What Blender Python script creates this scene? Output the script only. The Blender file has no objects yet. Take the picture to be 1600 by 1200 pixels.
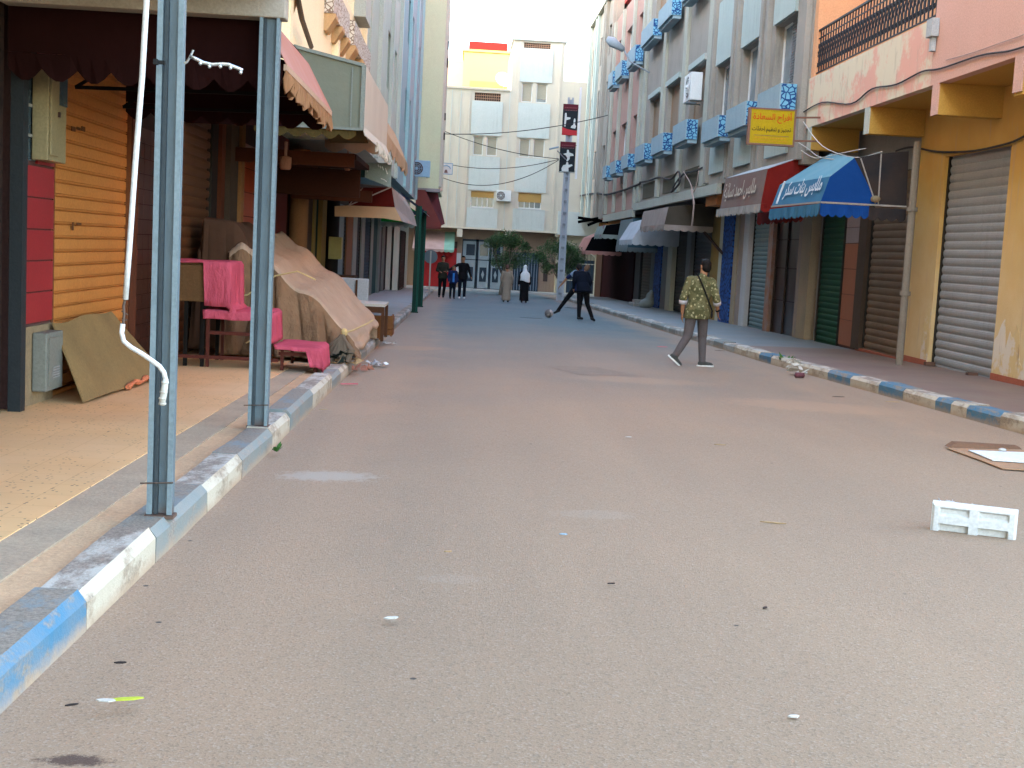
import bpy, math, random
from mathutils import Vector, Matrix
random.seed(7)
rad = math.radians
scene = bpy.context.scene
COL = scene.collection

# ------------------------------------------------------------------ camera
CAM = Vector((0.0, 0.0, 1.43))
SLOPE = 0.015                      # the street falls gently away from the camera
def gz(y):
    return -SLOPE * y
TH, PS, ROLL = rad(6.0088), rad(2.595), rad(3.0)
fwd = Vector((math.sin(PS)*math.cos(TH), math.cos(PS)*math.cos(TH), -math.sin(TH)))
rt0 = Vector((math.cos(PS), -math.sin(PS), 0.0))
up0 = rt0.cross(fwd)
rt = rt0*math.cos(ROLL) + up0*math.sin(ROLL)
up = up0*math.cos(ROLL) - rt0*math.sin(ROLL)
cam_data = bpy.data.cameras.new('camera')
cam_data.sensor_width = 36; cam_data.lens = 45.0
cam_data.clip_start = 0.05; cam_data.clip_end = 2000
cam = bpy.data.objects.new('camera', cam_data); COL.objects.link(cam)
m = Matrix((( rt.x, up.x, -fwd.x, CAM.x), (rt.y, up.y, -fwd.y, CAM.y), (rt.z, up.z, -fwd.z, CAM.z), (0,0,0,1)))
cam.matrix_world = m
scene.camera = cam
scene.render.resolution_x = 1024; scene.render.resolution_y = 768

# ------------------------------------------------------------------ light
SUN_EL, SUN_AZ = rad(14.0), rad(240.0)          # low sun, behind and to the left
world = bpy.data.worlds.new('World'); scene.world = world; world.use_nodes = True
wn = world.node_tree; bgn = wn.nodes['Background']
sky = wn.nodes.new('ShaderNodeTexSky'); sky.sky_type = 'NISHITA'; sky.sun_disc = False
sky.sun_elevation = SUN_EL; sky.sun_rotation = SUN_AZ; sky.air_density = 0.9; sky.dust_density = 1.6; sky.ozone_density = 0.2
wn.links.new(sky.outputs[0], bgn.inputs[0]); bgn.inputs[1].default_value = 0.15
sd = bpy.data.lights.new('sun', 'SUN'); sd.energy = 2.3; sd.angle = rad(0.5); sd.color = (1.0, 0.86, 0.66)
sun = bpy.data.objects.new('sun', sd); COL.objects.link(sun); sun.location = (-30, -20, 30)
sdir = Vector((math.sin(SUN_AZ)*math.cos(SUN_EL), math.cos(SUN_AZ)*math.cos(SUN_EL), math.sin(SUN_EL)))
sun.rotation_euler = sdir.to_track_quat('Z', 'Y').to_euler()
scene.view_settings.view_transform = 'Standard'; scene.view_settings.look = 'None'
scene.view_settings.exposure = 4.13; scene.view_settings.gamma = 1.0
scene.view_settings.use_curve_mapping = False
scene.cycles.max_bounces = 7; scene.cycles.diffuse_bounces = 5

# a photograph point (1600 x 1200) on a real plane of the street, used to measure the place
def ray(px, py):
    a, b = px-800, py-600
    p0x = a*math.cos(ROLL)+b*math.sin(ROLL); p0y = -a*math.sin(ROLL)+b*math.cos(ROLL)
    return rt0*(p0x/2000) - up0*(p0y/2000) + fwd
def atX(px, py, X):
    d = ray(px, py); return CAM + d*(X/d.x)
def atY(px, py, Y):
    d = ray(px, py); return CAM + d*(Y/d.y)
def atG(px, py, dz=0.0):
    d = ray(px, py); return CAM + d*((dz-CAM.z)/(d.z+SLOPE*d.y))

# ------------------------------------------------------------------ materials
def nd(nt, t, **kw):
    n = nt.nodes.new(t)
    for k, v in kw.items(): setattr(n, k, v)
    return n
def rgb(c): return (c[0], c[1], c[2], 1.0)
def pos_node(nt, sx=1, sy=1, sz=1):
    g = nd(nt, 'ShaderNodeNewGeometry'); mp = nd(nt, 'ShaderNodeMapping')
    mp.inputs['Scale'].default_value = (sx, sy, sz)
    nt.links.new(g.outputs['Position'], mp.inputs['Vector']); return mp.outputs[0]
def noise(nt, scale, detail=4, vec=None, rough=.6):
    n = nd(nt, 'ShaderNodeTexNoise'); n.inputs['Scale'].default_value = scale
    n.inputs['Detail'].default_value = detail; n.inputs['Roughness'].default_value = rough
    nt.links.new(vec if vec is not None else pos_node(nt), n.inputs['Vector']); return n.outputs[0]
def ramp(nt, fac, a, b, c0=(0,0,0), c1=(1,1,1)):
    r = nd(nt, 'ShaderNodeValToRGB'); r.color_ramp.elements[0].position = a; r.color_ramp.elements[1].position = b
    r.color_ramp.elements[0].color = rgb(c0); r.color_ramp.elements[1].color = rgb(c1)
    nt.links.new(fac, r.inputs[0]); return r.outputs[0]
def mix(nt, fac, a, b, mode='MIX'):
    n = nd(nt, 'ShaderNodeMix', data_type='RGBA', blend_type=mode)
    if isinstance(fac, (int, float)): n.inputs[0].default_value = fac
    else: nt.links.new(fac, n.inputs[0])
    for i, v in ((6, a), (7, b)):
        if isinstance(v, tuple): n.inputs[i].default_value = rgb(v)
        else: nt.links.new(v, n.inputs[i])
    return n.outputs[2]
def new_mat(name):
    mt = bpy.data.materials.new(name); mt.use_nodes = True
    return mt, mt.node_tree, mt.node_tree.nodes['Principled BSDF']
def fin(nt, b, col, rough, bump_src, bump, spec=.35, dist=.01):
    nt.links.new(col, b.inputs['Base Color']); b.inputs['Roughness'].default_value = rough
    b.inputs['Specular IOR Level'].default_value = spec
    if bump:
        bp = nd(nt, 'ShaderNodeBump'); bp.inputs['Strength'].default_value = bump; bp.inputs['Distance'].default_value = dist
        nt.links.new(bump_src, bp.inputs['Height']); nt.links.new(bp.outputs[0], b.inputs['Normal'])
MC = {}
def M(name, c, c2=None, scale=1.5, rough=.85, bump=.25, bscale=45, streak=0.0, dirt=None, spec=.12, metal=0.0, base=0.0):
    """weathered surface: two tones by noise, fine grain, optional vertical dirt streaks"""
    if name in MC: return MC[name]
    mt, nt, b = new_mat(name); MC[name] = mt
    if c2 is None: c2 = tuple(x*.78 for x in c)
    if dirt is None: dirt = tuple(x*.45 for x in c)
    col = mix(nt, ramp(nt, noise(nt, scale), .35, .68), c, c2)
    fine = noise(nt, bscale, 3)
    col = mix(nt, ramp(nt, fine, .3, .75, (.86,.86,.86), (1.08,1.08,1.08)), (0,0,0), col) if False else mix(nt, .5, col, mix(nt, ramp(nt, fine, .35, .65), tuple(x*.8 for x in c), tuple(min(1, x*1.15) for x in c)))
    if streak:
        s = noise(nt, 1.0, 5, pos_node(nt, 7, 7, .45), .7)
        s2 = noise(nt, .8, 4)
        f = nd(nt, 'ShaderNodeMath', operation='MULTIPLY'); nt.links.new(ramp(nt, s, .48, .72), f.inputs[0]); nt.links.new(ramp(nt, s2, .4, .65), f.inputs[1])
        f2 = nd(nt, 'ShaderNodeMath', operation='MULTIPLY'); nt.links.new(f.outputs[0], f2.inputs[0]); f2.inputs[1].default_value = streak
        col = mix(nt, f2.outputs[0], col, dirt)
    fin(nt, b, col, rough, fine, bump, spec)
    b.inputs['Metallic'].default_value = metal
    return mt
def cloth_mat(name, c, c2=None, transl=.25, rough=.9, scale=2.2, wr=0.0):
    if name in MC: return MC[name]
    mt, nt, b = new_mat(name); MC[name] = mt
    if c2 is None: c2 = tuple(x*.8 for x in c)
    n1 = noise(nt, scale, 5)
    col = mix(nt, ramp(nt, n1, .32, .7), c, c2)
    if wr:                          # creases: stretched ridged noise
        rn = noise(nt, 1.0, 5, pos_node(nt, 9, 9, 3.2), .6); rd = nd(nt, 'ShaderNodeMath', operation='SUBTRACT'); nt.links.new(rn, rd.inputs[0]); rd.inputs[1].default_value = .5
        ab = nd(nt, 'ShaderNodeMath', operation='ABSOLUTE'); nt.links.new(rd.outputs[0], ab.inputs[0])
        fin(nt, b, col, rough, ab.outputs[0], wr, .05, .10)
    else: fin(nt, b, col, rough, noise(nt, 9, 4), .35, .05, .02)
    tr = nd(nt, 'ShaderNodeBsdfTranslucent'); nt.links.new(col, tr.inputs[0])
    ms = nd(nt, 'ShaderNodeMixShader'); ms.inputs[0].default_value = transl
    nt.links.new(b.outputs[0], ms.inputs[1]); nt.links.new(tr.outputs[0], ms.inputs[2])
    nt.links.new(ms.outputs[0], nt.nodes['Material Output'].inputs[0])
    return mt
def worn_paint(name, paint, under, amount=.5, scale=6, rough=.8, foot=None, fh=.07):
    if name in MC: return MC[name]
    mt, nt, b = new_mat(name); MC[name] = mt
    n = noise(nt, scale, 8, pos_node(nt, 1, .5, 1), .75)
    f = ramp(nt, n, amount-.05, amount+.05)
    dust = ramp(nt, noise(nt, 3, 5), .4, .75)
    pc = mix(nt, dust, paint, tuple(p*.55+u*.45 for p, u in zip(paint, under)))
    col = mix(nt, f, mix(nt, ramp(nt, noise(nt, 60, 3), .4, .65), under, tuple(x*.65 for x in under)), pc)
    if foot:                       # dirt or rust gathered at the foot of the piece, ragged upper edge
        tc = nd(nt, 'ShaderNodeTexCoord'); sp = nd(nt, 'ShaderNodeSeparateXYZ'); nt.links.new(tc.outputs['Object'], sp.inputs[0])
        a = nd(nt, 'ShaderNodeMath', operation='MULTIPLY_ADD'); nt.links.new(noise(nt, 11, 6, rough=.75), a.inputs[0]); a.inputs[1].default_value = -fh*2.2; nt.links.new(sp.outputs[2], a.inputs[2])
        f_ = nd(nt, 'ShaderNodeMapRange'); f_.inputs[1].default_value = -fh*1.2; f_.inputs[2].default_value = fh*.35; f_.inputs[3].default_value = .85; f_.inputs[4].default_value = 0; nt.links.new(a.outputs[0], f_.inputs[0])
        col = mix(nt, f_.outputs[0], col, foot)
    fin(nt, b, col, rough, mix(nt, .4, n, noise(nt, 70, 3)), .6, .25, .012)
    return mt
def glass_mat(name, c=(.05,.07,.08)):
    if name in MC: return MC[name]
    mt, nt, b = new_mat(name); MC[name] = mt
    col = mix(nt, ramp(nt, noise(nt, 1.2), .4, .7), c, tuple(x*1.8 for x in c))
    fin(nt, b, col, .18, noise(nt, 3), .05, .6)
    return mt
def voro_lines(name, ca, cb, scale, w=.06, rough=.6):
    if name in MC: return MC[name]
    mt, nt, b = new_mat(name); MC[name] = mt
    v = nd(nt, 'ShaderNodeTexVoronoi', feature='DISTANCE_TO_EDGE'); v.inputs['Scale'].default_value = scale
    nt.links.new(pos_node(nt), v.inputs['Vector'])
    f = ramp(nt, v.outputs['Distance'], w*.6, w)
    col = mix(nt, f, cb, mix(nt, ramp(nt, noise(nt, 3), .4, .7), ca, tuple(x*.8 for x in ca)))
    fin(nt, b, col, rough, noise(nt, 20), .1, .15)
    return mt

# ------------------------------------------------------------------ mesh helpers
WP = {}                                   # world position of every empty / thing
class MB:
    def __init__(s): s.v = []; s.f = []; s.m = []
    def add(s, vs, fs, mi=0):
        o = len(s.v); s.v += [tuple(p) for p in vs]; s.f += [tuple(i+o for i in f) for f in fs]; s.m += [mi]*len(fs); return s
    def box(s, x0, x1, y0, y1, z0, z1, mi=0, dz=0.0):
        # dz: extra fall at the far end (y1), for pieces that follow the slope
        if x0 > x1: x0, x1 = x1, x0
        if y0 > y1: y0, y1 = y1, y0
        if z0 > z1: z0, z1 = z1, z0
        vs = [(x0,y0,z0),(x1,y0,z0),(x1,y1,z0+dz),(x0,y1,z0+dz),(x0,y0,z1),(x1,y0,z1),(x1,y1,z1+dz),(x0,y1,z1+dz)]
        return s.add(vs, [(0,3,2,1),(4,5,6,7),(0,1,5,4),(1,2,6,5),(2,3,7,6),(3,0,4,7)], mi)
    def obox(s, c, ax, ay, az, mi=0):
        c = Vector(c); ax = Vector(ax)/2; ay = Vector(ay)/2; az = Vector(az)/2
        vs = [c+ax*i+ay*j+az*k for k in (-1,1) for (i,j) in ((-1,-1),(1,-1),(1,1),(-1,1))]
        return s.add(vs, [(0,3,2,1),(4,5,6,7),(0,1,5,4),(1,2,6,5),(2,3,7,6),(3,0,4,7)], mi)
    def quad(s, a, b, c, d, mi=0): return s.add([a,b,c,d], [(0,1,2,3)], mi)
    def poly(s, pts, mi=0): return s.add(pts, [tuple(range(len(pts)))], mi)
    def prism(s, pts, off, mi=0):
        n = len(pts); off = Vector(off)
        vs = [Vector(p) for p in pts] + [Vector(p)+off for p in pts]
        fs = [tuple(reversed(range(n))), tuple(range(n, 2*n))] + [(i, (i+1) % n, n+(i+1) % n, n+i) for i in range(n)]
        return s.add(vs, fs, mi)
    def tube(s, pts, r, n=8, mi=0):
        pts = [Vector(p) for p in pts]; rs = r if isinstance(r, (list, tuple)) else [r]*len(pts)
        rings = []; prev = None
        for i, p in enumerate(pts):
            t = (pts[min(i+1, len(pts)-1)]-pts[max(i-1, 0)])
            if t.length < 1e-9: t = Vector((0,0,1))
            t.normalize()
            if prev is None:
                a = t.cross(Vector((0,0,1)))
                if a.length < .05: a = t.cross(Vector((0,1,0)))
            else: a = prev - t*prev.dot(t)
            a.normalize(); prev = a; b = t.cross(a)
            rr = rs[i]; ra, rb = rr if isinstance(rr, (list, tuple)) else (rr, rr)
            rings.append([p + a*math.cos(k*2*math.pi/n)*ra + b*math.sin(k*2*math.pi/n)*rb for k in range(n)])
        vs = [q for R in rings for q in R]; fs = []
        for i in range(len(rings)-1):
            for k in range(n): fs.append((i*n+k, i*n+(k+1) % n, (i+1)*n+(k+1) % n, (i+1)*n+k))
        fs.append(tuple(reversed(range(n)))); fs.append(tuple(range((len(rings)-1)*n, len(rings)*n)))
        return s.add(vs, fs, mi)
    def bar(s, a, b, w, h=None, mi=0):
        a = Vector(a); b = Vector(b); h = h or w; t = (b-a); L = t.length; t.normalize()
        u = t.cross(Vector((0,0,1)))
        if u.length < .05: u = Vector((1,0,0))
        u.normalize(); v = t.cross(u)
        return s.obox((a+b)/2, t*L, u*w, v*h, mi)
    def ball(s, c, rx, ry=None, rz=None, nu=12, nv=8, mi=0):
        ry = ry or rx; rz = rz or rx; c = Vector(c); vs = [c+Vector((0,0,rz))]; fs = []
        for j in range(1, nv):
            a = math.pi*j/nv
            for k in range(nu):
                b = 2*math.pi*k/nu; vs.append(c+Vector((rx*math.sin(a)*math.cos(b), ry*math.sin(a)*math.sin(b), rz*math.cos(a))))
        vs.append(c-Vector((0,0,rz))); L = len(vs)-1
        for k in range(nu):
            fs.append((0, 1+k, 1+(k+1) % nu)); fs.append((L, L-nu+(k+1) % nu, L-nu+k))
        for j in range(nv-2):
            for k in range(nu): fs.append((1+j*nu+k, 1+(j+1)*nu+k, 1+(j+1)*nu+(k+1) % nu, 1+j*nu+(k+1) % nu))
        return s.add(vs, fs, mi)
    def wallX(s, X, t, y0, y1, z0, z1, holes, mi=0):
        """wall in a plane of constant x with real openings; t = thickness towards +/-x"""
        ys = sorted({y0, y1} | {min(max(h[0], y0), y1) for h in holes} | {min(max(h[1], y0), y1) for h in holes})
        for a, b in zip(ys, ys[1:]):
            if b-a < 1e-4: continue
            hs = sorted([(h[2], h[3]) for h in holes if h[0] < (a+b)/2 < h[1]]); z = z0
            for (p, q) in hs:
                if p > z: s.box(X, X+t, a, b, z, p, mi)
                z = max(z, q)
            if z < z1: s.box(X, X+t, a, b, z, z1, mi)
        return s
    def wallY(s, Y, t, x0, x1, z0, z1, holes, mi=0):
        xs = sorted({x0, x1} | {h[0] for h in holes} | {h[1] for h in holes})
        for a, b in zip(xs, xs[1:]):
            hs = sorted([(h[2], h[3]) for h in holes if h[0] < (a+b)/2 < h[1]]); z = z0
            for (p, q) in hs:
                if p > z: s.box(a, b, Y, Y+t, z, p, mi)
                z = max(z, q)
            if z < z1: s.box(a, b, Y, Y+t, z, z1, mi)
        return s
    def mesh(s, name, mats, off=Vector((0,0,0)), smooth=False):
        me = bpy.data.meshes.new(name)
        me.from_pydata([(p[0]-off.x, p[1]-off.y, p[2]-off.z) for p in s.v], [], s.f)
        for mt in (mats if isinstance(mats, (list, tuple)) else [mats]): me.materials.append(mt)
        if any(s.m): me.polygons.foreach_set('material_index', s.m)
        if smooth: me.polygons.foreach_set('use_smooth', [True]*len(me.polygons))
        me.update(); return me
    def build(s, name, mats, parent=None, smooth=False, bevel=0, origin=None, solid=0, **tags):
        """link as one object; a child keeps its parent's place as its own origin"""
        if parent is not None: off = WP[parent.name]
        else: off = Vector(origin) if origin is not None else Vector((0,0,0))
        o = bpy.data.objects.new(name, s.mesh(name, mats, off, smooth)); COL.objects.link(o)
        if parent is not None: o.parent = parent; WP[o.name] = off
        else: o.location = off; WP[o.name] = off
        if bevel:
            bm = o.modifiers.new('bevel', 'BEVEL'); bm.width = bevel; bm.segments = 2; bm.limit_method = 'ANGLE'
        if solid:
            sm = o.modifiers.new('thickness', 'SOLIDIFY'); sm.thickness = solid; sm.offset = 0
        for k, v in tags.items(): o[k] = v
        return o
def inst(name, mesh, parent, loc, label=None):
    """one more piece sharing its mesh, placed at a world position"""
    o = bpy.data.objects.new(name, mesh); COL.objects.link(o); o.parent = parent
    o.location = Vector(loc) - WP[parent.name]; WP[o.name] = Vector(loc)
    if label: o['label'] = label
    return o
def thing(name, label, cat, loc, group=None):
    o = bpy.data.objects.new(name, None); COL.objects.link(o); o.location = loc; o.empty_display_size = .3
    WP[o.name] = Vector(loc); o['label'] = label; o['category'] = cat
    if group: o['group'] = group
    return o
def tag(o, label, cat, group=None):
    o['label'] = label; o['category'] = cat
    if group: o['group'] = group
    return o
def copy_tree(o, dloc, label, parent=None):
    c = o.copy(); COL.objects.link(c); c.parent = parent
    if parent is None: c.location = o.location + Vector(dloc); c['label'] = label; WP[c.name] = WP[o.name] + Vector(dloc)
    for ch in list(o.children): copy_tree(ch, dloc, label, c)
    return c
def remeshed(mb, name, mat, parent, voxel, smooth=2):
    """join overlapping shapes into one continuous surface"""
    tmp = bpy.data.objects.new('tmp', mb.mesh('tmp', mat, WP[parent.name] if parent else Vector((0,0,0)))); COL.objects.link(tmp)
    r = tmp.modifiers.new('r', 'REMESH'); r.mode = 'VOXEL'; r.voxel_size = voxel
    if smooth:
        sm = tmp.modifiers.new('s', 'SMOOTH'); sm.factor = .5; sm.iterations = smooth
    dg = bpy.context.evaluated_depsgraph_get()
    me = bpy.data.meshes.new_from_object(tmp.evaluated_get(dg)); me.name = name
    bpy.data.objects.remove(tmp)
    me.polygons.foreach_set('use_smooth', [True]*len(me.polygons))
    if not me.materials: me.materials.append(mat)
    o = bpy.data.objects.new(name, me); COL.objects.link(o)
    if parent: o.parent = parent; WP[o.name] = WP[parent.name]
    return o

# Arabic lettering: joined letter forms set in visual order
AR = {'ا':('\uFE8D','\uFE8E',None,None),'أ':('\uFE83','\uFE84',None,None),'ب':('\uFE8F','\uFE90','\uFE91','\uFE92'),'ة':('\uFE93','\uFE94',None,None),
 'ت':('\uFE95','\uFE96','\uFE97','\uFE98'),'ج':('\uFE9D','\uFE9E','\uFE9F','\uFEA0'),'ح':('\uFEA1','\uFEA2','\uFEA3','\uFEA4'),'د':('\uFEA9','\uFEAA',None,None),
 'ر':('\uFEAD','\uFEAE',None,None),'ز':('\uFEAF','\uFEB0',None,None),'س':('\uFEB1','\uFEB2','\uFEB3','\uFEB4'),'ظ':('\uFEC5','\uFEC6','\uFEC7','\uFEC8'),
 'ع':('\uFEC9','\uFECA','\uFECB','\uFECC'),'ف':('\uFED1','\uFED2','\uFED3','\uFED4'),'ك':('\uFED9','\uFEDA','\uFEDB','\uFEDC'),'ل':('\uFEDD','\uFEDE','\uFEDF','\uFEE0'),
 'م':('\uFEE1','\uFEE2','\uFEE3','\uFEE4'),'ن':('\uFEE5','\uFEE6','\uFEE7','\uFEE8'),'ه':('\uFEE9','\uFEEA','\uFEEB','\uFEEC'),'و':('\uFEED','\uFEEE',None,None),
 'ي':('\uFEF1','\uFEF2','\uFEF3','\uFEF4'),'ئ':('\uFE89','\uFE8A','\uFE8B','\uFE8C'),'ط':('\uFEC1','\uFEC2','\uFEC3','\uFEC4')}
def shape_ar(t):
    out = []
    for i, ch in enumerate(t):
        if ch not in AR: out.append(ch); continue
        prev = i > 0 and t[i-1] in AR and AR[t[i-1]][2] is not None
        nxt = i+1 < len(t) and t[i+1] in AR and AR[ch][2] is not None
        f = AR[ch]; out.append(f[3] if prev and nxt else f[1] if prev else f[2] if nxt else f[0])
    return ''.join(reversed(out))
def lettering(text, mat, origin, xdir, ydir, width, height, parent, name='lettering', thick=.004, bold=0.0, shear=0.0):
    """flat letters fitted into width x height; origin is the lower left corner"""
    c = bpy.data.curves.new('t', 'FONT'); c.body = text; c.size = 1; c.extrude = 0; c.offset = bold; c.shear = shear; c.resolution_u = 3
    t = bpy.data.objects.new('t', c); COL.objects.link(t)
    dg = bpy.context.evaluated_depsgraph_get(); dg.update()
    me = bpy.data.meshes.new_from_object(t.evaluated_get(dg)); bpy.data.objects.remove(t)
    xs = [v.co.x for v in me.vertices]; ys = [v.co.y for v in me.vertices]
    x0, x1, y0, y1 = min(xs), max(xs), min(ys), max(ys)
    xd = Vector(xdir).normalized(); yd = Vector(ydir).normalized(); n = xd.cross(yd)
    off = WP[parent.name]
    for v in me.vertices:
        v.co = Vector(origin) + xd*((v.co.x-x0)/(x1-x0)*width) + yd*((v.co.y-y0)/(y1-y0)*height) + n*thick - off
    me.materials.clear(); me.materials.append(mat); me.name = name
    o = bpy.data.objects.new(name, me); COL.objects.link(o); o.parent = parent; WP[o.name] = off
    return o
# ================================================================== THE SETTING
def half(nt, s):
    h = nd(nt, 'ShaderNodeMath', operation='MULTIPLY'); nt.links.new(s, h.inputs[0]); h.inputs[1].default_value = .5; return h.outputs[0]
PATCHES = []
for (px_, py_, rx, ry, c, k) in ((512,747,.46,.28,(.36,.30,.24),.75), (930,815,.34,.20,(.36,.30,.24),.2), (705,915,.22,.12,(.36,.30,.24),.18), (118,1192,.13,.06,(.07,.04,.03),.9), (640,545,.9,.8,(.33,.21,.13),.6), (1000,600,1.4,.7,(.30,.21,.14),.5), (1280,640,1.6,.9,(.34,.22,.14),.6), (560,640,.5,.8,(.34,.22,.14),.5)):
    c_ = atG(px_, py_); PATCHES.append((c_.x, c_.y, rx, ry, c, k))
def asphalt():
    mt, nt, b = new_mat('asphalt')
    p = pos_node(nt)
    base = mix(nt, ramp(nt, noise(nt, .22, 5), .35, .68), (.255,.178,.118), (.288,.197,.128))       # grey tar, brown dust
    g = nd(nt, 'ShaderNodeNewGeometry'); sp = nd(nt, 'ShaderNodeSeparateXYZ'); nt.links.new(g.outputs['Position'], sp.inputs[0])
    # bluer towards the far end: the skylit shade is painted into the road colour
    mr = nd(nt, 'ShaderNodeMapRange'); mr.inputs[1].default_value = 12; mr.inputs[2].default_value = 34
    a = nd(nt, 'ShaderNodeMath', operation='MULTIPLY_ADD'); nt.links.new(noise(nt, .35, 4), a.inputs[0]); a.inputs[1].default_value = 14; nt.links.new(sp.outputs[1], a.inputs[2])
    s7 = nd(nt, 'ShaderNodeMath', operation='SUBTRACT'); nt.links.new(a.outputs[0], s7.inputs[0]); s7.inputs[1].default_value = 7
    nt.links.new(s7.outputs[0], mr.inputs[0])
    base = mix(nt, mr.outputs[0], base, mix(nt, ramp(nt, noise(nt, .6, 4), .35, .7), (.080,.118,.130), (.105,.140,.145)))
    # sandy dust gathered along both kerbs
    for xk, s in ((-1.33, 1), (5.5, -1)):
        d = nd(nt, 'ShaderNodeMath', operation='MULTIPLY_ADD'); nt.links.new(sp.outputs[0], d.inputs[0]); d.inputs[1].default_value = s; d.inputs[2].default_value = -s*xk
        d2 = nd(nt, 'ShaderNodeMath', operation='MULTIPLY_ADD'); nt.links.new(noise(nt, 1.3, 6), d2.inputs[0]); d2.inputs[1].default_value = -1.3; nt.links.new(d.outputs[0], d2.inputs[2])
        f = ramp(nt, d2.outputs[0], -1.1, .5, (1,1,1), (0,0,0))
        f3 = nd(nt, 'ShaderNodeMath', operation='MULTIPLY'); nt.links.new(f, f3.inputs[0]); f3.inputs[1].default_value = .5
        base = mix(nt, f3.outputs[0], base, (.33,.215,.135))
    # aggregate: pale and dark stones
    v = nd(nt, 'ShaderNodeTexVoronoi'); v.inputs['Scale'].default_value = 120; nt.links.new(p, v.inputs['Vector'])
    sep = nd(nt, 'ShaderNodeSeparateColor'); nt.links.new(v.outputs['Color'], sep.inputs[0])
    base = mix(nt, ramp(nt, sep.outputs[0], .82, .9), base, mix(nt, .20, base, (.42,.36,.30)))
    base = mix(nt, ramp(nt, sep.outputs[1], .80, .88), base, mix(nt, .26, base, (.06,.045,.035)))
    v2 = nd(nt, 'ShaderNodeTexVoronoi'); v2.inputs['Scale'].default_value = 11; nt.links.new(p, v2.inputs['Vector'])
    s2 = nd(nt, 'ShaderNodeSeparateColor'); nt.links.new(v2.outputs['Color'], s2.inputs[0])
    fl = nd(nt, 'ShaderNodeMath', operation='MULTIPLY'); nt.links.new(ramp(nt, s2.outputs[0], .985, .99), fl.inputs[0]); nt.links.new(ramp(nt, v2.outputs['Distance'], .10, .16, (1,1,1), (0,0,0)), fl.inputs[1])
    base = mix(nt, fl.outputs[0], base, (.055,.045,.04))
    # worn and stained places
    for (cx, cy, rx, ry, c, k) in PATCHES:
        mp = nd(nt, 'ShaderNodeMapping'); mp.inputs['Location'].default_value = (-cx/rx, -cy/ry, 0); mp.inputs['Scale'].default_value = (1/rx, 1/ry, 0)
        gg = nd(nt, 'ShaderNodeNewGeometry'); nt.links.new(gg.outputs['Position'], mp.inputs['Vector'])
        ln = nd(nt, 'ShaderNodeVectorMath', operation='LENGTH'); nt.links.new(mp.outputs[0], ln.inputs[0])
        ad = nd(nt, 'ShaderNodeMath', operation='MULTIPLY_ADD'); nt.links.new(noise(nt, 16, 9, rough=.85), ad.inputs[0]); ad.inputs[1].default_value = 2.4; nt.links.new(ln.outputs['Value'], ad.inputs[2])
        fk = nd(nt, 'ShaderNodeMath', operation='MULTIPLY'); nt.links.new(ramp(nt, ad.outputs[0], 1.3/2, 1.9/2, (1,1,1), (0,0,0)) if False else ramp(nt, half(nt, ad.outputs[0]), .86, 1.02, (1,1,1), (0,0,0)), fk.inputs[0]); fk.inputs[1].default_value = k
        base = mix(nt, fk.outputs[0], base, c)
    # long tyre-polished and patched tones
    st = noise(nt, 1, 4, pos_node(nt, .9, .07, 1))
    base = mix(nt, ramp(nt, st, .42, .62), mix(nt, .10, base, (.06,.055,.05)), base)
    bs = mix(nt, .75, v.outputs['Distance'], noise(nt, 55, 8, rough=.8))
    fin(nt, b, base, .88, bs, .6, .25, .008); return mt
ASPH = asphalt()
SOIL = M('dry soil', (.20,.15,.11), (.15,.11,.08), .4)
FAR = 79.0
g = MB(); g.quad((-160,-60,gz(-60)-.16), (160,-60,gz(-60)-.16), (160,400,gz(400)-.16), (-160,400,gz(400)-.16))
g.build('ground', SOIL, kind='structure')
def kerb_x(y):                         # road edge on the right: the street narrows a little
    pts = [(-60,5.95),(12,5.9),(16,5.75),(22,5.48),(30,5.42),(46,5.3),(100,5.3)]
    for (a, p), (b, q) in zip(pts, pts[1:]):
        if a <= y <= b: return p+(q-p)*(y-a)/(b-a)
    return 5.3
road = MB(); ys = [-40,-20,-8,0,4,8,12,14,16,18,20,22,24,26,30,34,40,46,52,60,68.5]
xsn = 9
for i, y in enumerate(ys):
    for k in range(xsn):
        t = k/(xsn-1); x = -1.33 + (kerb_x(y)+1.33)*t
        road.v.append((x, y, gz(y) + .05*(1-(2*t-1)**2) - .0))
for i in range(len(ys)-1):
    for k in range(xsn-1):
        a = i*xsn+k; road.f.append((a, a+1, a+1+xsn, a+xsn)); road.m.append(0)
road.build('road', ASPH, kind='structure')
cr = MB(); cr.quad((-60,68.5,gz(68.5)), (60,68.5,gz(68.5)), (60,76.2,gz(76.2)), (-60,76.2,gz(76.2)))
cr.build('cross_road', ASPH, kind='structure')

# worn patches in the road surface (thin sheets of other material)
def blob(mb, cx, cy, rx, ry, dz, n=90, seed=0, mi=0):
    r = random.Random(seed); pts = []
    ph = [r.random()*6 for _ in range(4)]
    for k in range(n):
        a = 2*math.pi*k/n
        q = 1 + .13*math.sin(2*a+ph[0]) + .1*math.sin(3*a+ph[1]) + .08*math.sin(5*a+ph[2]) + .05*math.sin(9*a+ph[3]) + r.uniform(-.07,.07)
        x = cx+rx*q*math.cos(a); y = cy+ry*q*math.sin(a)
        w = (x+1.33)/(kerb_x(y)+1.33); pts.append((x, y, gz(y)+.05*(1-(2*w-1)**2)+dz))
    mb.poly(pts, mi)
CEM = M('cement patch', (.33,.27,.21), (.25,.195,.145), 9, .9, .4)
TARP_ = M('old tar repair', (.15,.135,.125), (.11,.10,.095), 6, .9, .4)
pb = MB(); a, b_, c, d = atG(852,577), atG(905,592), atG(1008,594), atG(930,579)
for P in (a, b_, c, d): P.z = gz(P.y)+.052
pb.poly([a, b_, c, d]); pb.build('tar_repair', M('pale tar', (.215,.17,.135), (.16,.13,.105), 5, .9, .4), kind='structure')

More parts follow.
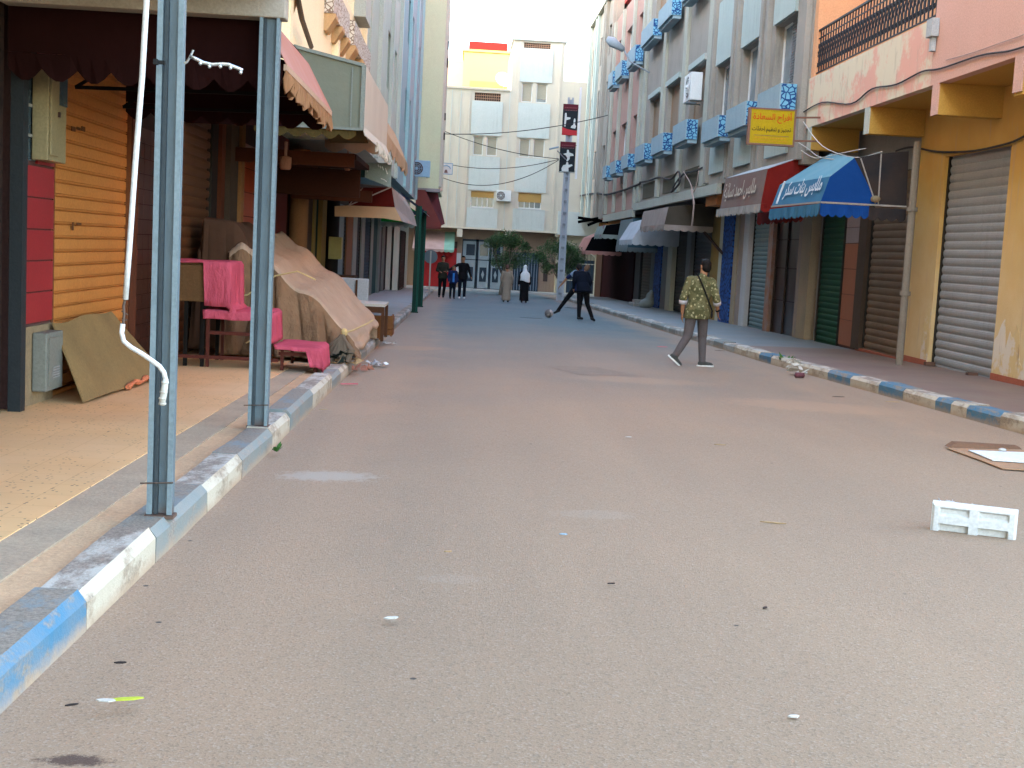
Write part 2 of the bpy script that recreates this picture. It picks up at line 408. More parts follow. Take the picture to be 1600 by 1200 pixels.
# kerbs: every stone is its own piece
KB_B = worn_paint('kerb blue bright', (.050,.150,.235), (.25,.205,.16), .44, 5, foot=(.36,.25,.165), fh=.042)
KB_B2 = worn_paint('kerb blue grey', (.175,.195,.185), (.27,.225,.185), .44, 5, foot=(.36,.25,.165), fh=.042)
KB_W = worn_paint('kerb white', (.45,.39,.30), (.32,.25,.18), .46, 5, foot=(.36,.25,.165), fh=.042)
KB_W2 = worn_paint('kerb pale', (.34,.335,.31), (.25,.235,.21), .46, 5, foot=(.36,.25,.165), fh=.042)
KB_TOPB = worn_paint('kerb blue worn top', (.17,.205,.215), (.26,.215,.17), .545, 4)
KB_TOPW = worn_paint('kerb white worn top', (.46,.42,.36), (.27,.215,.17), .50, 4)
def kerbstone(parent, side, y0, y1, top, face, h, w, tilt=0.0, rnd=None):
    """side -1: left kerb (faces +x); +1: right kerb"""
    g = .006; y0 += g; y1 -= g; L = y1-y0; ch = .035
    fx = -1.33 if side < 0 else (kerb_x(y0)+kerb_x(y1))/2
    s = -1 if side < 0 else 1
    sk = 0 if side < 0 else (kerb_x(y1)-kerb_x(y0))/2
    prof = [(0.0,-.15),(0.0,h-ch*1.2),(ch,h),(w,h),(w,-.15)]
    mb = MB(); vs = []
    for j, (yy, kk) in enumerate(((-L/2,-1),(0,0),(L/2,1))):
        for (dx, z) in prof:
            vs.append((s*dx + sk*kk + rnd.uniform(-.004,.004), yy, z - SLOPE*yy + (tilt*kk if z > 0 else 0) + (rnd.uniform(-.004,.004) if z > 0 else 0)))
    n = 5; fs = []
    for j in range(2):
        for k in range(n-1):
            q = (j*n+k, j*n+k+1, (j+1)*n+k+1, (j+1)*n+k); fs.append(q if s < 0 else tuple(reversed(q)))
    fs.append(tuple(range(n)) if s > 0 else tuple(reversed(range(n)))); fs.append(tuple(range(2*n, 3*n)) if s < 0 else tuple(reversed(range(2*n, 3*n))))
    mb.add(vs, fs)
    for i in range(len(fs)):
        mb.m[i] = 1 if (i < 8 and i % 4 == 2) else 0
    me = mb.mesh('kerbstone', [face, top])
    return inst('kerbstone', me, parent, (fx, (y0+y1)/2, gz((y0+y1)/2)))
rk = random.Random(5)
kl = bpy.data.objects.new('kerb', None); COL.objects.link(kl); kl.location = (-1.33, 3, gz(3)); kl['kind'] = 'structure'; WP[kl.name] = Vector(kl.location)
# measured stone joints of the near stones, then about 1 m each
joints = [-6,-5,-4,-3,-2,-1,0,1,2,3.1,atG(152,933,.13).y, atG(261,837,.13).y, atG(331,765,.13).y, atG(379,717,.13).y, atG(429,675,.13).y, atG(456,650,.13).y, atG(483,619,.13).y, atG(520,592,.13).y]
first = len(joints)-1
while joints[-1] < 68: joints.append(joints[-1] + rk.uniform(.92, 1.08))
for i, (a, b_) in enumerate(zip(joints, joints[1:])):
    blue = (i - 9) % 2 == 0
    bright = i <= 9
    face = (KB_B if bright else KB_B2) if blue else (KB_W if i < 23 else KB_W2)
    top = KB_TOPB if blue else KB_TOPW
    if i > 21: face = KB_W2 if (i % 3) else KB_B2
    h = .155 + rk.uniform(-.006, .006)
    if i in (15, 16): h += .035
    kerbstone(kl, -1, a, b_, top, face, h, .19, rk.uniform(-.01, .01), rk)
kr = bpy.data.objects.new('kerb', None); COL.objects.link(kr); kr.location = (5.5, 20, gz(20)); kr['kind'] = 'structure'; WP[kr.name] = Vector(kr.location)
jr = [atG(x, y, .1).y for x, y in ((1600,668),(1580,655),(1505,640),(1450,632),(1432,626),(1390,613),(1350,603),(1315,592),(1283,583),(1260,575))]
jr = [jr[0]-k for k in (6,5,4,3,2,1)] + sorted(jr)
cols = {}
seq = ['B','W','B','W','B','W', 'W','B','W','B','W','B','W','B','W']
while jr[-1] < 68: jr.append(jr[-1]+rk.uniform(.8, 1.1))
for i, (a, b_) in enumerate(zip(jr, jr[1:])):
    blue = seq[i] == 'B' if i < len(seq) else (i % 4 == 1)
    if i < 20: face = KB_B if blue else KB_W
    else: face = KB_B2 if blue or i % 3 == 0 else KB_W2
    kerbstone(kr, 1, a, b_, face if blue else KB_TOPW, face, .16 + rk.uniform(-.01, .01), .26, rk.uniform(-.008, .008), rk)

# pavements
def paving_mat(name, c1, c2, speck, tile, dust=(.30,.19,.11), dscale=.8, dlo=.42, dhi=.66):
    mt, nt, b = new_mat(name)
    base = mix(nt, ramp(nt, noise(nt, .9, 5), .35, .65), c1, c2)
    v = nd(nt, 'ShaderNodeTexVoronoi'); v.inputs['Scale'].default_value = 42; nt.links.new(pos_node(nt, 1, .8, 1), v.inputs['Vector'])
    s = nd(nt, 'ShaderNodeSeparateColor'); nt.links.new(v.outputs['Color'], s.inputs[0])
    big = nd(nt, 'ShaderNodeMath', operation='MULTIPLY'); nt.links.new(ramp(nt, s.outputs[0], .80, .84), big.inputs[0]); nt.links.new(ramp(nt, v.outputs['Distance'], .28, .38, (1,1,1), (0,0,0)), big.inputs[1])
    b2 = nd(nt, 'ShaderNodeMath', operation='MULTIPLY'); nt.links.new(big.outputs[0], b2.inputs[0]); b2.inputs[1].default_value = speck
    base = mix(nt, b2.outputs[0], base, (.04,.03,.028))
    base = mix(nt, ramp(nt, noise(nt, dscale, 6), dlo, dhi), base, dust)
    br = nd(nt, 'ShaderNodeTexBrick'); br.offset = 0; br.inputs['Scale'].default_value = 1/tile; br.inputs['Mortar Size'].default_value = .012
    br.inputs['Brick Width'].default_value = 1; br.inputs['Row Height'].default_value = 1
    br.inputs['Color1'].default_value = (1,1,1,1); br.inputs['Color2'].default_value = (.95,.95,.95,1); br.inputs['Mortar'].default_value = (.86,.83,.80,1)
    nt.links.new(pos_node(nt), br.inputs['Vector'])
    base = mix(nt, 1.0, base, br.outputs[0], 'MULTIPLY')
    fin(nt, b, base, .62, mix(nt, .5, noise(nt, 50, 4), br.outputs[0]), .3, .4, .006)
    return mt
PAVL = paving_mat('terrazzo', (.70,.42,.195), (.61,.355,.165), .75, .30, (.66,.41,.21))
PAVLF = paving_mat('pavement grey', (.19,.20,.20), (.15,.165,.165), .2, .30, (.20,.185,.17))
STRIP = M('cement strip', (.40,.30,.205), (.27,.205,.15), 3, .9, .5)
DUST = M('packed orange dust', (.52,.34,.20), (.38,.25,.15), 4, .95, .5)
p = MB(); p.box(-3.7, -2.02, -12, 20.0, -.3, .150+0, dz=0)
def slab(x0, x1, y0, y1, top, mat, name='pavement', n=1):
    mb = MB(); mb.add([(x0,y0,gz(y0)-.2),(x1,y0,gz(y0)-.2),(x1,y1,gz(y1)-.2),(x0,y1,gz(y1)-.2),(x0,y0,gz(y0)+top),(x1,y0,gz(y0)+top),(x1,y1,gz(y1)+top),(x0,y1,gz(y1)+top)],
        [(0,3,2,1),(4,5,6,7),(0,1,5,4),(1,2,6,5),(2,3,7,6),(3,0,4,7)])
    return mb.build(name, mat, kind='structure')
slab(-3.8, -1.93, -12, 15, .146, PAVL); slab(-3.8, -2.06, 15, 22, .146, PAVL)
slab(-1.93, -1.70, -12, 15, .140, STRIP, 'paving_strip')
slab(-1.70, -1.515, -12, 15, .130, DUST, 'dust_strip')
slab(-2.06, -1.515, 15, 22, .135, DUST, 'dust_strip')
slab(-3.8, -1.515, 22, 68, .142, PAVLF)
def rslab(y0, y1, top, mat):
    n = max(1, int((y1-y0)/2)); mb = MB()
    for i in range(n+1):
        y = y0+(y1-y0)*i/n; x = kerb_x(y)+.255
        mb.v += [(x, y, gz(y)+top-.02), (9.5, y, gz(y)+top+.02), (x, y, gz(y)-.2)]
    for i in range(n):
        a = i*3; mb.f += [(a, a+1, a+4, a+3), (a+2, a, a+3, a+5)]; mb.m += [0, 0]
    mb.build('pavement', mat, kind='structure')
PAVR = paving_mat('pink paving', (.20,.125,.095), (.165,.10,.08), .1, .20, (.20,.135,.10))
PAVR2 = paving_mat('grey paving', (.17,.19,.195), (.14,.15,.155), .1, .20, (.19,.175,.16))
rslab(-20, 25.5, .15, PAVR); rslab(25.5, 68.5, .15, PAVR2)
# ================================================================== SHUTTERS, WINDOWS, TILES
SLAT = {}
def slat_mesh(L, h, mat, flat=False):
    key = (round(L,3), round(h,3), mat.name, flat)
    if key in SLAT: return SLAT[key]
    mb = MB()
    # profile in (out, up); out is +1 towards the street, slat runs along local y
    if flat: pr = [(-.012,.0),(.006,.012),(.006,h*.14),(-.008,h*.16),(-.008,h*.22),(.006,h*.24),(.008,h*.6),(.006,h*.96),(-.012,h)]
    else: pr = [(0,0),(.010,h*.12),(.020,h*.35),(.022,h*.6),(.014,h*.82),(.002,h*.90),(.0,h)]
    n = len(pr); vs = [(a, -L/2, b) for a, b in pr] + [(a, L/2, b) for a, b in pr]
    fs = [(i, i+1, n+i+1, n+i) for i in range(n-1)] + [(0, n, 2*n-1, n-1), tuple(reversed(range(n))), tuple(range(n, 2*n))]
    mb.add(vs, fs); SLAT[key] = mb.mesh('slat', mat); return SLAT[key]
def shutter(parent, X, face, y0, y1, z0, z1, h, mat, flat=False, dark=None, label=None, name='roller_shutter'):
    """roller shutter in plane x=X whose outside looks towards face (+1/-1 in x)"""
    dark = dark or M('shutter gap', (.03,.025,.02))
    mb = MB(); mb.box(X-face*.03, X-face*.05, y0-.04, y1+.04, z0, z1+.05)
    mb.box(X+face*.035, X-face*.03, y0-.045, y0, z0, z1); mb.box(X+face*.035, X-face*.03, y1, y1+.045, z0, z1)
    sh = mb.build(name, dark, parent); WP[sh.name] = WP[parent.name]
    if label: sh['label'] = label
    me = slat_mesh(y1-y0, h, mat, flat); z = z0+.03; k = 0
    bot = MB(); bot.box(X, X+face*.03, y0, y1, z0, z0+.03); bot.build('bottom_rail', mat, sh)
    while z < z1:
        o = inst('slat', me, sh, (X-face*.012, (y0+y1)/2, z))
        if face < 0: o.rotation_euler.z = math.pi
        o.location.x += random.uniform(-.002, .002); z += h; k += 1
    return sh
def windowX(parent, X, face, y0, y1, z0, z1, frame, pane, bars=1, hbars=0, depth=.22, louvre=None, surround=None):
    """window set back in a wall whose outer face is x=X; face = outward sign"""
    xi = X - face*depth; f = .05; mb = MB()
    mb.box(xi, xi+face*.05, y0, y0+f, z0, z1); mb.box(xi, xi+face*.05, y1-f, y1, z0, z1)
    mb.box(xi, xi+face*.05, y0+f, y1-f, z0, z0+f); mb.box(xi, xi+face*.05, y0+f, y1-f, z1-f, z1)
    for k in range(bars):
        y = y0+(y1-y0)*(k+1)/(bars+1); mb.box(xi+face*.002, xi+face*.048, y-.022, y+.022, z0+f, z1-f)
    w = mb.build('window', frame, parent); WP[w.name] = WP[parent.name]
    p = MB(); p.box(xi+face*.010, xi+face*.016, y0+f*.9, y1-f*.9, z0+f*.9, z1-f*.9); p.build('pane', pane, w)
    if louvre:
        l = MB(); z = z0+f+.02
        while z < z1-f:
            l.box(xi+face*.055, xi+face*.085, y0+f, y0+(y1-y0)*.55, z, z+.035); z += .06
        l.build('louvre', louvre, w)
    return w
def tiles(parent, X, face, y0, y1, z0, z1, ny, nz, mat, gap=.008, name='tile', t=.02):
    dy = (y1-y0)/ny; dzz = (z1-z0)/nz
    mb = MB(); mb.box(-t/2, t/2, -dy/2+gap/2, dy/2-gap/2, -dzz/2+gap/2, dzz/2-gap/2); me = mb.mesh(name, mat)
    for i in range(ny):
        for k in range(nz):
            inst(name, me, parent, (X+face*t/2+random.uniform(-.001,.001), y0+dy*(i+.5), z0+dzz*(k+.5)))
def scallop(mb, p0, p1, z_top, h, n, drop=.05, axis=None, mi=0, jitter=.0, sag=.0, seg=5):
    """hanging valance from p0 to p1 (top edge at z_top), rounded tongues along its lower edge"""
    p0 = Vector(p0); p1 = Vector(p1); r = random.Random(n*7+int(h*100)); N = n*seg; d = p1-p0; nn = Vector((-d.y, d.x, 0)).normalized()
    for i in range(N+1):
        t = i/N; q = p0+d*t; ph = (t*n) % 1.0
        out = nn*(.014*math.sin(t*n*6.28*.5+1)+jitter*r.uniform(-1, 1))
        low = h-drop + drop*math.sin(math.pi*min(1, max(0, ph if i % seg else 0)))
        zt = z_top if not callable(z_top) else z_top(t)
        mb.v += [(q.x, q.y, zt), (q.x+out.x, q.y+out.y, zt-low-sag*math.sin(math.pi*t))]
    b = len(mb.v)-2*(N+1)
    for i in range(N): mb.f.append((b+2*i, b+2*i+1, b+2*i+3, b+2*i+2)); mb.m.append(mi)

# ================================================================== LEFT ROW
XL, XLU = -3.4, -2.2
def yL(px, py=370): return atX(px, py, XL).y
CREAM = M('warm yellow render', (.86,.72,.46), (.80,.66,.41), 1.2, streak=.25, dirt=(.55,.44,.28))
OFFW = M('dirty white render', (.45,.455,.385), (.36,.365,.31), 1.0, streak=.5)
MAUVE = M('mauve grey render', (.43,.445,.36), (.355,.37,.30), 1.0, streak=.4)
BLUEG = M('blue grey render', (.24,.35,.35), (.20,.30,.30), 1.0, streak=.5)
BLUEL = M('light blue trim', (.32,.47,.47), (.28,.42,.42), 1.5)
PALEY = M('pale yellow render', (.52,.57,.37), (.47,.52,.34), 1.0, streak=.25)
CONC = M('grey concrete', (.27,.26,.25), (.20,.19,.185), 2, streak=.4)
DKBRN = M('dark brown tile', (.060,.034,.028), (.040,.024,.02), 6, .4)
BRNTERRA = M('terracotta underside', (.36,.18,.08), (.30,.14,.06), 3)
GLASS = glass_mat('dark window glass'); GLASSB = glass_mat('window glass grey', (.12,.15,.17))
WHITEF = M('white window frame', (.62,.62,.60), (.55,.55,.53), 3)
def voro_panel(): return voro_lines('pierced panel', (.62,.55,.44), (.20,.13,.09), 14, .12)
def windows_left(parent, y0, y1, zs, n, mat_s, xu=XLU):
    holes = []
    for zz in zs:
        for k in range(n):
            yc = y0+(y1-y0)*(k+.5)/n; holes.append((yc-.55, yc+.55, zz, zz+1.5))
    return holes
def left_building(label, y0, y1, upmat, ztop, zs, n, trim, groundmat, zsoff=3.45, xu=XLU, piers=3):
    b = thing('building', label, 'building', (XL, (y0+y1)/2, gz((y0+y1)/2)))
    holes = windows_left(b, y0, y1, zs, n, None)
    mb = MB(); mb.wallX(xu, -.3, y0, y1, zsoff, ztop, holes); mb.build('upper_wall', upmat, b)
    body = MB(); body.box(XL-34, xu-.9, y0+.003, y1-.003, zsoff+.15, ztop-.3); body.build('building_body', upmat, b)  # unseen depth, stretched far back to block the low sun
    s = MB(); s.box(XL-1.0, xu-.3, y0+.002, y1-.002, zsoff, zsoff+.15); s.build('soffit', trim, b)
    gw = MB(); gw.box(XL-.9, XL-.45, y0, y1, gz(y1)-.5, zsoff); gw.build('ground_wall', groundmat, b)
    for h in holes: windowX(b, xu, 1, *h, WHITEF, GLASSB, 1)
    for k in range(piers+1):
        y = y0+(y1-y0)*k/piers; y = min(max(y, y0+.13), y1-.13)
        p = MB(); p.box(xu, xu+.10, y-.12, y+.12, zsoff, ztop-.4); p.build('pilaster', trim, b)
    par = MB(); par.box(xu-.35, xu+.13, y0, y1, ztop, ztop+.22); par.build('parapet', trim, b)
    return b
bA = left_building('brown tiled building at the left edge of the street, nearest the camera', -30, 9.75, CREAM, 15.2, (5.2, 8.4, 11.6), 6, CREAM, DKBRN)
dw = MB(); dw.box(XL-.3, XL, 4, 9.70, gz(9)-.2, 3.4); dw.build('tiled_wall', voro_lines('brown mosaic', (.028,.014,.010), (.010,.006,.005), 9, .06), bA)
bB = left_building('warm yellow building with brown brackets and patterned panels above the orange shutter', 9.78, 26.8, CREAM, 15.4, (5.6, 8.8, 12.0), 3, CREAM, DKBRN)
bC = left_building('mauve grey apartment building behind the grey and cream awnings', 26.83, 41, MAUVE, 15.2, (5.6, 8.6, 11.6), 4, OFFW, DKBRN)
bD = left_building('blue grey apartment building above the red and green awnings', 41.03, 59.4, BLUEG, 16.6, (5.4, 8.5, 11.6), 5, BLUEL, DKBRN)
bE = thing('building', 'pale yellow building jutting out at the far left end of the street', 'building', (XL, 64, gz(64)))
mb = MB(); mb.box(XL-34, -1.15, 59.45, 70, 4.0, 18); mb.build('upper_wall', PALEY, bE)  # unseen height and depth added to keep sun off the end building
mb = MB(); mb.box(-1.15, -1.04, 59.7, 60.2, 4.1, 18); mb.box(-1.15, -1.04, 64, 64.4, 4.1, 18); mb.build('pilaster', OFFW, bE)
mb = MB(); mb.box(XL-34, XL+.2, 59.45, 69.8, gz(70)-.3, 4.0); mb.build('ground_wall', OFFW, bE)
mb = MB(); mb.box(-2.6, -1.08, 59.40, 60.4, 3.85, 4.0); mb.build('ledge', CONC, bE)
tl = MB()
for zz in (6.3, 7.2, 9.6, 10.4, 13.0): tl.box(-1.04, -.98, 60.0, 60.4, zz, zz+.25+.2*(zz % 1))
tl.build('cable_clamp', M('dark bracket', (.05,.05,.05)), bE)

# brackets and patterned panels on the yellow wall: bays that jut out on stepped brown consoles
PAT = voro_panel(); OCH = M('ochre console', (.50,.30,.14), (.42,.25,.115), 3)
BRK = []
for (pa, pb, pt_, pbm, pl_) in ((521, 547, -30, 20, 45), (553, 580, 28, 70, 95)):
    q0 = atX(pa, pbm, XLU+.14); q1 = atX(pb, pbm, XLU+.14); qt = atX(pa, pt_, XLU+.14); ql = atX(pa+12, pl_, XLU+.2)
    BRK.append((q0.y, q1.y, q0.z, qt.z, q0.z-.26))
for (ya, yb, za, zb, zl) in BRK:
    mb = MB(); mb.box(XLU+.002, XLU+.14, ya, yb, za, zb); mb.build('patterned_panel', PAT, bB)
    for k in range(3):
        yy = ya+.02+(yb-ya)*.84*k/2
        mb = MB(); mb.prism([(XLU+.002, yy, za-.004), (XLU+.17, yy, za-.004), (XLU+.17, yy, za-.06), (XLU+.05, yy, zl), (XLU+.002, yy, zl)], (0,(yb-ya)*.16,0)); mb.build('bracket', OCH, bB)
mb = MB(); mb.prism([(XLU+.002, 15.4, 4.5), (XLU+.16, 15.4, 4.5), (XLU+.16, 15.4, 4.4), (XLU+.002, 15.4, 3.95)], (0,.5,0)); mb.build('bracket', OCH, bB)
mb = MB(); mb.box(XLU+.002, XLU+.22, 24.6, 25.9, 5.6, 6.9); mb.build('window_box', OFFW, bB)
mb = MB(); mb.tube([(XLU+.10, 14.6, 8.0), (XLU+.12, 14.8, 6.2), (XLU+.16, 14.7, 4.9), (XLU+.14, 15.3, 4.35), (XLU+.12, 16.2, 4.1), (XLU+.1, 17.4, 3.95)], .035, 6)
mb.tube([(XLU+.12, 13.0, 4.9), (XLU+.16, 14.0, 4.55), (XLU+.14, 15.2, 4.3)], .05, 6)
mb.build('cable_bundle', M('brown cable', (.12,.085,.06)), bB)

# ---- ground floor of the left row, strip by strip
def strip(parent, name, pxa, pxb, z0, z1, mat, out=0.0, depth=.3, lab=None, fit=None):
    ya, yb = yL(pxa), yL(pxb)
    mb = MB(); mb.box(XL-depth, XL+out, ya, yb-.004, gz(yb)+.02 if z0 is None else z0, z1)
    o = mb.build(name, mat, parent)
    if lab: o['label'] = lab
    return o
G0 = lambda y: gz(y)+.15
REDT = M('red wall tile', (.30,.016,.018), (.24,.013,.015), 2, .35, .05, spec=.5)
ORSH = M('orange shutter paint', (.47,.185,.046), (.385,.145,.036), 1.2, .55, .1, streak=.2)
# dark upright tube by the wall
mb = MB(); mb.box(-3.395, -3.30, 9.84, 9.95, G0(9.9)-.01, 3.35); t = mb.build('post', M('dark steel tube', (.022,.025,.027), rough=.5), origin=None)
tag(t, 'dark square steel tube standing against the wall left of the red tiles', 'post')
# red tiled pilaster, with a barred opening above
pil = MB(); pil.box(XL-.35, XL, 9.97, 10.85, G0(10)-.05, 3.3)
pil = pil.build('pilaster', M('tile backing', (.10,.05,.045)), bB); WP[pil.name] = WP[bB.name]
tiles(pil, XL, 1, 9.97, 10.85, .64, 1.89, 1, 5, REDT, .012)
tiles(pil, XL, 1, 10.42, 10.85, 1.9, 3.15, 1, 5, REDT, .012)
mb = MB(); mb.box(XL+.003, XL+.012, 9.97, 10.40, 1.92, 3.1); w = mb.build('window', GLASS, bB); WP[w.name] = WP[bB.name]
mb = MB()
for z in (2.1, 2.33, 2.56, 2.8): mb.box(XL+.012, XL+.03, 9.97, 10.40, z, z+.022)
mb.build('window_bar', M('dull steel bar', (.28,.27,.24)), w)
mb = MB(); mb.box(XL, XL+.03, 9.97, 10.85, G0(10)-.02, .62); mb.build('plinth', M('worn plaster', (.27,.19,.11), (.17,.12,.07), 5, streak=.5), bB)
# electricity meter cabinet (beige, upper) and grey fuse cabinet (lower)
BEIGE = M('beige plastic', (.27,.215,.115), (.22,.175,.095), 3, .5)
mc = thing('meter_cabinet', 'tall beige meter cabinet fixed over the red tiles', 'meter box', (XL+.03, 10.5, 2.4))
a = atX(48, 120, XL+.03); b_ = atX(76, 245, XL+.03)
mb = MB(); mb.box(XL+.024, XL+.15, 10.26, 10.72, 1.93, 2.72); mb.build('cabinet', BEIGE, mc, bevel=.008)
mb = MB(); mb.box(XL+.151, XL+.165, 10.50, 10.69, 2.38, 2.66); mb.build('meter_window', GLASS, mc)
mb = MB(); mb.box(XL+.151, XL+.170, 10.28, 10.47, 1.97, 2.68); mb.build('cabinet_door', BEIGE, mc, bevel=.006)
mb = MB(); mb.box(XL+.170, XL+.185, 10.43, 10.46, 2.28, 2.32); mb.build('latch', DKBRN, mc)
fc = thing('fuse_cabinet', 'grey steel fuse cabinet low on the wall under the red tiles', 'fuse box', (XL+.03, 10.5, .1))
mb = MB(); mb.box(XL+.034, XL+.15, 10.30, 10.72, .10, .57); mb.build('cabinet', M('grey enamel', (.17,.17,.145), (.14,.14,.12), 3, .5), fc, bevel=.01)
mb = MB(); mb.box(XL+.151, XL+.160, 10.34, 10.68, .14, .53); d = mb.build('cabinet_door', M('grey enamel', ()), fc); WP[d.name] = WP[fc.name]
mb = MB()
for k in range(5): mb.box(XL+.161, XL+.166, 10.42, 10.60, .20+k*.02, .21+k*.02)
mb.build('vent_slot', CONC, d)
# orange shutter
shutter(bB, XL-.03, 1, 10.92, 13.34, G0(12)+.02, 3.12, .118, ORSH, True, M('orange groove', (.16,.06,.025)), 'orange painted roller shutter')
mk = M('faint dark marking', (.12,.05,.02))
for (a, b_, c, d) in ((112,197,118,206),(120,198,126,204),(128,197,133,206),(113,347,115,360),(120,348,127,352)):
    p, q = atX(a, b_, XL-.018), atX(c, d, XL-.018); mm = MB(); mm.box(XL-.022, XL-.016, p.y, q.y, min(p.z, q.z), max(p.z, q.z)); mm.build('painted_mark', mk, bB)
mb = MB(); mb.box(XL-.1, XL+.02, 13.36, 13.62, G0(13.5), 3.12); mb.build('jamb', M('rust red jamb', (.09,.03,.015)), bB)
BMOS = voro_lines('brown mosaic', (.028,.014,.010), (.010,.006,.005), 9, .06)
pl = MB(); pl.box(XL-.3, XL-.01, 13.64, 14.72, G0(14.5)-.05, 3.3); pl = pl.build('pilaster', BMOS, bB); WP[pl.name] = WP[bB.name]
tiles(pl, XL-.01, 1, 13.66, 14.70, G0(14), G0(14)+2.56, 4, 16, M('dark brown glazed tile', (.045,.016,.011), (.026,.010,.008), 8, .35, .05, spec=.25), .01, t=.012)
BRSH = M('brown slat paint', (.11,.042,.016), (.075,.028,.011), 2, .6, streak=.4)
shutter(bB, XL-.05, 1, 14.86, 17.7, G0(16), 3.05, .13, BRSH, False, None, 'dark brown roller shutter behind the pink stall')
def stripL(pxa, pxb, z1, mat, out=0., name='pilaster', parent=None, z0=None, lab=None):
    ya, yb = yL(pxa), yL(pxb); par = parent or (bB if yb < 27 else bC if yb < 41.5 else bD)
    mb = MB(); mb.box(XL-.4, XL+out, ya+.006, yb-.006, G0(yb)-.1 if z0 is None else z0, z1); o = mb.build(name, mat, par)
    if lab: o['label'] = lab
    return o
ORT = M('burnt orange tile', (.36,.055,.010), (.29,.045,.008), 2, .4, .05, spec=.25)
stripL(327, 343, 3.3, M('very dark wood', (.03,.02,.018)), -.05, 'jamb')
stripL(343, 349, 3.3, M('red brown pier', (.11,.032,.015)), 0)
stripL(352, 364, 3.3, M('grey brown pier', (.075,.05,.035)), .05)
stripL(366, 371, 3.3, M('tan pier', (.30,.14,.055)), .08)
op = stripL(372, 418, 3.3, M('tile backing', ()), -.02); WP[op.name] = WP[bB.name]
tiles(op, XL-.02, 1, yL(372)+.01, yL(418)-.01, G0(20), G0(20)+3.0, 2, 8, ORT, .015)
stripL(418, 447, 3.3, M('red brown panel', (.10,.018,.012), (.08,.014,.010)), 0)
def drum(px_, r, z1, mat, name='column', par=None, Xc=XL+.1):
    y = yL(px_); mb = MB(); mb.tube([(Xc, y, G0(y)-.05), (Xc, y, z1)], r, 14); return mb.build(name, mat, par or (bB if y < 27 else bC if y < 41 else bD), smooth=True)
drum(458, .19, 3.2, M('tan column', (.22,.105,.045), (.18,.085,.035)))
stripL(462, 487, 3.3, M('brown wall panel', (.10,.045,.02), (.08,.035,.016)), 0)
stripL(488, 491, 3.3, M('yellow pier', (.30,.19,.055)), .03)
stripL(491, 500, 3.3, M('bottle green door', (.008,.028,.009), (.006,.02,.007)), -.06, 'door')
stripL(500, 507, 3.3, M('yellow pier', ()), .04)
drum(513, .17, 3.2, M('dark downpipe', (.022,.018,.016)), 'downpipe')
stripL(519, 527, 3.2, M('brown wall panel', ()), 0)
for (a, b2, mt, nm, out) in ((527,534,(.34,.42,.46),'pilaster',.05),(534,540,(.05,.05,.06),'roller_shutter',-.06),(540,549,(.36,.15,.07),'pilaster',.04),(549,555,(.44,.46,.45),'pilaster',.06),
        (555,563,(.045,.05,.055),'roller_shutter',-.06),(563,568,(.40,.40,.38),'pilaster',.05),(568,579,(.06,.10,.15),'roller_shutter',-.05),(579,582,(.38,.42,.42),'pilaster',.04),
        (582,591,(.03,.13,.14),'door',-.04),(591,594,(.30,.36,.38),'pilaster',.05),(594,599,(.09,.08,.09),'roller_shutter',-.04),(599,601,(.34,.36,.38),'pilaster',.03),(601,605,(.09,.08,.09),'roller_shutter',-.04),(605,607,(.42,.45,.46),'pilaster',.05),(607,620,(.10,.045,.035),'roller_shutter',-.05)):
    mt2 = M('left strip %d' % a, tuple(x*(.42 if max(mt) > .2 else .35)*k_ for x, k_ in zip(mt, (1.0,.97,.80))), tuple(x*(.45 if max(mt) > .2 else .3) for x in mt), 2, streak=.3)
    if nm == 'roller_shutter' and b2-a > 5:
        ya, yb = yL(a)+.05, min(yL(b2), 59.3)-.05; par = bC if yb < 41.5 else bD
        shutter(par, XL-.03, 1, ya, yb, G0(yb)+.03, 2.35, .12, mt2)
    else: stripL(a, b2, 3.0, mt2, out, nm)
# far dark shutter wall at the end of the left row: pier, brown shutter, white posts
mb = MB(); mb.box(-3.1, -2.85, 59.6, 69.9, gz(70)-.2, 3.9); o = mb.build('front_wall', OFFW, bE)
shutter(bE, -2.83, 1, 60.2, 65.4, G0(65)+.03, 2.0, .14, M('far brown slat', (.045,.017,.010), (.035,.013,.008)))
# lintel over the shops
mb = MB(); mb.box(XL-.35, XL+.08, 27, 59.3, 2.42, 2.75); mb.build('shop_lintel', M('dark lintel', (.05,.025,.015)), bD)
# ================================================================== RIGHT ROW
XG, XU = 8.0, 7.0
PINK = M('pink render', (.58,.335,.265), (.52,.30,.235), .8, streak=.12, dirt=(.62,.47,.38))
PINKW = None
def peeling(name, a, b_, c, sc=1.3):
    mt, nt, bs = new_mat(name)
    n = noise(nt, sc, 7, pos_node(nt, 1, .8, .8), .7)
    col = mix(nt, ramp(nt, n, .46, .53), a, b_)
    n2 = noise(nt, 2.0, 6, pos_node(nt, 3, 3, .6), .7)
    col = mix(nt, ramp(nt, n2, .55, .75), col, c)
    fin(nt, bs, col, .9, mix(nt, .5, n, noise(nt, 40)), .35, .2); return mt
FASC = peeling('peeling pink and cream', (.64,.34,.26), (.60,.52,.38), (.34,.29,.23), 1.1)
YELB = M('yellow ochre underside', (.50,.285,.065), (.44,.245,.055), .9, streak=.22, dirt=(.30,.20,.09))
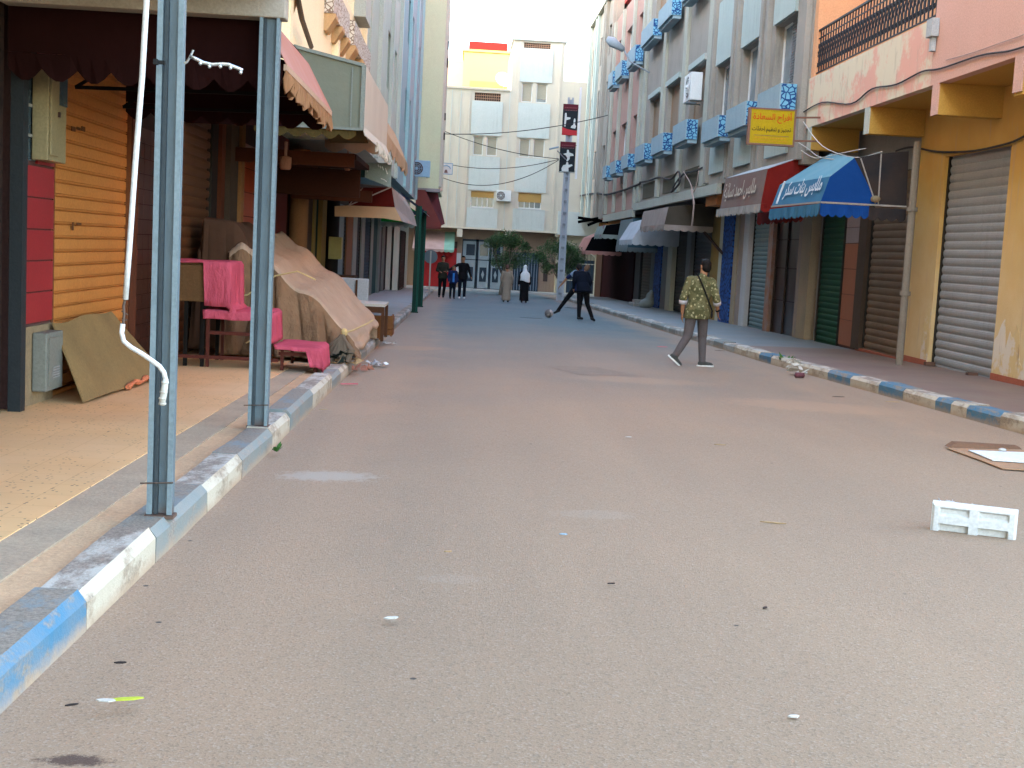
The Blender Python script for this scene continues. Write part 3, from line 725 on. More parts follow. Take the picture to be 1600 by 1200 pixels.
def ochre_wall():
    mt, nt, b = new_mat('yellow ochre wall'); g = nd(nt, 'ShaderNodeNewGeometry'); sp = nd(nt, 'ShaderNodeSeparateXYZ'); nt.links.new(g.outputs['Position'], sp.inputs[0])
    a = nd(nt, 'ShaderNodeMath', operation='MULTIPLY_ADD'); nt.links.new(noise(nt, 1.6, 6, rough=.7), a.inputs[0]); a.inputs[1].default_value = 2.6; nt.links.new(sp.outputs[2], a.inputs[2])
    mr = nd(nt, 'ShaderNodeMapRange'); mr.inputs[1].default_value = 1.6; mr.inputs[2].default_value = 4.4; nt.links.new(a.outputs[0], mr.inputs[0])
    lo = mix(nt, ramp(nt, noise(nt, 1.2, 6), .35, .65), (.60,.44,.24), (.54,.37,.18)); hi = mix(nt, ramp(nt, noise(nt, .9, 4), .35, .65), (.56,.34,.10), (.50,.29,.08))
    col = mix(nt, mr.outputs[0], lo, hi); st = noise(nt, 1, 6, pos_node(nt, 6, 6, .5), .7); col = mix(nt, ramp(nt, st, .56, .8), col, (.40,.30,.20))
    fin(nt, b, col, .9, noise(nt, 45, 3), .3, .1); return mt
YEL = ochre_wall()
YPEEL = peeling('yellow peeling to plaster', (.56,.40,.19), (.58,.50,.40), (.22,.15,.11), 1.8)
PEACH = M('peach render', (.62,.32,.17), (.55,.28,.15), 1.2, streak=.15)
R1 = thing('building', 'pink and yellow building with a railed balcony at the right edge', 'building', (XG, 18, gz(18)))
zs = 4.22
mb = MB(); holes = [(18.75, 21.42, -1, 3.42), (22.65, 26.45, -1, 3.35)]
mb.wallX(XG, .3, 9.0, 22.55, gz(22)-.2, zs, [(18.75, 21.35, -1, 3.34)]); mb.build('ground_wall', YEL, R1)
mb = MB(); mb.box(XG+.14, XG+.4, 22.55, 26.6, gz(26)-.2, zs); mb.build('ground_wall', M('grey plaster', (.26,.24,.22), (.20,.185,.17), 1.5, streak=.4), R1)
# worn plaster feet of the yellow wall
mb = MB()
for (y0, y1, h) in ((17.3, 18.72, .95), (14.5, 17.3, .7), (21.37, 21.7, 1.1)):
    mb = MB(); n = 14; r = random.Random(int(y0*10))
    pts = [(XG-.006, y0, G0(y0)-.05), (XG-.006, y1, G0(y1)-.05)] + [(XG-.006, y1-(y1-y0)*k/n, G0(y0)+h*(.55+.45*math.sin(k*1.3+y0)*r.random()+.3*r.random())) for k in range(n+1)]
    mb.prism(pts, (.005, 0, 0)); mb.build('bare_plaster', YPEEL, R1)
mb = MB(); mb.box(XG-.03, XG-.008, 9, 18.7, G0(18)-.12, G0(14)+.03, 0); mb.box(XG-.03, XG-.008, 21.4, 22.5, G0(22)-.1, G0(22)+.10); mb.build('skirting', M('red skirting tile', (.33,.10,.06)), R1)
# balcony slab and fascia
mb = MB(); mb.box(XU, XG+.29, 9.0, 26.58, zs+.004, zs+.2); mb.build('soffit', YELB, R1)
mb = MB(); mb.box(XU-.004, XU+.15, 19.55, 26.6, zs+.0, 5.23); mb.build('fascia', FASC, R1)
mb = MB(); mb.box(XU-.003, XU+.15, 9.0, 19.548, zs+.0, 5.23); mb.build('fascia', PINK, R1)
mb = MB(); mb.box(XU-.002, XU+.15, 9.0, 19.55, 5.232, 15); mb.build('upper_wall', PINK, R1)
mb = MB(); mb.box(XU+.152, XU+.34, 19.40, 19.55, 5.232, 15); mb.build('balcony_side_wall', PEACH, R1)
mb = MB(); mb.box(XG-.02, XG+.25, 19.56, 26.6, 4.45, 15); mb.build('balcony_back_wall', PEACH, R1)
mb = MB(); mb.box(XU+.02, XG+.25, 26.35, 26.6, 5.232, 15); mb.build('balcony_end_wall', PEACH, R1)
mb = MB(); mb.box(XG-.05, XG-.021, 20.4, 22.2, 5.3, 7.5); mb.build('balcony_door', M('dark wood door', (.07,.04,.03)), R1)
mb = MB(); mb.box(XU+.15, XG-.022, 19.56, 26.34, 4.43, 4.5); mb.build('balcony_floor', CONC, R1)
for i, y in enumerate((13.2, 16.4, 19.3, 22.55, 26.3)):
    mb = MB(); mb.box(XU+.02, XG-.002, y-.12, y+.13, 3.76 if i != 1 else 3.72, zs); mb.build('beam', YELB, R1)
    mb = MB(); mb.box(XU-.006, XU+.018, y-.12, y+.13, 3.76, zs-.002); mb.build('beam_end', PINK if i < 3 else OFFW, R1)
# railing: uprights, rails and twisted scrolls
IRON = M('black iron', (.025,.025,.03), rough=.5)
rl = MB(); y0, y1, zb, zt = 19.62, 26.45, 5.30, 6.14
rl.box(XU+.05, XU+.09, y0, y1, zt, zt+.04); rl.box(XU+.055, XU+.085, y0, y1, zb, zb+.02); rl.box(XU+.06, XU+.08, y0, y1, zt-.15, zt-.13)
rl = rl.build('railing', IRON, R1); WP[rl.name] = WP[R1.name]
up_ = MB(); up_.box(-.011, .011, -.011, .011, 0, zt-zb-.02); ume = up_.mesh('railing_bar', IRON)
sc = MB()
def curl(a0, turns, r, cx, cz, sgn):
    return [(0, cx+sgn*r*(1-k/14*.75)*math.cos(a0+turns*k/14*6.28), cz+r*(1-k/14*.75)*math.sin(a0+turns*k/14*6.28)) for k in range(15)]
for sg in (1, -1):
    sc.tube(curl(0, 1.2, .055, sg*.02, .52, sg), .0105, 4); sc.tube(curl(3.14, 1.2, .055, sg*.02, .16, sg), .0105, 4)
    sc.tube([(0, sg*.075, .52), (0, sg*.02, .40), (0, -sg*.055, .28), (0, -sg*.05, .16)], .0105, 4)
sme = sc.mesh('railing_scroll', IRON); y = y0+.12; k = 0
while y < y1:
    inst('railing_bar', ume, rl, (XU+.07, y, zb+.02)); inst('railing_scroll', sme, rl, (XU+.07, y+.11, zb+.02)); y += .175; k += 1
mb = MB(); n = 10
for zz in (zb+.25, zb+.5): mb.box(XU+.05, XU+.09, y0, y0+.05, zb, zt)
mb.build('railing_post', IRON, rl)
# junction box, cables on the fascia
mb = MB(); mb.box(XU-.12, XU-.006, 19.35, 19.6, 4.93, 5.2); mb.box(XU-.08, XU-.008, 19.42, 19.53, 4.72, 4.93); tag(mb.build('junction_box', M('grey plastic', (.40,.41,.41)), bevel=.01, origin=None), 'grey junction box on the pink fascia beside the balcony railing', 'junction box')
def cable(pts, r, label, mat=None, group=None):
    P = [Vector(p) for p in pts]; out = []
    for i in range(len(P)-1):          # smooth the path a little
        p0 = P[max(i-1, 0)]; p1 = P[i]; p2 = P[i+1]; p3 = P[min(i+2, len(P)-1)]
        for k in range(5):
            t = k/5; out.append(.5*((2*p1)+(p2-p0)*t+(2*p0-5*p1+4*p2-p3)*t*t+(3*p1-p0-3*p2+p3)*t**3))
    out.append(P[-1]); mb = MB(); mb.tube(out, r, 5); return tag(mb.build('cable', mat or M('dark cable', (.06,.055,.055))), label, 'cable', group)
def fx(px_, py_, X): return tuple(atX(px_, py_, X))
cable([fx(1252,177,6.97), fx(1285,160,6.97), fx(1330,162,6.97), fx(1362,139,6.97), fx(1400,132,6.97), fx(1440,112,6.97), fx(1470,107,6.97), fx(1530,87,6.97), fx(1575,80,6.97), fx(1600,73,6.97)], .014, 'dark cable clipped along the foot of the pink fascia')
cable([fx(1478,94,6.975), fx(1520,82,6.975), fx(1560,68,6.975), fx(1600,54,6.975)], .007, 'thin pale cable above the dark one on the pink wall', M('pale cable', (.36,.26,.22)))
cable([fx(1400,236,7.96), fx(1425,230,7.96), fx(1465,237,7.96), fx(1520,236,7.96), fx(1575,224,7.96), fx(1600,213,7.96)], .018, 'drooping cable on the yellow wall above the grey shutter')
PALEC = M('pale cable', (.36,.26,.22))
cable([fx(1255,190,6.95), fx(1285,228,6.9), fx(1335,246,6.9), fx(1378,237,6.9)], .009, 'white cable hanging from the fascia to the blue awning', M('white cable', (.5,.47,.42)))
cable([fx(1252,235,6.9), fx(1275,247,6.9), fx(1312,240,6.85), fx(1352,232,6.9)], .009, 'white cable looping below the yellow sign', M('white cable', (.5,.47,.42)))
cable([fx(1248,223,6.9), fx(1262,232,6.9), fx(1280,245,6.9), fx(1310,250,6.85)], .009, 'second white cable sagging behind the blue awning top', M('white cable', (.5,.47,.42)))
# near grey shutter and its lower latch
GRSH = M('grey shutter paint', (.28,.275,.27), (.235,.23,.225), 1.5, .5, .1, streak=.4)
s = shutter(R1, XG+.10, -1, 18.80, 21.30, G0(21)+.01, 3.34, .138, GRSH, False, None, 'wide grey roller shutter in the yellow wall')
mb = MB()
for y in (19.4, 21.2): mb.box(XG-.10, XG+.06, y-.05, y+.05, G0(21)+.01, G0(21)+.07)
mb.build('latch', M('rusty latch', (.13,.07,.05)), s)
# brown shutter under the blue awning, orange tile pier, green shutter
BR2 = M('brown beige slat', (.17,.115,.075), (.12,.08,.055), 1.4, .8, .1, streak=.4)
shutter(R1, XG+.07, -1, 22.85, 25.0, G0(25)+.05, 3.2, .135, BR2, False, None, 'brown roller shutter under the blue awning')
mb = MB(); mb.box(XG-.02, XG+.099, 22.4, 25.3, G0(25)-.1, G0(25)+.06); mb.build('doorstep', M('red skirting tile', ()), R1)
mb = MB(); mb.box(XG-.04, XG+.099, 25.06, 25.55, G0(25)+.03, 3.3); mb.build('pilaster', M('grey brown pier', ()), R1)
pt = MB(); pt.box(XG+.02, XG+.099, 25.57, 26.55, G0(26), 3.2); pt = pt.build('tiled_pier', M('tile backing', ()), R1); WP[pt.name] = WP[R1.name]
tiles(pt, XG+.02, -1, 25.58, 26.54, G0(26)+.05, G0(26)+2.15, 1, 4, M('rust orange tile', (.26,.09,.04), (.21,.075,.035), 2, .45), .012)
tiles(pt, XG+.02, -1, 25.58, 26.54, G0(26)+2.15, G0(26)+2.8, 1, 2, M('grey pink tile', (.24,.19,.18)), .012)

# ---- R2: grey building (two facade patterns) ; R3: pink narrow ; R4: grey far
GREYR = M('grey beige render', (.300,.270,.232), (.245,.22,.185), .8, streak=.7)
WHITER = M('white grey panel', (.37,.425,.395), (.315,.36,.335), .9, streak=.5)
PIN2 = M('dusty pink panel', (.38,.24,.20), (.32,.205,.17), 1, streak=.3)
CREM2 = M('cream pilaster', (.37,.37,.31), (.31,.31,.26), 1, streak=.3)
BLUMOT = voro_lines('blue motif', (.16,.38,.52), (.008,.045,.16), 9, .13)
BLUBOX = M('pale blue plaster', (.27,.36,.40), (.225,.31,.35), 1.5, streak=.3)
TAN = M('tan blind', (.27,.19,.13), (.22,.155,.105), 2)
def planter(parent, y0, y1, z0, z1, front=6.52):
    mb = MB(); mb.box(front, XU-.12, y0, y1, z0, z1)
    mb.box(front+.08, XU-.12, y0+.02, y1-.02, z0-.10, z0-.002)
    o = mb.build('planter_box', BLUBOX, parent); WP[o.name] = WP[parent.name]
    mb = MB(); mb.box(front+.03, XU-.13, y0-.012, y0-.002, z0+.01, z1-.01); mb.build('patterned_tile', BLUMOT, o)
def R_shell(label, y0, y1, wallmat, zsoff, ztop, holes, gmat):
    b = thing('building', label, 'building', (XG, (y0+y1)/2, gz((y0+y1)/2)))
    mb = MB(); mb.wallX(XU, .32, y0, y1, zsoff, ztop, holes); mb.build('upper_wall', wallmat, b)
    mb = MB(); mb.box(XU+.60, XG+12, y0+.003, y1-.003, zsoff+.12, ztop-.2); mb.build('building_body', wallmat, b)
    mb = MB(); mb.box(XU+.32, XG+1, y0+.003, y1-.003, zsoff, zsoff+.12); mb.build('soffit', gmat, b)
    mb = MB(); mb.box(XG+.15, XG+.5, y0, y1, gz(y1)-.3, zsoff); mb.build('ground_wall', gmat, b)
    return b
GR_G = M('grey plaster', ())
# pattern a: three bays with tall windows, white panels above and below
bays = [(27.95, 29.9), (31.2, 33.35), (34.45, 36.6)]
ha = [(a, b_-.02, 5.26, 6.82) for a, b_ in bays] + [(a, b_-.02, 8.6, 10.2) for a, b_ in bays]
hb = [(38.5, 40.9, 5.64, 7.28), (43.0, 45.5, 5.64, 7.33), (47.25, 49.7, 5.64, 7.36)]
hb += [(a, b_, 10.3, 11.9) for a, b_, _, _ in hb]
R2 = R_shell('long grey apartment building with blue and white window boxes over the red awning', 26.63, 52.0, GREYR, 3.5, 13.4, ha+hb, GR_G)
for (a, b_) in bays:
    for (zlo, zhi) in ((3.82, 4.62), (6.84, 8.58), (10.22, 13.2)):
        mb = MB(); mb.box(XU-.07, XU-.002, a, b_, zlo, zhi); mb.build('wall_panel', WHITER, R2)
    planter(R2, a-.85, b_-.75, 4.62, 5.18)
for (a, b_, z0, z1) in ha: windowX(R2, XU, -1, a, b_, z0, z1, WHITEF, GLASSB, 1, depth=.25, louvre=M('grey louvre', (.20,.20,.20)))
for y in (26.9, 30.4, 30.95, 33.7, 34.2, 37.0):
    mb = MB(); mb.box(XU-.12, XU-.001, y-.13, y+.13, 3.6, 13.2); mb.build('pilaster', GREYR, R2)
for (a, b_, z0, z1) in hb:
    windowX(R2, XU, -1, a, b_, z0, z1, TAN, M('tan blind', ()), 0, depth=.2)
    mb = MB(); mb.box(XU-.09, XU-.002, a-.15, b_+.15, z1+.02, z1+.2); mb.build('lintel', WHITER, R2)
for y in (37.6, 41.9, 46.3, 51.2):
    mb = MB(); mb.box(XU-.10, XU-.001, y-.3, y+.3, 3.55, 13.2); mb.build('pilaster', CREM2, R2)
for (a, b_) in ((38.5, 40.9), (43.0, 45.5), (47.4, 49.8)): planter(R2, a, b_, 4.95, 5.55)
for (a, b_) in ((38.5, 40.9), (42.9, 45.7), (47.0, 50.0)): planter(R2, a, b_, 9.35, 9.95)
# openwork band with cables above the far shops of R2
mb = MB(); mb.box(6.86, 7.0-.003, 34.9, 51.9, 3.22, 3.5); mb.build('ledge', CREM2, R2)
mb = MB()
for (a, b_) in ((37.4, 40.8), (41.8, 45.2), (46.4, 50.2)): mb.box(XU-.02, XU-.004, a, b_, 3.62, 4.2)
mb.build('vent_opening', M('shadowed opening', (.09,.075,.05)), R2)
# R3 pink
hc = [(52.7, 54.6, 5.9, 7.25), (56.6, 58.6, 5.8, 7.25), (60.1, 62.0, 5.8, 7.22)]
hc += [(a, b_, 10.15, 11.4) for a, b_, _, _ in hc]
R3 = R_shell('narrow dusty pink building with white pilasters beyond the grey one', 52.02, 63.0, PIN2, 3.3, 12.6, hc, GR_G)
for h in hc: windowX(R3, XU, -1, *h, WHITEF, GLASSB, 1)
for y in (52.3, 55.6, 59.4, 62.7):
    mb = MB(); mb.box(XU-.12, XU-.001, y-.22, y+.22, 3.35, 12.5); mb.build('pilaster', CREM2, R3)
for (a, b_) in ((53.7, 55.9), (57.7, 59.9), (61.4, 62.9)): planter(R3, a-1.7, b_-1.9, 4.95, 5.5)
for (a, b_) in ((53.4, 56.0), (57.7, 60.1), (61.0, 62.9)): planter(R3, a-1.7, b_-1.9, 9.1, 9.75)
mb = MB(); mb.box(6.86, 6.997, 52.1, 62.9, 2.98, 3.3); mb.build('ledge', CREM2, R3)
mb = MB(); mb.box(XU+.3, XG+6, 44, 62.8, 13.401, 18.6); mb.build('roof_room', M('deep red render', (.40,.07,.065), (.35,.06,.055), 1), R3)
# R4 grey far, up to the end of the street
hd = [(a, a+1.1, z, z+1.5) for a in (65.0, 69.0, 73.0) for z in (5.4, 8.6, 11.4)]
R4 = R_shell('tall grey building with vertical fins at the far right end', 63.02, 75.2, GREYR, 3.2, 14.2, hd, GR_G)
for h in hd: windowX(R4, XU, -1, *h, M('grey louvre', ()), GLASSB, 1)
for y in (63.4, 66.8, 67.6, 70.8, 71.8, 74.9):
    mb = MB(); mb.box(XU-.16, XU-.001, y-.2, y+.2, 3.3, 14.6); mb.build('pilaster', WHITER if y > 70 else GREYR, R4)
mb = MB(); mb.box(XU-.2, XG+12, 63.02, 75.25, 14.25, 14.6); mb.build('parapet', CREM2, R4)

# ---- ground floor strips on the right, measured on the x = 8 plane
def yR(px_, py_=420): return atX(px_, py_, XG).y
def stripR(pxa, pxb, z1, mat, out=0., name='pilaster', z0=None, lab=None, slat=None):
    """pxb < pxa: from near edge pxa to far edge pxb"""
    ya, yb = yR(pxa), yR(pxb); par = R2 if ya < 51 else R3 if ya < 62 else R4
    if slat: return shutter(par, XG+.10, -1, ya+.06, yb-.06, G0(yb)+.03, z1, slat, mat, False, None, lab)
    mb = MB(); mb.box(XG-out, XG+.149, ya+.006, yb-.006, G0(yb)-.1 if z0 is None else z0, z1); o = mb.build(name, mat, par)
    if lab: o['label'] = lab
    return o
GRN = M('green shutter paint', (.010,.050,.022), (.008,.040,.018), 1.2, .7, .1, streak=.3)
shutter(R2, XG+.05, -1, 26.75, 28.35, G0(28)+.0, 3.1, .125, GRN, False, None, 'dark green roller shutter under the blue awning')
stripR(1268, 1254, 3.3, M('beige pier', (.30,.235,.16), (.24,.185,.13), 2, streak=.4), .06)
stripR(1254, 1247, 3.3, M('peeling pier', (.30,.22,.17), (.16,.17,.18), 5, streak=.5), .03)
DGL = M('brown polished door', (.022,.009,.007), (.014,.007,.006), 1.5, .3, .02, spec=.25)
dr = stripR(1245, 1208, 2.55, DGL, -.06, 'door', lab='dark brown polished door with pale frame'); WP[dr.name] = WP[R2.name]
mb = MB()
for y in (yR(1245)+.02, (yR(1245)+yR(1208))/2, yR(1208)-.06): mb.box(XG+.02, XG+.055, y-.02, y+.02, G0(32), 2.55)
for z in (.5, 1.3, 2.0): mb.box(XG+.03, XG+.056, yR(1245)+.05, yR(1208)-.09, z, z+.025)
mb.build('door_frame', M('dull bronze', (.05,.035,.028), rough=.5), dr)
stripR(1247, 1206, 3.3, M('grey pier', (.17,.17,.165)), -.02, 'lintel', z0=2.56)
stripR(1208, 1201, 3.3, M('rusty pier', (.26,.12,.07), (.22,.24,.25), 5, streak=.5), .06)
TEAL = M('grey teal slat', (.14,.19,.195), (.115,.16,.165), 1.2, .8, .1, streak=.3)
stripR(1201, 1170, 2.75, TEAL, slat=.12, lab='grey teal roller shutter under the red awning')
stripR(1170, 1162, 3.3, M('white pier', (.40,.40,.40), streak=.4), .06)
stripR(1162, 1153, 3.3, M('peeling pier', ()), .02)
stripR(1153, 1147, 3.3, M('beige pier', ()), .05)
MOSB = voro_lines('blue mosaic', (.018,.085,.30), (.006,.020,.085), 6, .16, .6)
stripR(1147, 1131, 3.3, MOSB, .09, 'mosaic_pillar', lab='bright blue patterned mosaic pillar')
stripR(1131, 1124, 3.3, M('cream pier', (.45,.43,.33), streak=.4), .05)
stripR(1124, 1110, 3.3, M('ochre pier', (.27,.17,.055), (.22,.14,.045)), .02)
DSH = M('dark grey slat', (.04,.04,.042), (.03,.03,.032), 1.3, .5, streak=.3)
stripR(1110, 1080, 2.8, DSH, slat=.13)
stripR(1080, 1073, 3.3, M('grey pier', ()), .05)
stripR(1073, 1053, 2.8, M('taupe slat', (.07,.06,.05), (.055,.047,.04)), slat=.13)
stripR(1053, 1046, 3.3, M('cream pier', ()), .1)
stripR(1046, 1034, 3.3, M('grey pier', ()), .0)
stripR(1034, 1024, 3.3, MOSB, .05, 'mosaic_pillar', lab='darker blue mosaic pillar beside a white plastic sack')
stripR(1024, 1018, 3.3, M('grey pier', ()), .04)
stripR(1018, 1000, 2.6, M('grey brown slat', (.12,.10,.08), (.095,.08,.065)), slat=.13)
stripR(1000, 992, 3.0, M('dark grey slat', ()), .0)
stripR(992, 943, 3.0, M('maroon boards', (.014,.004,.005), (.011,.003,.004), 1.5, .9, spec=.03), .06, 'boarded_front', lab='tall dark maroon shopfront')
stripR(943, 934, 2.9, M('brown pier', (.045,.025,.018)), .12)
mb = MB(); mb.box(XG-.02, XG+.14, 26.7, 75, 2.86, 3.2); mb.build('shop_lintel', M('ochre brown lintel', (.20,.10,.035), (.15,.075,.03), 1.4, streak=.4), R2)
# downpipe beside the yellow wall
mb = MB(); P0 = atY(1399, 557, 21.9); P1 = atY(1430, 240, 21.9)
mb.tube([(7.48, 21.25, G0(22)-.02), (7.48, 21.25, 3.55)], .062, 12)
for z in (1.0, 2.4): mb.tube([(7.48, 21.25, z), (7.48, 21.25, z+.07)], .09, 12)
tag(mb.build('downpipe', M('pale downpipe', (.22,.18,.14), (.17,.14,.11), 2, streak=.5), smooth=False), 'pale grey downpipe between the brown shutter and the yellow wall', 'pipe')
# ================================================================== THE END OF THE STREET (plane y = 76)
YE = 76.0
def e(px_, py_, Y=YE): p = atY(px_, py_, Y); return p.x, p.z
CRE = M('cream render', (.53,.475,.39), (.48,.43,.35), .7, streak=.35)
CREP = M('pale blue white panel', (.47,.50,.475), (.43,.46,.435), .8, streak=.4)
BLIND = M('beige roller blind', (.38,.34,.26), (.33,.30,.23), 2)
OBLIND = M('ochre blind', (.50,.30,.10), (.45,.27,.09), 2)
EB = thing('building', 'cream apartment building closing the end of the street, with a tower', 'building', (3, YE, gz(YE)))
def rect(p, q): 
    (x0, z1), (x1, z0) = e(*p), e(*q); return x0, x1, z0, z1
wins = {'L2a': rect((740,212),(754,243)), 'L2b': rect((761,213),(776,244)), 'R2a': rect((812,216),(827,246)), 'R2b': rect((834,217),(850,247)),
        'R3a': rect((816,129),(831,160)), 'R3b': rect((839,130),(854,161)), 'L1': rect((736,298),(771,325)), 'R1': rect((810,301),(845,327))}
holes = list(wins.values()); xr, zr = e(884, 66); xl = -14.0; xt, ztw = e(803, 62); _, zroof = e(800, 143)
zso = e(780, 360)[1]
lv = rect((742,144),(782,159)); rv = rect((819,66),(860,77))
mb = MB(); mb.wallY(YE, .3, xl, xt, zso, zroof, [h for h in holes if h[1] < xt] + [lv]); mb.wallY(YE, .3, xt, xr, zso, ztw, [h for h in holes if h[0] > xt] + [rv]); mb.build('front_wall', CRE, EB)
xrr, zrr = e(905, 128)
mb = MB(); mb.box(xr, 11, YE+.002, YE+.3, e(870,366)[1], zrr); mb.build('side_wing', CRE, EB)
mb = MB(); mb.box(xl, xt-.002, YE+.6, YE+12, zso, zroof-.3); mb.box(xt, xr, YE+.6, YE+12, zso, ztw-.2); mb.box(xr, 11, YE+.5, YE+12, zso, zrr-.2); mb.build('building_body', CRE, EB)
# raised pale panels between windows
def panels(pxl, pxr, tops):
    for (ya, yb) in tops:
        (x0, z1), (x1, z0) = e(pxl+ (330-ya)*-.0, ya), e(pxr, yb)
        yield x0, x1, z0, z1
def panel(x0, x1, z0, z1): mb = MB(); mb.box(x0, x1, YE-.05, YE-.002, z0, z1); mb.build('wall_panel', CREP, EB)
xa = wins['L2a'][0]-.18; xb = wins['L2b'][1]+.22
panel(xa, xb, wins['L2a'][3]+.05, lv[2]-.02); panel(xa, xb, wins['L1'][3]+.05, wins['L2a'][2]-.05); panel(xa, xb, zso+.02, wins['L1'][2]-.04)
xa = wins['R2a'][0]-.18; xb = wins['R2b'][1]+.22
panel(xa, xb, wins['R3a'][3]+.05, rv[2]-.02); panel(xa, xb, wins['R2a'][3]+.05, wins['R3a'][2]-.05); panel(xa, xb, wins['R1'][3]+.05, wins['R2a'][2]-.05); panel(xa, xb, zso+.02, wins['R1'][2]-.04)
for k, (x0, x1, z0, z1) in wins.items():
    mb = MB(); y = YE+.12; f = .05
    mb.box(x0, x0+f, y, y+.06, z0, z1); mb.box(x1-f, x1, y, y+.06, z0, z1); mb.box(x0+f, x1-f, y, y+.06, z0, z0+f); mb.box(x0+f, x1-f, y, y+.06, z1-f, z1)
    if k in ('L1', 'R1'):
        for t in (.28, .5, .72): mb.box(x0+(x1-x0)*t-.025, x0+(x1-x0)*t+.025, y+.002, y+.058, z0+f, z0+(z1-z0)*.62)
        mb.box(x0-.02, x1+.02, YE-.05, YE+.1, z0-.06, z0-.002)
    w = mb.build('window', WHITEF, EB); WP[w.name] = WP[EB.name]
    if k in ('L1', 'R1'):
        zb = z0+(z1-z0)*(.62 if k == 'L1' else .42)
        mb = MB(); mb.box(x0+f, x1-f, y+.03, y+.05, z0+f, zb); mb.build('pane', GLASS, w)
        mb = MB(); n = 9
        for i in range(n): mb.box(x0+.01, x1-.01, y-.03, y-.012, zb+(z1-zb)*i/n+.006, zb+(z1-zb)*(i+1)/n)
        mb.build('roller_blind', OBLIND, w)
    else:
        mb = MB(); n = 12; zb = z0+.05 if k != 'R3b' else z0+.22
        for i in range(n): mb.box(x0+f, x1-f, y+.012, y+.03, zb+(z1-.05-zb)*i/n+.005, zb+(z1-.05-zb)*(i+1)/n)
        mb.build('roller_blind', BLIND, w)
        if k == 'R3b': mb = MB(); mb.box(x0+f, x1-f, y+.03, y+.045, z0+f, z0+.22); mb.build('pane', GLASS, w)
# pierced vents
CLAY = M('clay vent', (.42,.25,.17), (.36,.21,.14))
for v in (lv, rv):
    mb = MB(); x0, x1, z0, z1 = v; nx, nz = 12, 3; t = .025
    for i in range(nx+1): x = x0+(x1-x0)*i/nx; mb.box(x-t/2, x+t/2, YE+.05, YE+.12, z0, z1)
    for k in range(nz+1): z = z0+(z1-z0)*k/nz; mb.box(x0, x1, YE+.052, YE+.118, z-t/2, z+t/2)
    mb.build('pierced_vent', CLAY, EB)
    mb = MB(); mb.box(x0-.01, x1+.01, YE+.28, YE+.31, z0, z1); mb.build('vent_back', M('dark recess', (.07,.05,.045)), EB)
# parapets and cornices
mb = MB(); mb.box(xl, xt-.06, YE-.08, YE+.3, zroof, zroof+.12); mb.build('parapet', CRE, EB)
mb = MB(); mb.box(xt-.08, xr+.1, YE-.12, YE+4, ztw, ztw+.14); mb.build('cornice', CREP, EB)
x2, z2 = e(873, 44); mb = MB(); mb.wallY(YE+.25, .25, xt+.02, x2, ztw+.14, z2, []); mb.box(x2, x2+.2, YE+.25, YE+4, ztw+.14, z2+.02); mb.box(xt+.02, xt+.22, YE+.5, YE+4, ztw+.14, z2+.03); mb.build('tower_parapet', CRE, EB)
for px_ in (729, 804, 868):
    x, _ = e(px_, 250); mb = MB(); mb.box(x-.06, x+.06, YE-.05, YE-.001, zso+.1, (zroof if px_ < 790 else ztw)-.05); mb.build('pilaster', CRE, EB)
for px_ in (686, 702, 716, 792):
    x, _ = e(px_, 250); mb = MB(); mb.box(x-.02, x+.02, YE-.02, YE-.001, zso+.1, zroof-.05); mb.build('render_joint', CREP, EB)
# overhang, beams and ground floor wall set back one metre
YG = YE+1.3
mb = MB(); mb.box(xl, xr, YE+.302, YG+.4, zso, zso+.2); mb.build('soffit', M('dull ochre soffit', (.45,.36,.20)), EB)  # soffit in one dull ochre
mb = MB(); mb.box(xl, xr+.3, YE-.06, YE-.001, zso-.001, zso+.10); mb.build('ledge', M('pale ledge', (.58,.52,.42)), EB)
for px_ in (718, 794, 872):
    x, _ = e(px_, 370); mb = MB(); mb.box(x-.16, x+.16, YE-.02, YG, e(px_, 370)[1], zso-.004); mb.build('beam', CRE, EB)
SALM = M('salmon ground wall', (.30,.215,.16), (.26,.185,.14), 1.2, streak=.3)
zg = gz(YG)
mb = MB(); mb.box(xl, e(868,400,YG)[0], YG, YG+.3, zg-.2, zso); mb.build('ground_wall', SALM, EB)
mb = MB(); mb.box(e(868,400,YG)[0], 11, YG-.9, YG+.3, zg-.2, zso+.6); mb.build('ground_wall', M('pale garden wall', (.38,.35,.27), (.34,.31,.245), 1), EB)
mb = MB(); mb.box(xl, 11, YE-.6, YG, zg-.3, zg+.12); mb.build('doorstep', M('pale step', (.36,.36,.36), (.30,.30,.30)), EB)
mb = MB(); mb.box(e(868,400)[0], 11, YE-.2, YE+.5, e(870,366)[1]-.02, e(870,330)[1]); mb.build('balcony_wall', CREP, EB)
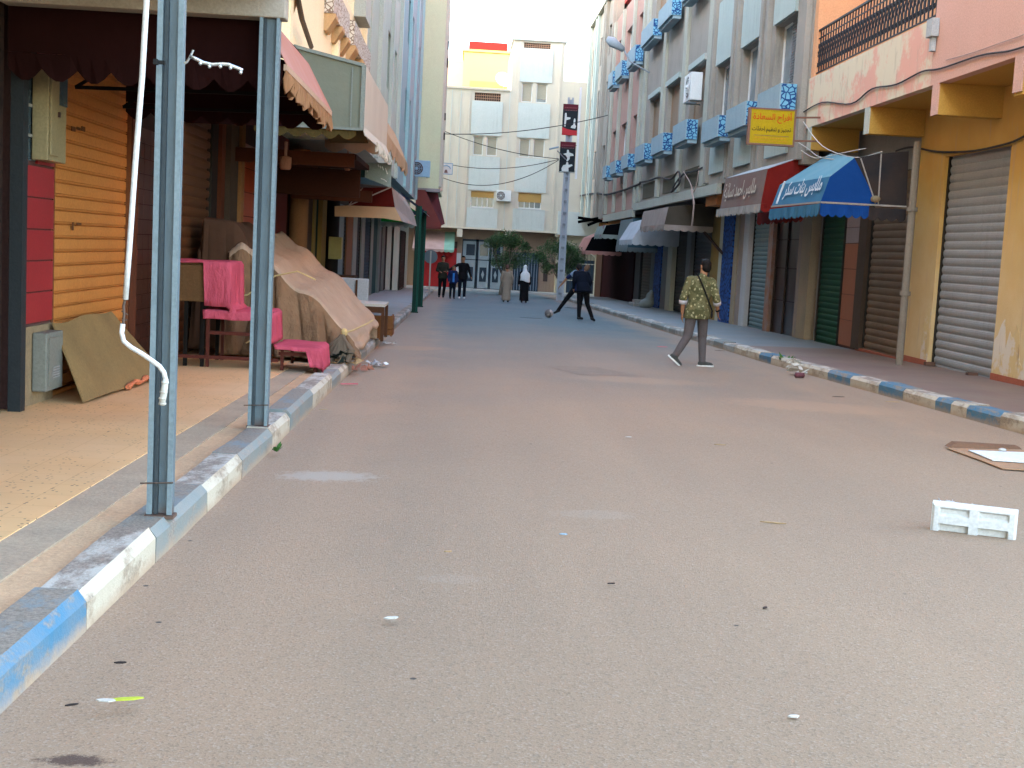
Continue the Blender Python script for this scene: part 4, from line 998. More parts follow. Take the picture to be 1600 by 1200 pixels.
# metal gates and doors
GATE = M('light blue grey door', (.26,.32,.35), (.23,.28,.31), 1.5, .7); NAVY = M('navy steel', (.02,.035,.055), rough=.4)
def door_leaf(px0, px1, py0, py1, kind):
    (x0, z1), (x1, z0) = e(px0, py0, YG-.05), e(px1, py1, YG-.05); z0 = zg+.10
    mb = MB(); mb.box(x0+.015, x1-.015, YG-.07, YG-.02, z0, z1); d = mb.build('door', GATE, EB); WP[d.name] = WP[EB.name]
    mb = MB(); w = x1-x0
    zm = z0+(z1-z0)*.58
    for (a, b_) in ((x0, x0+.05), (x1-.05, x1)): mb.box(a, b_, YG-.09, YG-.071, z0, z1)
    mb.box(x0+.05, x1-.05, YG-.09, YG-.071, zm, zm+.05); mb.box(x0+.05, x1-.05, YG-.09, YG-.071, z1-.12, z1); mb.box(x0+.05, x1-.05, YG-.09, YG-.071, z0, z0+.05)
    mb.build('door_frame', NAVY, d)
    mb = MB(); mb.box(x0+w*.28, x1-w*.28, YG-.10, YG-.071, z0+(z1-z0)*.15, z0+(z1-z0)*.44); mb.build('door_panel', NAVY, d)
    mb = MB(); mb.box(x0+w*.25, x1-w*.22, YG-.10, YG-.071, zm+.28, z1-.3); mb.build('door_window', GLASS if kind else NAVY, d)
    mb = MB(); cx = (x0+x1)/2; cz = z0+(z1-z0)*.295
    mb.prism([(cx-.09, YG-.108, cz), (cx, YG-.108, cz-.27), (cx+.09, YG-.108, cz), (cx, YG-.108, cz+.27)], (0,.006,0)); mb.build('diamond', GATE, d)
door_leaf(723, 744.5, 373, 455, 0); door_leaf(744.5, 765, 374, 456, 1); door_leaf(765.5, 783, 375, 457, 0)
# barred gate
def bar_gate(px0, px1, pytop, label, arch, mat, pale):
    (x0, z1), (x1, _) = e(px0, pytop, YG-.1), e(px1, pytop, YG-.1)
    off = 1.0 if arch else 0
    y = YG-.12-(.9 if arch else 0)
    g_ = thing('gate', label, 'gate', ((x0+x1)/2, y, zg+.1))
    mb = MB(); mb.box(x0, x1, y+.03, y+.05, zg+.13, z1-(.5 if arch else 0)); mb.build('back_panel', M('dark blue glass', (.03,.05,.08), rough=.25), g_)
    mb = MB(); mb.box(x0, x0+.05, y-.02, y+.03, zg+.12, z1-(.5 if arch else 0)); mb.box(x1-.05, x1, y-.02, y+.03, zg+.12, z1-(.5 if arch else 0))
    for z in (zg+.13, zg+.9, z1-.75): mb.box(x0+.05, x1-.05, y-.02, y+.02, z, z+.05)
    mb.build('gate_frame', mat, g_)
    w = x1-x0; n = 9
    for i in range(n):
        x = x0+.1+(w-.2)*i/(n-1); t = (x-(x0+x1)/2)/(w/2); top = z1-.5+(.5*math.sqrt(max(0, 1-t*t)) if arch else .45)
        mb = MB(); mb.box(x-.012, x+.012, y-.025, y-.005, zg+.15, top); mb.build('gate_bar', pale, g_)
    if arch:
        pts = [(x0+w/2-w/2*math.cos(math.pi*k/16), y, z1-.5+.5*math.sin(math.pi*k/16)) for k in range(17)]
        mb = MB(); mb.tube(pts, .035, 5); mb.build('gate_arch', mat, g_)
    return g_
STB = M('steel blue bars', (.25,.32,.40), rough=.4)
bar_gate(803, 843, 394, 'dark blue barred steel gate beside the salmon wall', False, NAVY, STB)
bar_gate(884, 929, 392, 'pale arched gate with wrought bars behind the right hand tree', True, M('pale iron', (.45,.43,.36)), M('dark gate bar', (.05,.05,.05)))
(xv, zv), (xw, zw) = e(850,406,YG-.01), e(855,440,YG-.01); mb = MB(); mb.box(xv, xw, YG-.03, YG-.001, zw, zv); mb.build('wall_slot', M('dark recess', ()), EB)
(xv, zv), (xw, zw) = e(712,395,YG-.01), e(719,425,YG-.01); mb = MB(); mb.box(xv, xw, YG-.03, YG-.001, zw, zv); tag(mb.build('notice_board', M('white sheet', (.6,.62,.63)), origin=None), 'white notice sheet on the wall beside the blue grey doors', 'notice')
# red shopfront with the pale awning
(x0, z1), (x1, z0) = e(655,385,YG-.2), e(711,455,YG-.2)
rs = thing('shop_shutter', 'bright red shutter under the pale pink and mint awning', 'shutter', ((x0+x1)/2, YG-.2, zg+.12))
RED = M('bright red shutter', (.30,.018,.022), (.26,.015,.018), 1.5, .5)
ws = (x1-x0)/3
for k in range(3): mb = MB(); mb.box(x0+ws*k+.01, x0+ws*(k+1)-.01, YG-.24, YG-.18, zg+.13, z1); mb.build('shutter_panel', RED, rs)
mb = MB(); mb.box(x0, x1, YG-.17, YG-.005, zg+.12, z1+.4); mb.build('shutter_box', M('dark recess', ()), rs)
aw = thing('awning', 'faded pink and mint awning over the bright red shutter', 'awning', ((x0+x1)/2, YE-.4, 1.6))
(xa, za), (xb, _) = e(662,364,YE), e(712,366,YE); zb = e(690,393,YE-.9)[1]; xm = xa+(xb-xa)*.66
for (p, q, mt) in ((xa-.6, xm, cloth_mat('faded pink', (.50,.34,.31))), (xm, xb-.06, cloth_mat('mint', (.25,.45,.36)))):
    mb = MB(); mb.quad((p, YG-.05, za+.15), (q, YG-.05, za+.15), (q, YE-.75, zb+.12), (p, YE-.75, zb+.12)); scallop(mb, (p, YE-.75, 0), (q, YE-.75, 0), zb+.12, .16, max(2, int((q-p)/.25)), .05); mb.build('canopy', mt, aw, solid=.008)
mb = MB(); mb.poly([(xb-.05, YG-.05, za+.15), (xb-.05, YG-.05, zb+.1), (xb-.05, YE-.75, zb+.1)]); mb.build('side_panel', cloth_mat('mint', ()) if 'mint' in MC else None, aw, solid=.008)
# air conditioner on the end wall
def ac_unit(label, c, w, h, d, front, side, matc, fan_side=-.2):
    """front = outward unit vector, side = unit vector along the face"""
    c = Vector(c); F = Vector(front); S = Vector(side); Z = Vector((0,0,1))
    t = thing('air_conditioner', label, 'air conditioner', c)
    mb = MB(); mb.obox(c, S*w, F*d, Z*h); mb.build('casing', matc, t, bevel=.02)
    cc = c+S*(fan_side*w)+F*(d/2+.004); pts = []; mb = MB()
    ring = lambda r, o: [cc+F*o+S*(r*math.cos(a*math.pi/10))+Z*(r*math.sin(a*math.pi/10)) for a in range(20)]
    mb.poly(ring(h*.40, .0)); mb.build('fan_opening', M('dark recess', ()), t)
    mb = MB()
    for r in (.40, .30, .20, .10): mb.tube(ring(h*r, .01)+[ring(h*r, .01)[0]], .008, 4)
    for a in range(4): mb.bar(cc+F*.012+(S*math.cos(a*.785)+Z*math.sin(a*.785))*h*.4, cc+F*.012-(S*math.cos(a*.785)+Z*math.sin(a*.785))*h*.4, .008)
    mb.ball(cc+F*.015, h*.07); mb.build('fan_grille', matc, t)
    mb = MB()
    for s in (-.35, .35): mb.bar(c+S*(w*s)-Z*(h/2+.02)-F*(d*.9), c+S*(w*s)-Z*(h/2+.02)+F*(d*.5), .03)
    mb.build('wall_bracket', M('dull steel bar', ()), t)
    return t
ACW = M('white enamel', (.60,.61,.60), (.54,.55,.54), 2, .5, .05)
(x0, z1), (x1, z0) = e(776,297,YE-.25), e(798,315,YE-.25)
ac_unit('white air conditioner between the two first floor windows of the end building', ((x0+x1)/2, YE-.22, (z0+z1)/2), x1-x0, z1-z0, .32, (0,-1,0), (1,0,0), ACW)
c = atX(1091, 130, 6.72); ac_unit('white air conditioner high on the grey building, dripping stains below', (6.78, 39.2, c.z), 1.15, .82, .36, (-1,0,0), (0,-1,0), ACW, .12)
c = atX(656, 264, -1.6); ac_unit('blue grey air conditioner on the left row, next to the pale yellow building', (-1.95, 57.8, atY(657,264,58).z), .85, .72, .34, (0,-1,0), (1,0,0), M('blue grey enamel', (.25,.40,.50)))
# penthouse, red roof box, satellite dish, teal block behind
YP = 84.0
PH = thing('rooftop_room', 'sunlit orange rooftop room behind the roof edge of the end building', 'rooftop room', (1.3, YP, 11.5))
SUNO = M('pale orange render', (.33,.21,.075), (.30,.19,.068), .6)
(x0, z1), (x1, z0) = e(725,80,YP), e(797,138,YP); mb = MB(); mb.box(x0, x1, YP, YP+5, z0-1.5, z1); mb.build('wall', SUNO, PH)
(xa, za), (xb, _) = e(697,92,YP), e(725,92,YP); mb = MB(); mb.box(xa-3, x0-.002, YP+.4, YP+5, z0-1.5, za); mb.build('side_wall', M('peach rooftop wall', (.34,.21,.12)), PH)
mb = MB(); mb.box(x0-.1, x1+.1, YP-.12, YP+5.1, z1, z1+.14); mb.build('cornice', SUNO, PH)
(xa, zb), (xb, za) = e(733,64,YP+.3), e(793,80,YP+.3); mb = MB(); mb.box(xa, xb, YP+.3, YP+4, z1+.14, zb); mb.build('roof_box', M('roof red', (.10,.008,.007)), PH)
(xa, zb), (xb, za) = e(734,126,YP), e(792,138,YP); mb = MB(); mb.box(xa, xb, YP-.02, YP-.004, za-.5, zb); mb.build('lower_band', M('deep ochre', (.50,.27,.05)), PH)
TB = tag(MB().box(e(884,71,90)[0], 13, 90, 98, 6, e(884,71,90)[1]).build('building', M('teal render', (.30,.42,.42), (.27,.38,.38), .6), origin=None), 'plain teal building rising behind the right end of the street', 'building')
ds = thing('satellite_dish', 'white satellite dish on the roof in front of the sunlit orange room', 'satellite dish', (e(786,124,YP-2)[0], YP-2, 11.5))
cx, cz = e(787, 124, YP-2); mb = MB(); R = .52; n = 20; fv = Vector((.25,-.85,.45)).normalized(); u = fv.cross(Vector((0,0,1))).normalized(); v = u.cross(fv)
vs = [Vector((cx, YP-2, cz))-fv*.10]; fs = []
for j in range(1, 5):
    r = R*j/4
    for k in range(n): a = 2*math.pi*k/n; vs.append(Vector((cx, YP-2, cz))+u*r*math.cos(a)+v*r*math.sin(a)-fv*(.10-.10*(j/4)**2))
for k in range(n): fs.append((0, 1+k, 1+(k+1) % n))
for j in range(3):
    for k in range(n): fs.append((1+j*n+k, 1+(j+1)*n+k, 1+(j+1)*n+(k+1) % n, 1+j*n+(k+1) % n))
mb.add(vs, fs); mb.build('dish', ACW, ds, smooth=True, solid=.02)
mb = MB(); mb.bar((cx, YP-2, cz), (cx, YP-1.9, zroof-.3), .05); mb.bar((cx, YP-2, cz), Vector((cx, YP-2, cz))+fv*.5-v*.1, .03); mb.ball(Vector((cx, YP-2, cz))+fv*.5-v*.1, .06); mb.build('mast', M('dull steel bar', ()), ds)
mb = MB(); mb.bar((cx-.4, YP-2, zroof), (cx+.3, YP-2, zroof+.45), .05); mb.build('strut', M('deep ochre', ()), ds)

# lamp post with two banners
PX, PY = 4.87, 61.6; zp = gz(PY)
pl = thing('lamp_post', 'tall grey lattice lamp post at the end of the street carrying two banners', 'lamp post', (PX, PY, zp))
POLE = M('pale grey post', (.30,.33,.36), (.25,.28,.31), 2, .6)
mb = MB(); mb.bar((PX-.13, PY-.1, zp), (PX-.10, PY-.08, 8.7), .09); mb.bar((PX+.13, PY-.1, zp), (PX+.10, PY-.08, 8.7), .09)
mb.box(PX-.09, PX+.09, PY-.04, PY-.01, zp, 8.6); mb.build('pole', POLE, pl)
z = zp+.3
mb = MB()
while z < 8.4: mb.box(PX-.10, PX+.10, PY-.13, PY-.09, z, z+.10); z += .55
mb.build('rung', M('darker post rung', (.19,.21,.23)), pl)
mb = MB(); mb.bar((PX-.05, PY-.1, 5.75), (PX-.55, PY-.6, 6.15), .035); mb.build('lamp_arm', POLE, pl)
mb = MB(); mb.obox((PX-.72, PY-.7, 6.25), (.42,.14,.13), (-.04,.12,0), (0,0,.08)); mb.build('lamp_head', M('lamp casing', (.20,.28,.34)), pl, bevel=.02)
BLK = M('banner black', (.012,.018,.022), rough=.6); BRD = M('banner red', (.40,.03,.035), rough=.6); BMA = M('banner maroon', (.09,.012,.02), rough=.6); BWH = M('banner white print', (.5,.55,.52), rough=.6)
mb = MB(); mb.box(4.50, 5.28, PY-.16, PY-.155, 8.42, 9.3)
def banner(label, x0, x1, z0, z1, kind):
    t = thing('banner', label, 'banner', ((x0+x1)/2, PY-.16, z0)); y = PY-.17; w = x1-x0; h = z1-z0
    mb = MB(); mb.box(x0, x1, y, y+.02, z0, z1); mb.build('cloth', BLK, t)
    mb = MB(); mb.box(x0, x1, y-.006, y-.002, z1-h*.17, z1); mb.build('header_band', BMA, t)
    mb = MB()
    for r in range(2):
        q = random.Random(r+kind*5); xx = x0+w*.10
        while xx < x1-w*.12: l = q.uniform(.03, .08); mb.box(xx, xx+l, y-.010, y-.007, z1-h*(.115+.085*r)-.012, z1-h*(.115+.085*r)+.012); xx += l+.02
    mb.build('small_print', M('banner dull print', (.22,.08,.08)) if True else None, t)
    def fig(pts, nm='printed_figure'):
        m_ = MB(); m_.prism([(x0+w*a, y-.009, z0+h*b_) for a, b_ in pts], (0,.005,0)); return m_.build(nm, BWH, t)
    if kind == 0:
        fig([(.12,.28),(.22,.27),(.25,.48),(.50,.52),(.52,.57),(.27,.58),(.26,.66),(.22,.72),(.14,.70),(.13,.5)])
        fig([(.56,.24),(.86,.22),(.92,.30),(.84,.36),(.86,.5),(.80,.56),(.74,.50),(.72,.34),(.60,.30)])
        mb = MB(); mb.prism([(x0, y-.008, z0), (x1, y-.008, z0), (x1, y-.008, z0+h*.16), (x0+w*.6, y-.008, z0+h*.17), (x0+w*.3, y-.008, z0+h*.20), (x0, y-.008, z0+h*.25)], (0,.005,0)); mb.build('red_corner', BRD, t)
    else:
        fig([(.45,.74),(.56,.74),(.60,.66),(.85,.62),(.9,.56),(.66,.54),(.64,.44),(.50,.36),(.44,.40),(.5,.48),(.38,.56),(.2,.60),(.44,.64)])
        fig([(.18,.05),(.62,.04),(.60,.16),(.86,.24),(.82,.28),(.60,.26),(.56,.34),(.46,.34),(.42,.26),(.26,.24),(.16,.14)])
        m_ = MB(); m_.box(x0+.02, x1-.02, y-.009, y-.004, z0+h*.015, z0+h*.03); m_.build('small_print', BWH, t)
    mb = MB(); mb.tube([(x1+.12, y+.03, z0+.1), (x1-.0, y+.03, z0+.1)], .015, 5); mb.tube([(x1+.12, y+.03, z1-.15), (x1, y+.03, z1-.15)], .015, 5); mb.build('arm', NAVY, t)
    return t
banner('upper black and red banner with two white fighting figures', 4.52, 5.24, 6.93, 8.38, 0)
banner('lower black banner with white sporting figures', 4.48, 5.22, 5.17, 6.62, 1)
tag(MB().box(5.26, 5.36, PY-.16, PY-.12, 4.9, 9.2).build('banner_mast', M('white mast', (.6,.62,.62)), origin=None), 'white mast carrying the two black banners', 'pole')
# street lamp on the right row, high up
t = thing('street_lamp', 'grey street lamp reaching out from the red rooftop building', 'street lamp', (6.9, 50, 8.9))
a, b_, c_ = atY(948,60,50), atY(975,78,50), atY(984,96,50)
mb = MB(); mb.tube([a, a.lerp(b_, .3), b_], [(.04,.1),(.12,.2),(.05,.1)], 8); mb.build('lamp_head', M('lamp grey', (.30,.34,.36)), t, smooth=True)
mb = MB(); mb.tube([b_, c_, (6.95, 50.2, c_.z-.35)], .035, 6); mb.build('lamp_arm', POLE, t)
# round sign seen from behind, small square sign
t = thing('road_sign', 'round road sign seen from behind in front of the red shutter', 'road sign', (.02, 55, gz(55)))
c = atY(673, 401, 55); mb = MB(); n = 24
mb.prism([(c.x+.29*math.cos(k*2*math.pi/n), 55, c.z+.29*math.sin(k*2*math.pi/n)) for k in range(n)], (0,.015,0)); mb.build('sign_plate', M('sign back grey', (.085,.11,.12), (.07,.09,.10), rough=.5), t)
mb = MB(); mb.box(c.x-.03, c.x+.03, 54.96, 54.995, gz(55)+.1, c.z+.25); mb.build('sign_post', M('dull steel bar', ()), t)
WP_t = None
t = thing('wall_sign', 'small white square sign with blue arc hung beside the pale yellow building', 'sign', (e(697,264,70.2)[0], 70.2, e(697,264,70.2)[1]))
(x0, z1), (x1, z0) = e(687,254,70.2), e(707,273,70.2)
mb = MB(); mb.box(x0, x1, 70.18, 70.24, z0, z1); mb.build('sign_board', ACW, t)
m_ = MB(); f = .03; y = 70.175
for q in ((x0, x1, z1-f, z1), (x0, x1, z0, z0+f), (x0, x0+f, z0+f, z1-f), (x1-f, x1, z0+f, z1-f)): m_.box(q[0], q[1], y-.004, y, q[2], q[3])
arc = [((x0+x1)/2+.23*math.cos(a*math.pi/10), y-.01, z0+.30+.17*math.sin(a*math.pi/10)) for a in range(11)]; m_.tube(arc, .02, 4); m_.build('printed_arc', M('sign blue', (.12,.27,.45)), t)
m_ = MB(); m_.prism([((x0+x1)/2-.10, y-.008, z0+.08), ((x0+x1)/2+.10, y-.008, z0+.08), ((x0+x1)/2+.06, y-.008, z0+.22), ((x0+x1)/2, y-.008, z0+.27), ((x0+x1)/2-.06, y-.008, z0+.22)], (0,.005,0)); m_.build('printed_emblem', M('sign brown', (.20,.13,.12)), t)
mb = MB(); mb.bar((x0, 70.2, (z0+z1)/2), (x0-.7, 70.1, (z0+z1)/2+.1), .06); mb.box(x0-.45, x0-.1, 70.15, 70.22, z0+.15, z1-.15); mb.build('sign_bracket', M('dull steel bar', ()), t)

# overhead cables
def span(p, q, sag, r, label):
    p = Vector(p); q = Vector(q); mb = MB(); mb.tube([p.lerp(q, k/24)-Vector((0,0,sag*4*(k/24)*(1-k/24))) for k in range(25)], r, 4)
    return tag(mb.build('overhead_cable', M('black cable', (.03,.03,.035))), label, 'cable')
span(atX(660,210,-1.1) if False else (-1.15, 60, atX(660,210,-1.15).z if False else atY(688,209,60).z), tuple(atY(950,180,60)), .28, .018, 'highest overhead cable, crossing the street from the pale yellow building')
span(tuple(atY(690,203,66)), tuple(atY(873,248,61.5)), .25, .016, 'overhead cable falling from the left row to the lamp post')
span(tuple(atY(708,258,70)), tuple(atY(873,249,61.5)), .30, .016, 'nearly level overhead cable meeting the lamp post')
span(tuple(atY(690,277,66)), tuple(atY(873,250,61.5)), .75, .016, 'lowest overhead cable sagging below the lamp head')

# trees: trunk, limbs and many small leaf clumps
LEAF = None
def leaf_mat():
    mt, nt, b = new_mat('leaves'); oi = nd(nt, 'ShaderNodeNewGeometry')
    col = mix(nt, ramp(nt, noise(nt, 2.2, 4), .35, .65), (.05,.12,.038), (.13,.22,.07))
    col = mix(nt, ramp(nt, oi.outputs['Random Per Island'], .2, .9), col, (.045,.085,.045))
    tr = nd(nt, 'ShaderNodeBsdfTranslucent'); nt.links.new(col, tr.inputs[0]); nt.links.new(col, b.inputs[0]); b.inputs['Roughness'].default_value = .55
    ms = nd(nt, 'ShaderNodeMixShader'); ms.inputs[0].default_value = .3
    nt.links.new(b.outputs[0], ms.inputs[1]); nt.links.new(tr.outputs[0], ms.inputs[2]); nt.links.new(ms.outputs[0], nt.nodes['Material Output'].inputs[0]); return mt
LEAF = leaf_mat(); BARK = M('pale bark', (.22,.19,.15), (.15,.125,.10), 6, .9, .6)
def tree(label, x, y, zc, rx, rz, seed, lean=0, nleaf=11000):
    r = random.Random(seed); zb = gz(y)+.1; t = thing('tree', label, 'tree', (x, y, zb))
    fork = Vector((x+lean*.5, y, zb+(zc-zb)*.45)); tr = MB()
    tr.tube([(x, y, zb-.1), (x+lean*.1, y, zb+.3), (x+lean*.4, y+.02, zb+(zc-zb)*.3), fork], [.11, .085, .075, .07], 9)
    tips = []
    for k in range(7):
        a = k*6.28/7+r.random(); d = Vector((math.cos(a)*rx*.65, math.sin(a)*rx*.65, (zc-fork.z)+r.uniform(-.2,.5)*rz)); q = fork+d
        tr.tube([fork-Vector((0,0,.06)), fork+d*.45+Vector((0,0,-.08)), q], [.045, .03, .012], 6); tips.append(q)
        for j in range(3):
            q2 = q+Vector((r.uniform(-.4,.4), r.uniform(-.4,.4), r.uniform(.0,.45)))*rx*.6; tr.tube([fork+d*.6, q2], [.02,.006], 5)
    tr.build('trunk', BARK, t, smooth=True)
    cl = []
    for k in range(34):
        a = r.random()*6.28; u = r.uniform(-.85, 1); rr = (r.random()**.33)*1.08*math.sqrt(max(0, 1-u*u))
        cl.append((x+lean+math.cos(a)*rr*rx, y+math.sin(a)*rr*rx, zc+u*rz, r.uniform(.18,.50)*rx))
    mb = MB()
    for k in range(nleaf):
        c = r.choice(cl); v = Vector((r.gauss(0,1), r.gauss(0,1), r.gauss(0,.8))); v.normalize(); v *= c[3]*r.random()**.35
        p = Vector(c[:3])+v; s = r.uniform(.035,.065); d = Vector((r.gauss(0,1), r.gauss(0,1), r.gauss(0,.6))).normalized(); e2 = d.cross(Vector((r.random(), r.random(), 1))).normalized()
        mb.add([p-d*s, p+e2*s*.42, p+d*s, p-e2*s*.42], [(0,1,2,3)])
    mb.build('crown', LEAF, t)
    return t
tree('leafy round street tree in front of the blue grey doors', 2.15, 66.0, 1.28, 1.12, .72, 4, .15)
tree('smaller leafy tree half hidden behind the lamp post', 5.05, 64.5, 1.15, 1.12, .72, 9, -.1)
# ================================================================== STEEL POSTS, CANOPIES AND AWNINGS ON THE LEFT
STEEL = worn_paint('blue grey steel paint', (.115,.150,.165), (.065,.08,.09), .30, 2.5, .5, foot=(.11,.06,.04), fh=.05)
STEELL = M('scuffed steel edge', (.19,.235,.25), (.13,.165,.18), 3, .5, .1)
def steel_post(label, x, y, ztop, turn=0.0):
    zb = gz(y)+.155; t = thing('steel_post', label, 'post', (x, y, zb), 'steel channel posts on the left kerb')
    w, d, f = (.112, .07, .010) if y < 8 else (.138, .11, .010)
    mb = MB()                                   # I section: web seen face on, flanges left and right
    mb.box(x-w/2, x-w/2+f, y-d/2, y+d/2, zb+.01, ztop); mb.box(x+w/2-f, x+w/2, y-d/2, y+d/2, zb+.01, ztop)
    mb.box(x-w/2+f, x+w/2-f, y-d/2+.03, y-d/2+.04, zb+.01, ztop); mb.build('web', STEEL, t, bevel=.002)
    mb = MB(); mb.box(x-w/2-.004, x-w/2+.022, y-d/2-.006, y-d/2-.001, zb+.01, ztop); mb.box(x+w/2-.02, x+w/2+.004, y-d/2-.006, y-d/2-.001, zb+.01, ztop); mb.build('flange_edge', STEELL, t)
    mb = MB(); mb.box(x-w/2+.028, x-w/2+.045, y-d/2+.008, y-d/2+.028, zb+.01, ztop); mb.build('weld_strip', M('dark joint', (.05,.06,.065)), t)
    mb = MB(); mb.box(x-w/2-.012, x+w/2+.012, y-d/2-.015, y+d/2+.01, zb-.01, zb+.006); mb.build('base_plate', M('rust brown plate', (.13,.08,.06), (.08,.055,.045), 9), t)
    mb = MB(); mb.tube([(x-w/2-.035, y-d/2-.01, zb+.16), (x+w/2+.01, y-d/2-.012, zb+.17)], .004, 4); mb.build('wire_tie', M('rusty wire', (.10,.07,.055)), t)
    return t
P1 = atY(245, 806, 6.1); P2 = atY(400, 664, 9.55)
steel_post('nearest blue grey steel post on the left kerb, with the crank rod in front', P1.x+.005, 6.16, 3.05)
steel_post('second blue grey steel post, in front of the beige tarpaulin', P2.x+.01, 9.6, 3.0)
# post 1 fittings: display arm with little balls
t = thing('display_arm', 'bent chrome display arm with five ball stops fixed to the nearest post', 'hook', tuple(atY(290, 97, 6.05)))
CHR = M('chrome', (.55,.58,.6), rough=.25, metal=.8)
q = [atY(a, b_, 6.02) for a, b_ in ((288,99),(292,97),(298,87),(302,78))]; mb = MB(); mb.tube(q, .006, 6); mb.build('bracket', CHR, t)
q = [atY(a, b_, 6.0) for a, b_ in ((297,88),(306,92),(318,98),(332,101),(346,100),(358,101),(370,106),(379,110))]; mb = MB(); mb.tube(q, .0085, 6); mb.build('rod', CHR, t, smooth=True)
for (a, b_) in ((313,99),(327,104),(344,104),(360,106),(376,113)):
    mb = MB(); mb.ball(atY(a, b_, 5.99), .0085); mb.build('ball_stop', CHR, t, smooth=True)
mb = MB(); c = atY(252, 98, 6.07); mb.box(c.x-.02, c.x+.02, c.y-.02, c.y+.0, c.z-.008, c.z+.008); mb.box(c.x-.03, c.x-.012, c.y-.03, c.y-.0, c.z-.012, c.z+.012); mb.build('bolt', M('black bolt', (.02,.02,.02)), t)
# crank rod hanging in front of the post
t = thing('awning_crank', 'white awning crank rod hanging down and bent near its taped grip', 'crank rod', tuple(atY(230, 0, 5.6)))
WR = M('white rod paint', (.62,.61,.59), (.50,.49,.47), 8, .45, .1)
YC = 5.75
def rodpts(l): return [atY(a, b_, YC) for a, b_ in l]
mb = MB(); mb.tube([atY(a, b_, y_) for a, b_, y_ in ((232,-70,5.60),(229,0,5.62),(222,120,5.66),(211,260,5.7),(202,390,YC),(196,468,YC))], .0125, 10); mb.build('rod', WR, t, smooth=True)
mb = MB(); mb.tube(rodpts(((196,466),(193,478),(194,492),(192,510))), .006, 8); mb.tube(rodpts(((190,486),(200,492))), .003, 5); mb.tube(rodpts(((191,503),(199,499))), .003, 5); mb.build('joint', M('rusty wire', ()), t)
mb = MB(); mb.tube(rodpts(((192,506),(190,520),(193,533),(205,543),(222,553),(238,564),(249,572),(256,582),(259,594))), .011, 10); mb.build('crank_bend', WR, t, smooth=True)
mb = MB(); mb.tube(rodpts(((259,592),(257,606),(255,620),(253,633))), [.0125,.0155,.015,.0135], 10)
for (a, b_) in ((258,597),(256,612),(254,622),(254,630)): mb.tube(rodpts(((a,b_-1),(a-.3,b_+2))), .017, 10)
mb.build('grip', M('grimy white tape', (.55,.52,.46), (.38,.34,.29), 14), t, smooth=True)
# beams across the pavement over the posts
BEAMC = M('dusty beige beam', (.36,.30,.235), (.28,.235,.185), 2, streak=.2)
zb_ = 3.03
for (y, lab, zz) in ((6.16, 'beam over the nearest steel post, above the frame', 3.06), (9.62, 'dusty beige beam resting on the second steel post', 3.0)):
    mb = MB(); mb.box(-3.38, P2.x+.12, y-.09, y+.09, zz, zz+.16); mb.box(-3.38, P2.x+.14, y-.10, y+.10, zz+.163, zz+.20); tag(mb.build('beam', BEAMC, bevel=.01), lab, 'beam')
MARO = cloth_mat('shade darkened maroon fabric', (.020,.0055,.005), (.014,.004,.0035), .04)  # maroon taken nearly to black: shade under the canopies put into the colour
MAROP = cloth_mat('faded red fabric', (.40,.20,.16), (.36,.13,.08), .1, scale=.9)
PINKF = cloth_mat('pink fringe fabric', (.50,.17,.19), (.42,.13,.15), .2)
TANV = cloth_mat('tan scallop trim', (.30,.15,.075), (.24,.115,.055), .1)
a0 = thing('awning', 'dark red canopy between the two steel posts with pink fringe, seen from below', 'awning', (-2.3, 7.9, 3.1))
mb = MB(); n = 12
for k in range(n):
    y0 = 6.3+(9.5-6.3)*k/n; y1 = 6.3+(9.5-6.3)*(k+1)/n; s0 = -.03*math.sin(math.pi*k/n*3); s1 = -.03*math.sin(math.pi*(k+1)/n*3)
    mb.quad((-3.38, y0, 3.75), (-1.42, y0, 3.30+s0), (-1.42, y1, 3.30+s1), (-3.38, y1, 3.75))
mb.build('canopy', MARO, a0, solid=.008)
mb = MB(); scallop(mb, (-1.38, 6.3, 0), (-1.38, 9.74, 0), 3.34, .16, 40, .06, jitter=.02); mb.build('fringe', PINKF, a0, solid=.006)
mb = MB(); mb.quad((-1.42, 6.3, 3.32), (-1.42, 9.78, 3.32), (-1.62, 9.78, 3.75), (-1.62, 6.3, 3.75)); mb.build('front_panel', PINKF, a0, solid=.008)
# awning 1: faded red, scalloped, from the second post onwards
a1 = thing('awning', 'faded red awning with tan scalloped fringe beyond the second post', 'awning', (-2.3, 11.3, 2.7))
YA, YB = 9.72, 13.05
mb = MB(); n = 10
for k in range(n):
    y0 = YA+(YB-YA)*k/n; y1 = YA+(YB-YA)*(k+1)/n; s = lambda q: -.025*math.sin(math.pi*q/n*2)
    mb.quad((-3.38, y0, 3.52), (-1.60, y0, 3.14+s(k)), (-1.60, y1, 3.14+s(k+1)), (-3.38, y1, 3.52))
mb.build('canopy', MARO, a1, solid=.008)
mb = MB()
for k in range(n):
    y0 = YA+(YB-YA)*k/n; y1 = YA+(YB-YA)*(k+1)/n
    mb.quad((-1.595, y0, 3.15), (-1.35, y0, 2.70), (-1.35, y1, 2.70), (-1.595, y1, 3.15))
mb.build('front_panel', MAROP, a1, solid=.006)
mb = MB(); mb.box(-1.37, -1.345, YA, YB, 2.655, 2.70); mb.build('hem', M('tan hem', (.42,.26,.17)), a1)
mb = MB(); scallop(mb, (-1.352, YA, 0), (-1.352, YB+.02, 0), 2.66, .17, 17, .10, jitter=.03); mb.build('fringe', TANV, a1, solid=.008)
mb = MB(); mb.poly([(-3.38, YA+.01, 3.50), (-1.62, YA+.01, 3.13), (-1.37, YA+.01, 2.66), (-3.38, YA+.01, 2.68)]); scallop(mb, (-3.38, YA+.01, 0), (-1.38, YA+.01, 0), 2.675, .20, 8, .09, jitter=.008); mb.build('side_panel', MARO, a1, solid=.006)
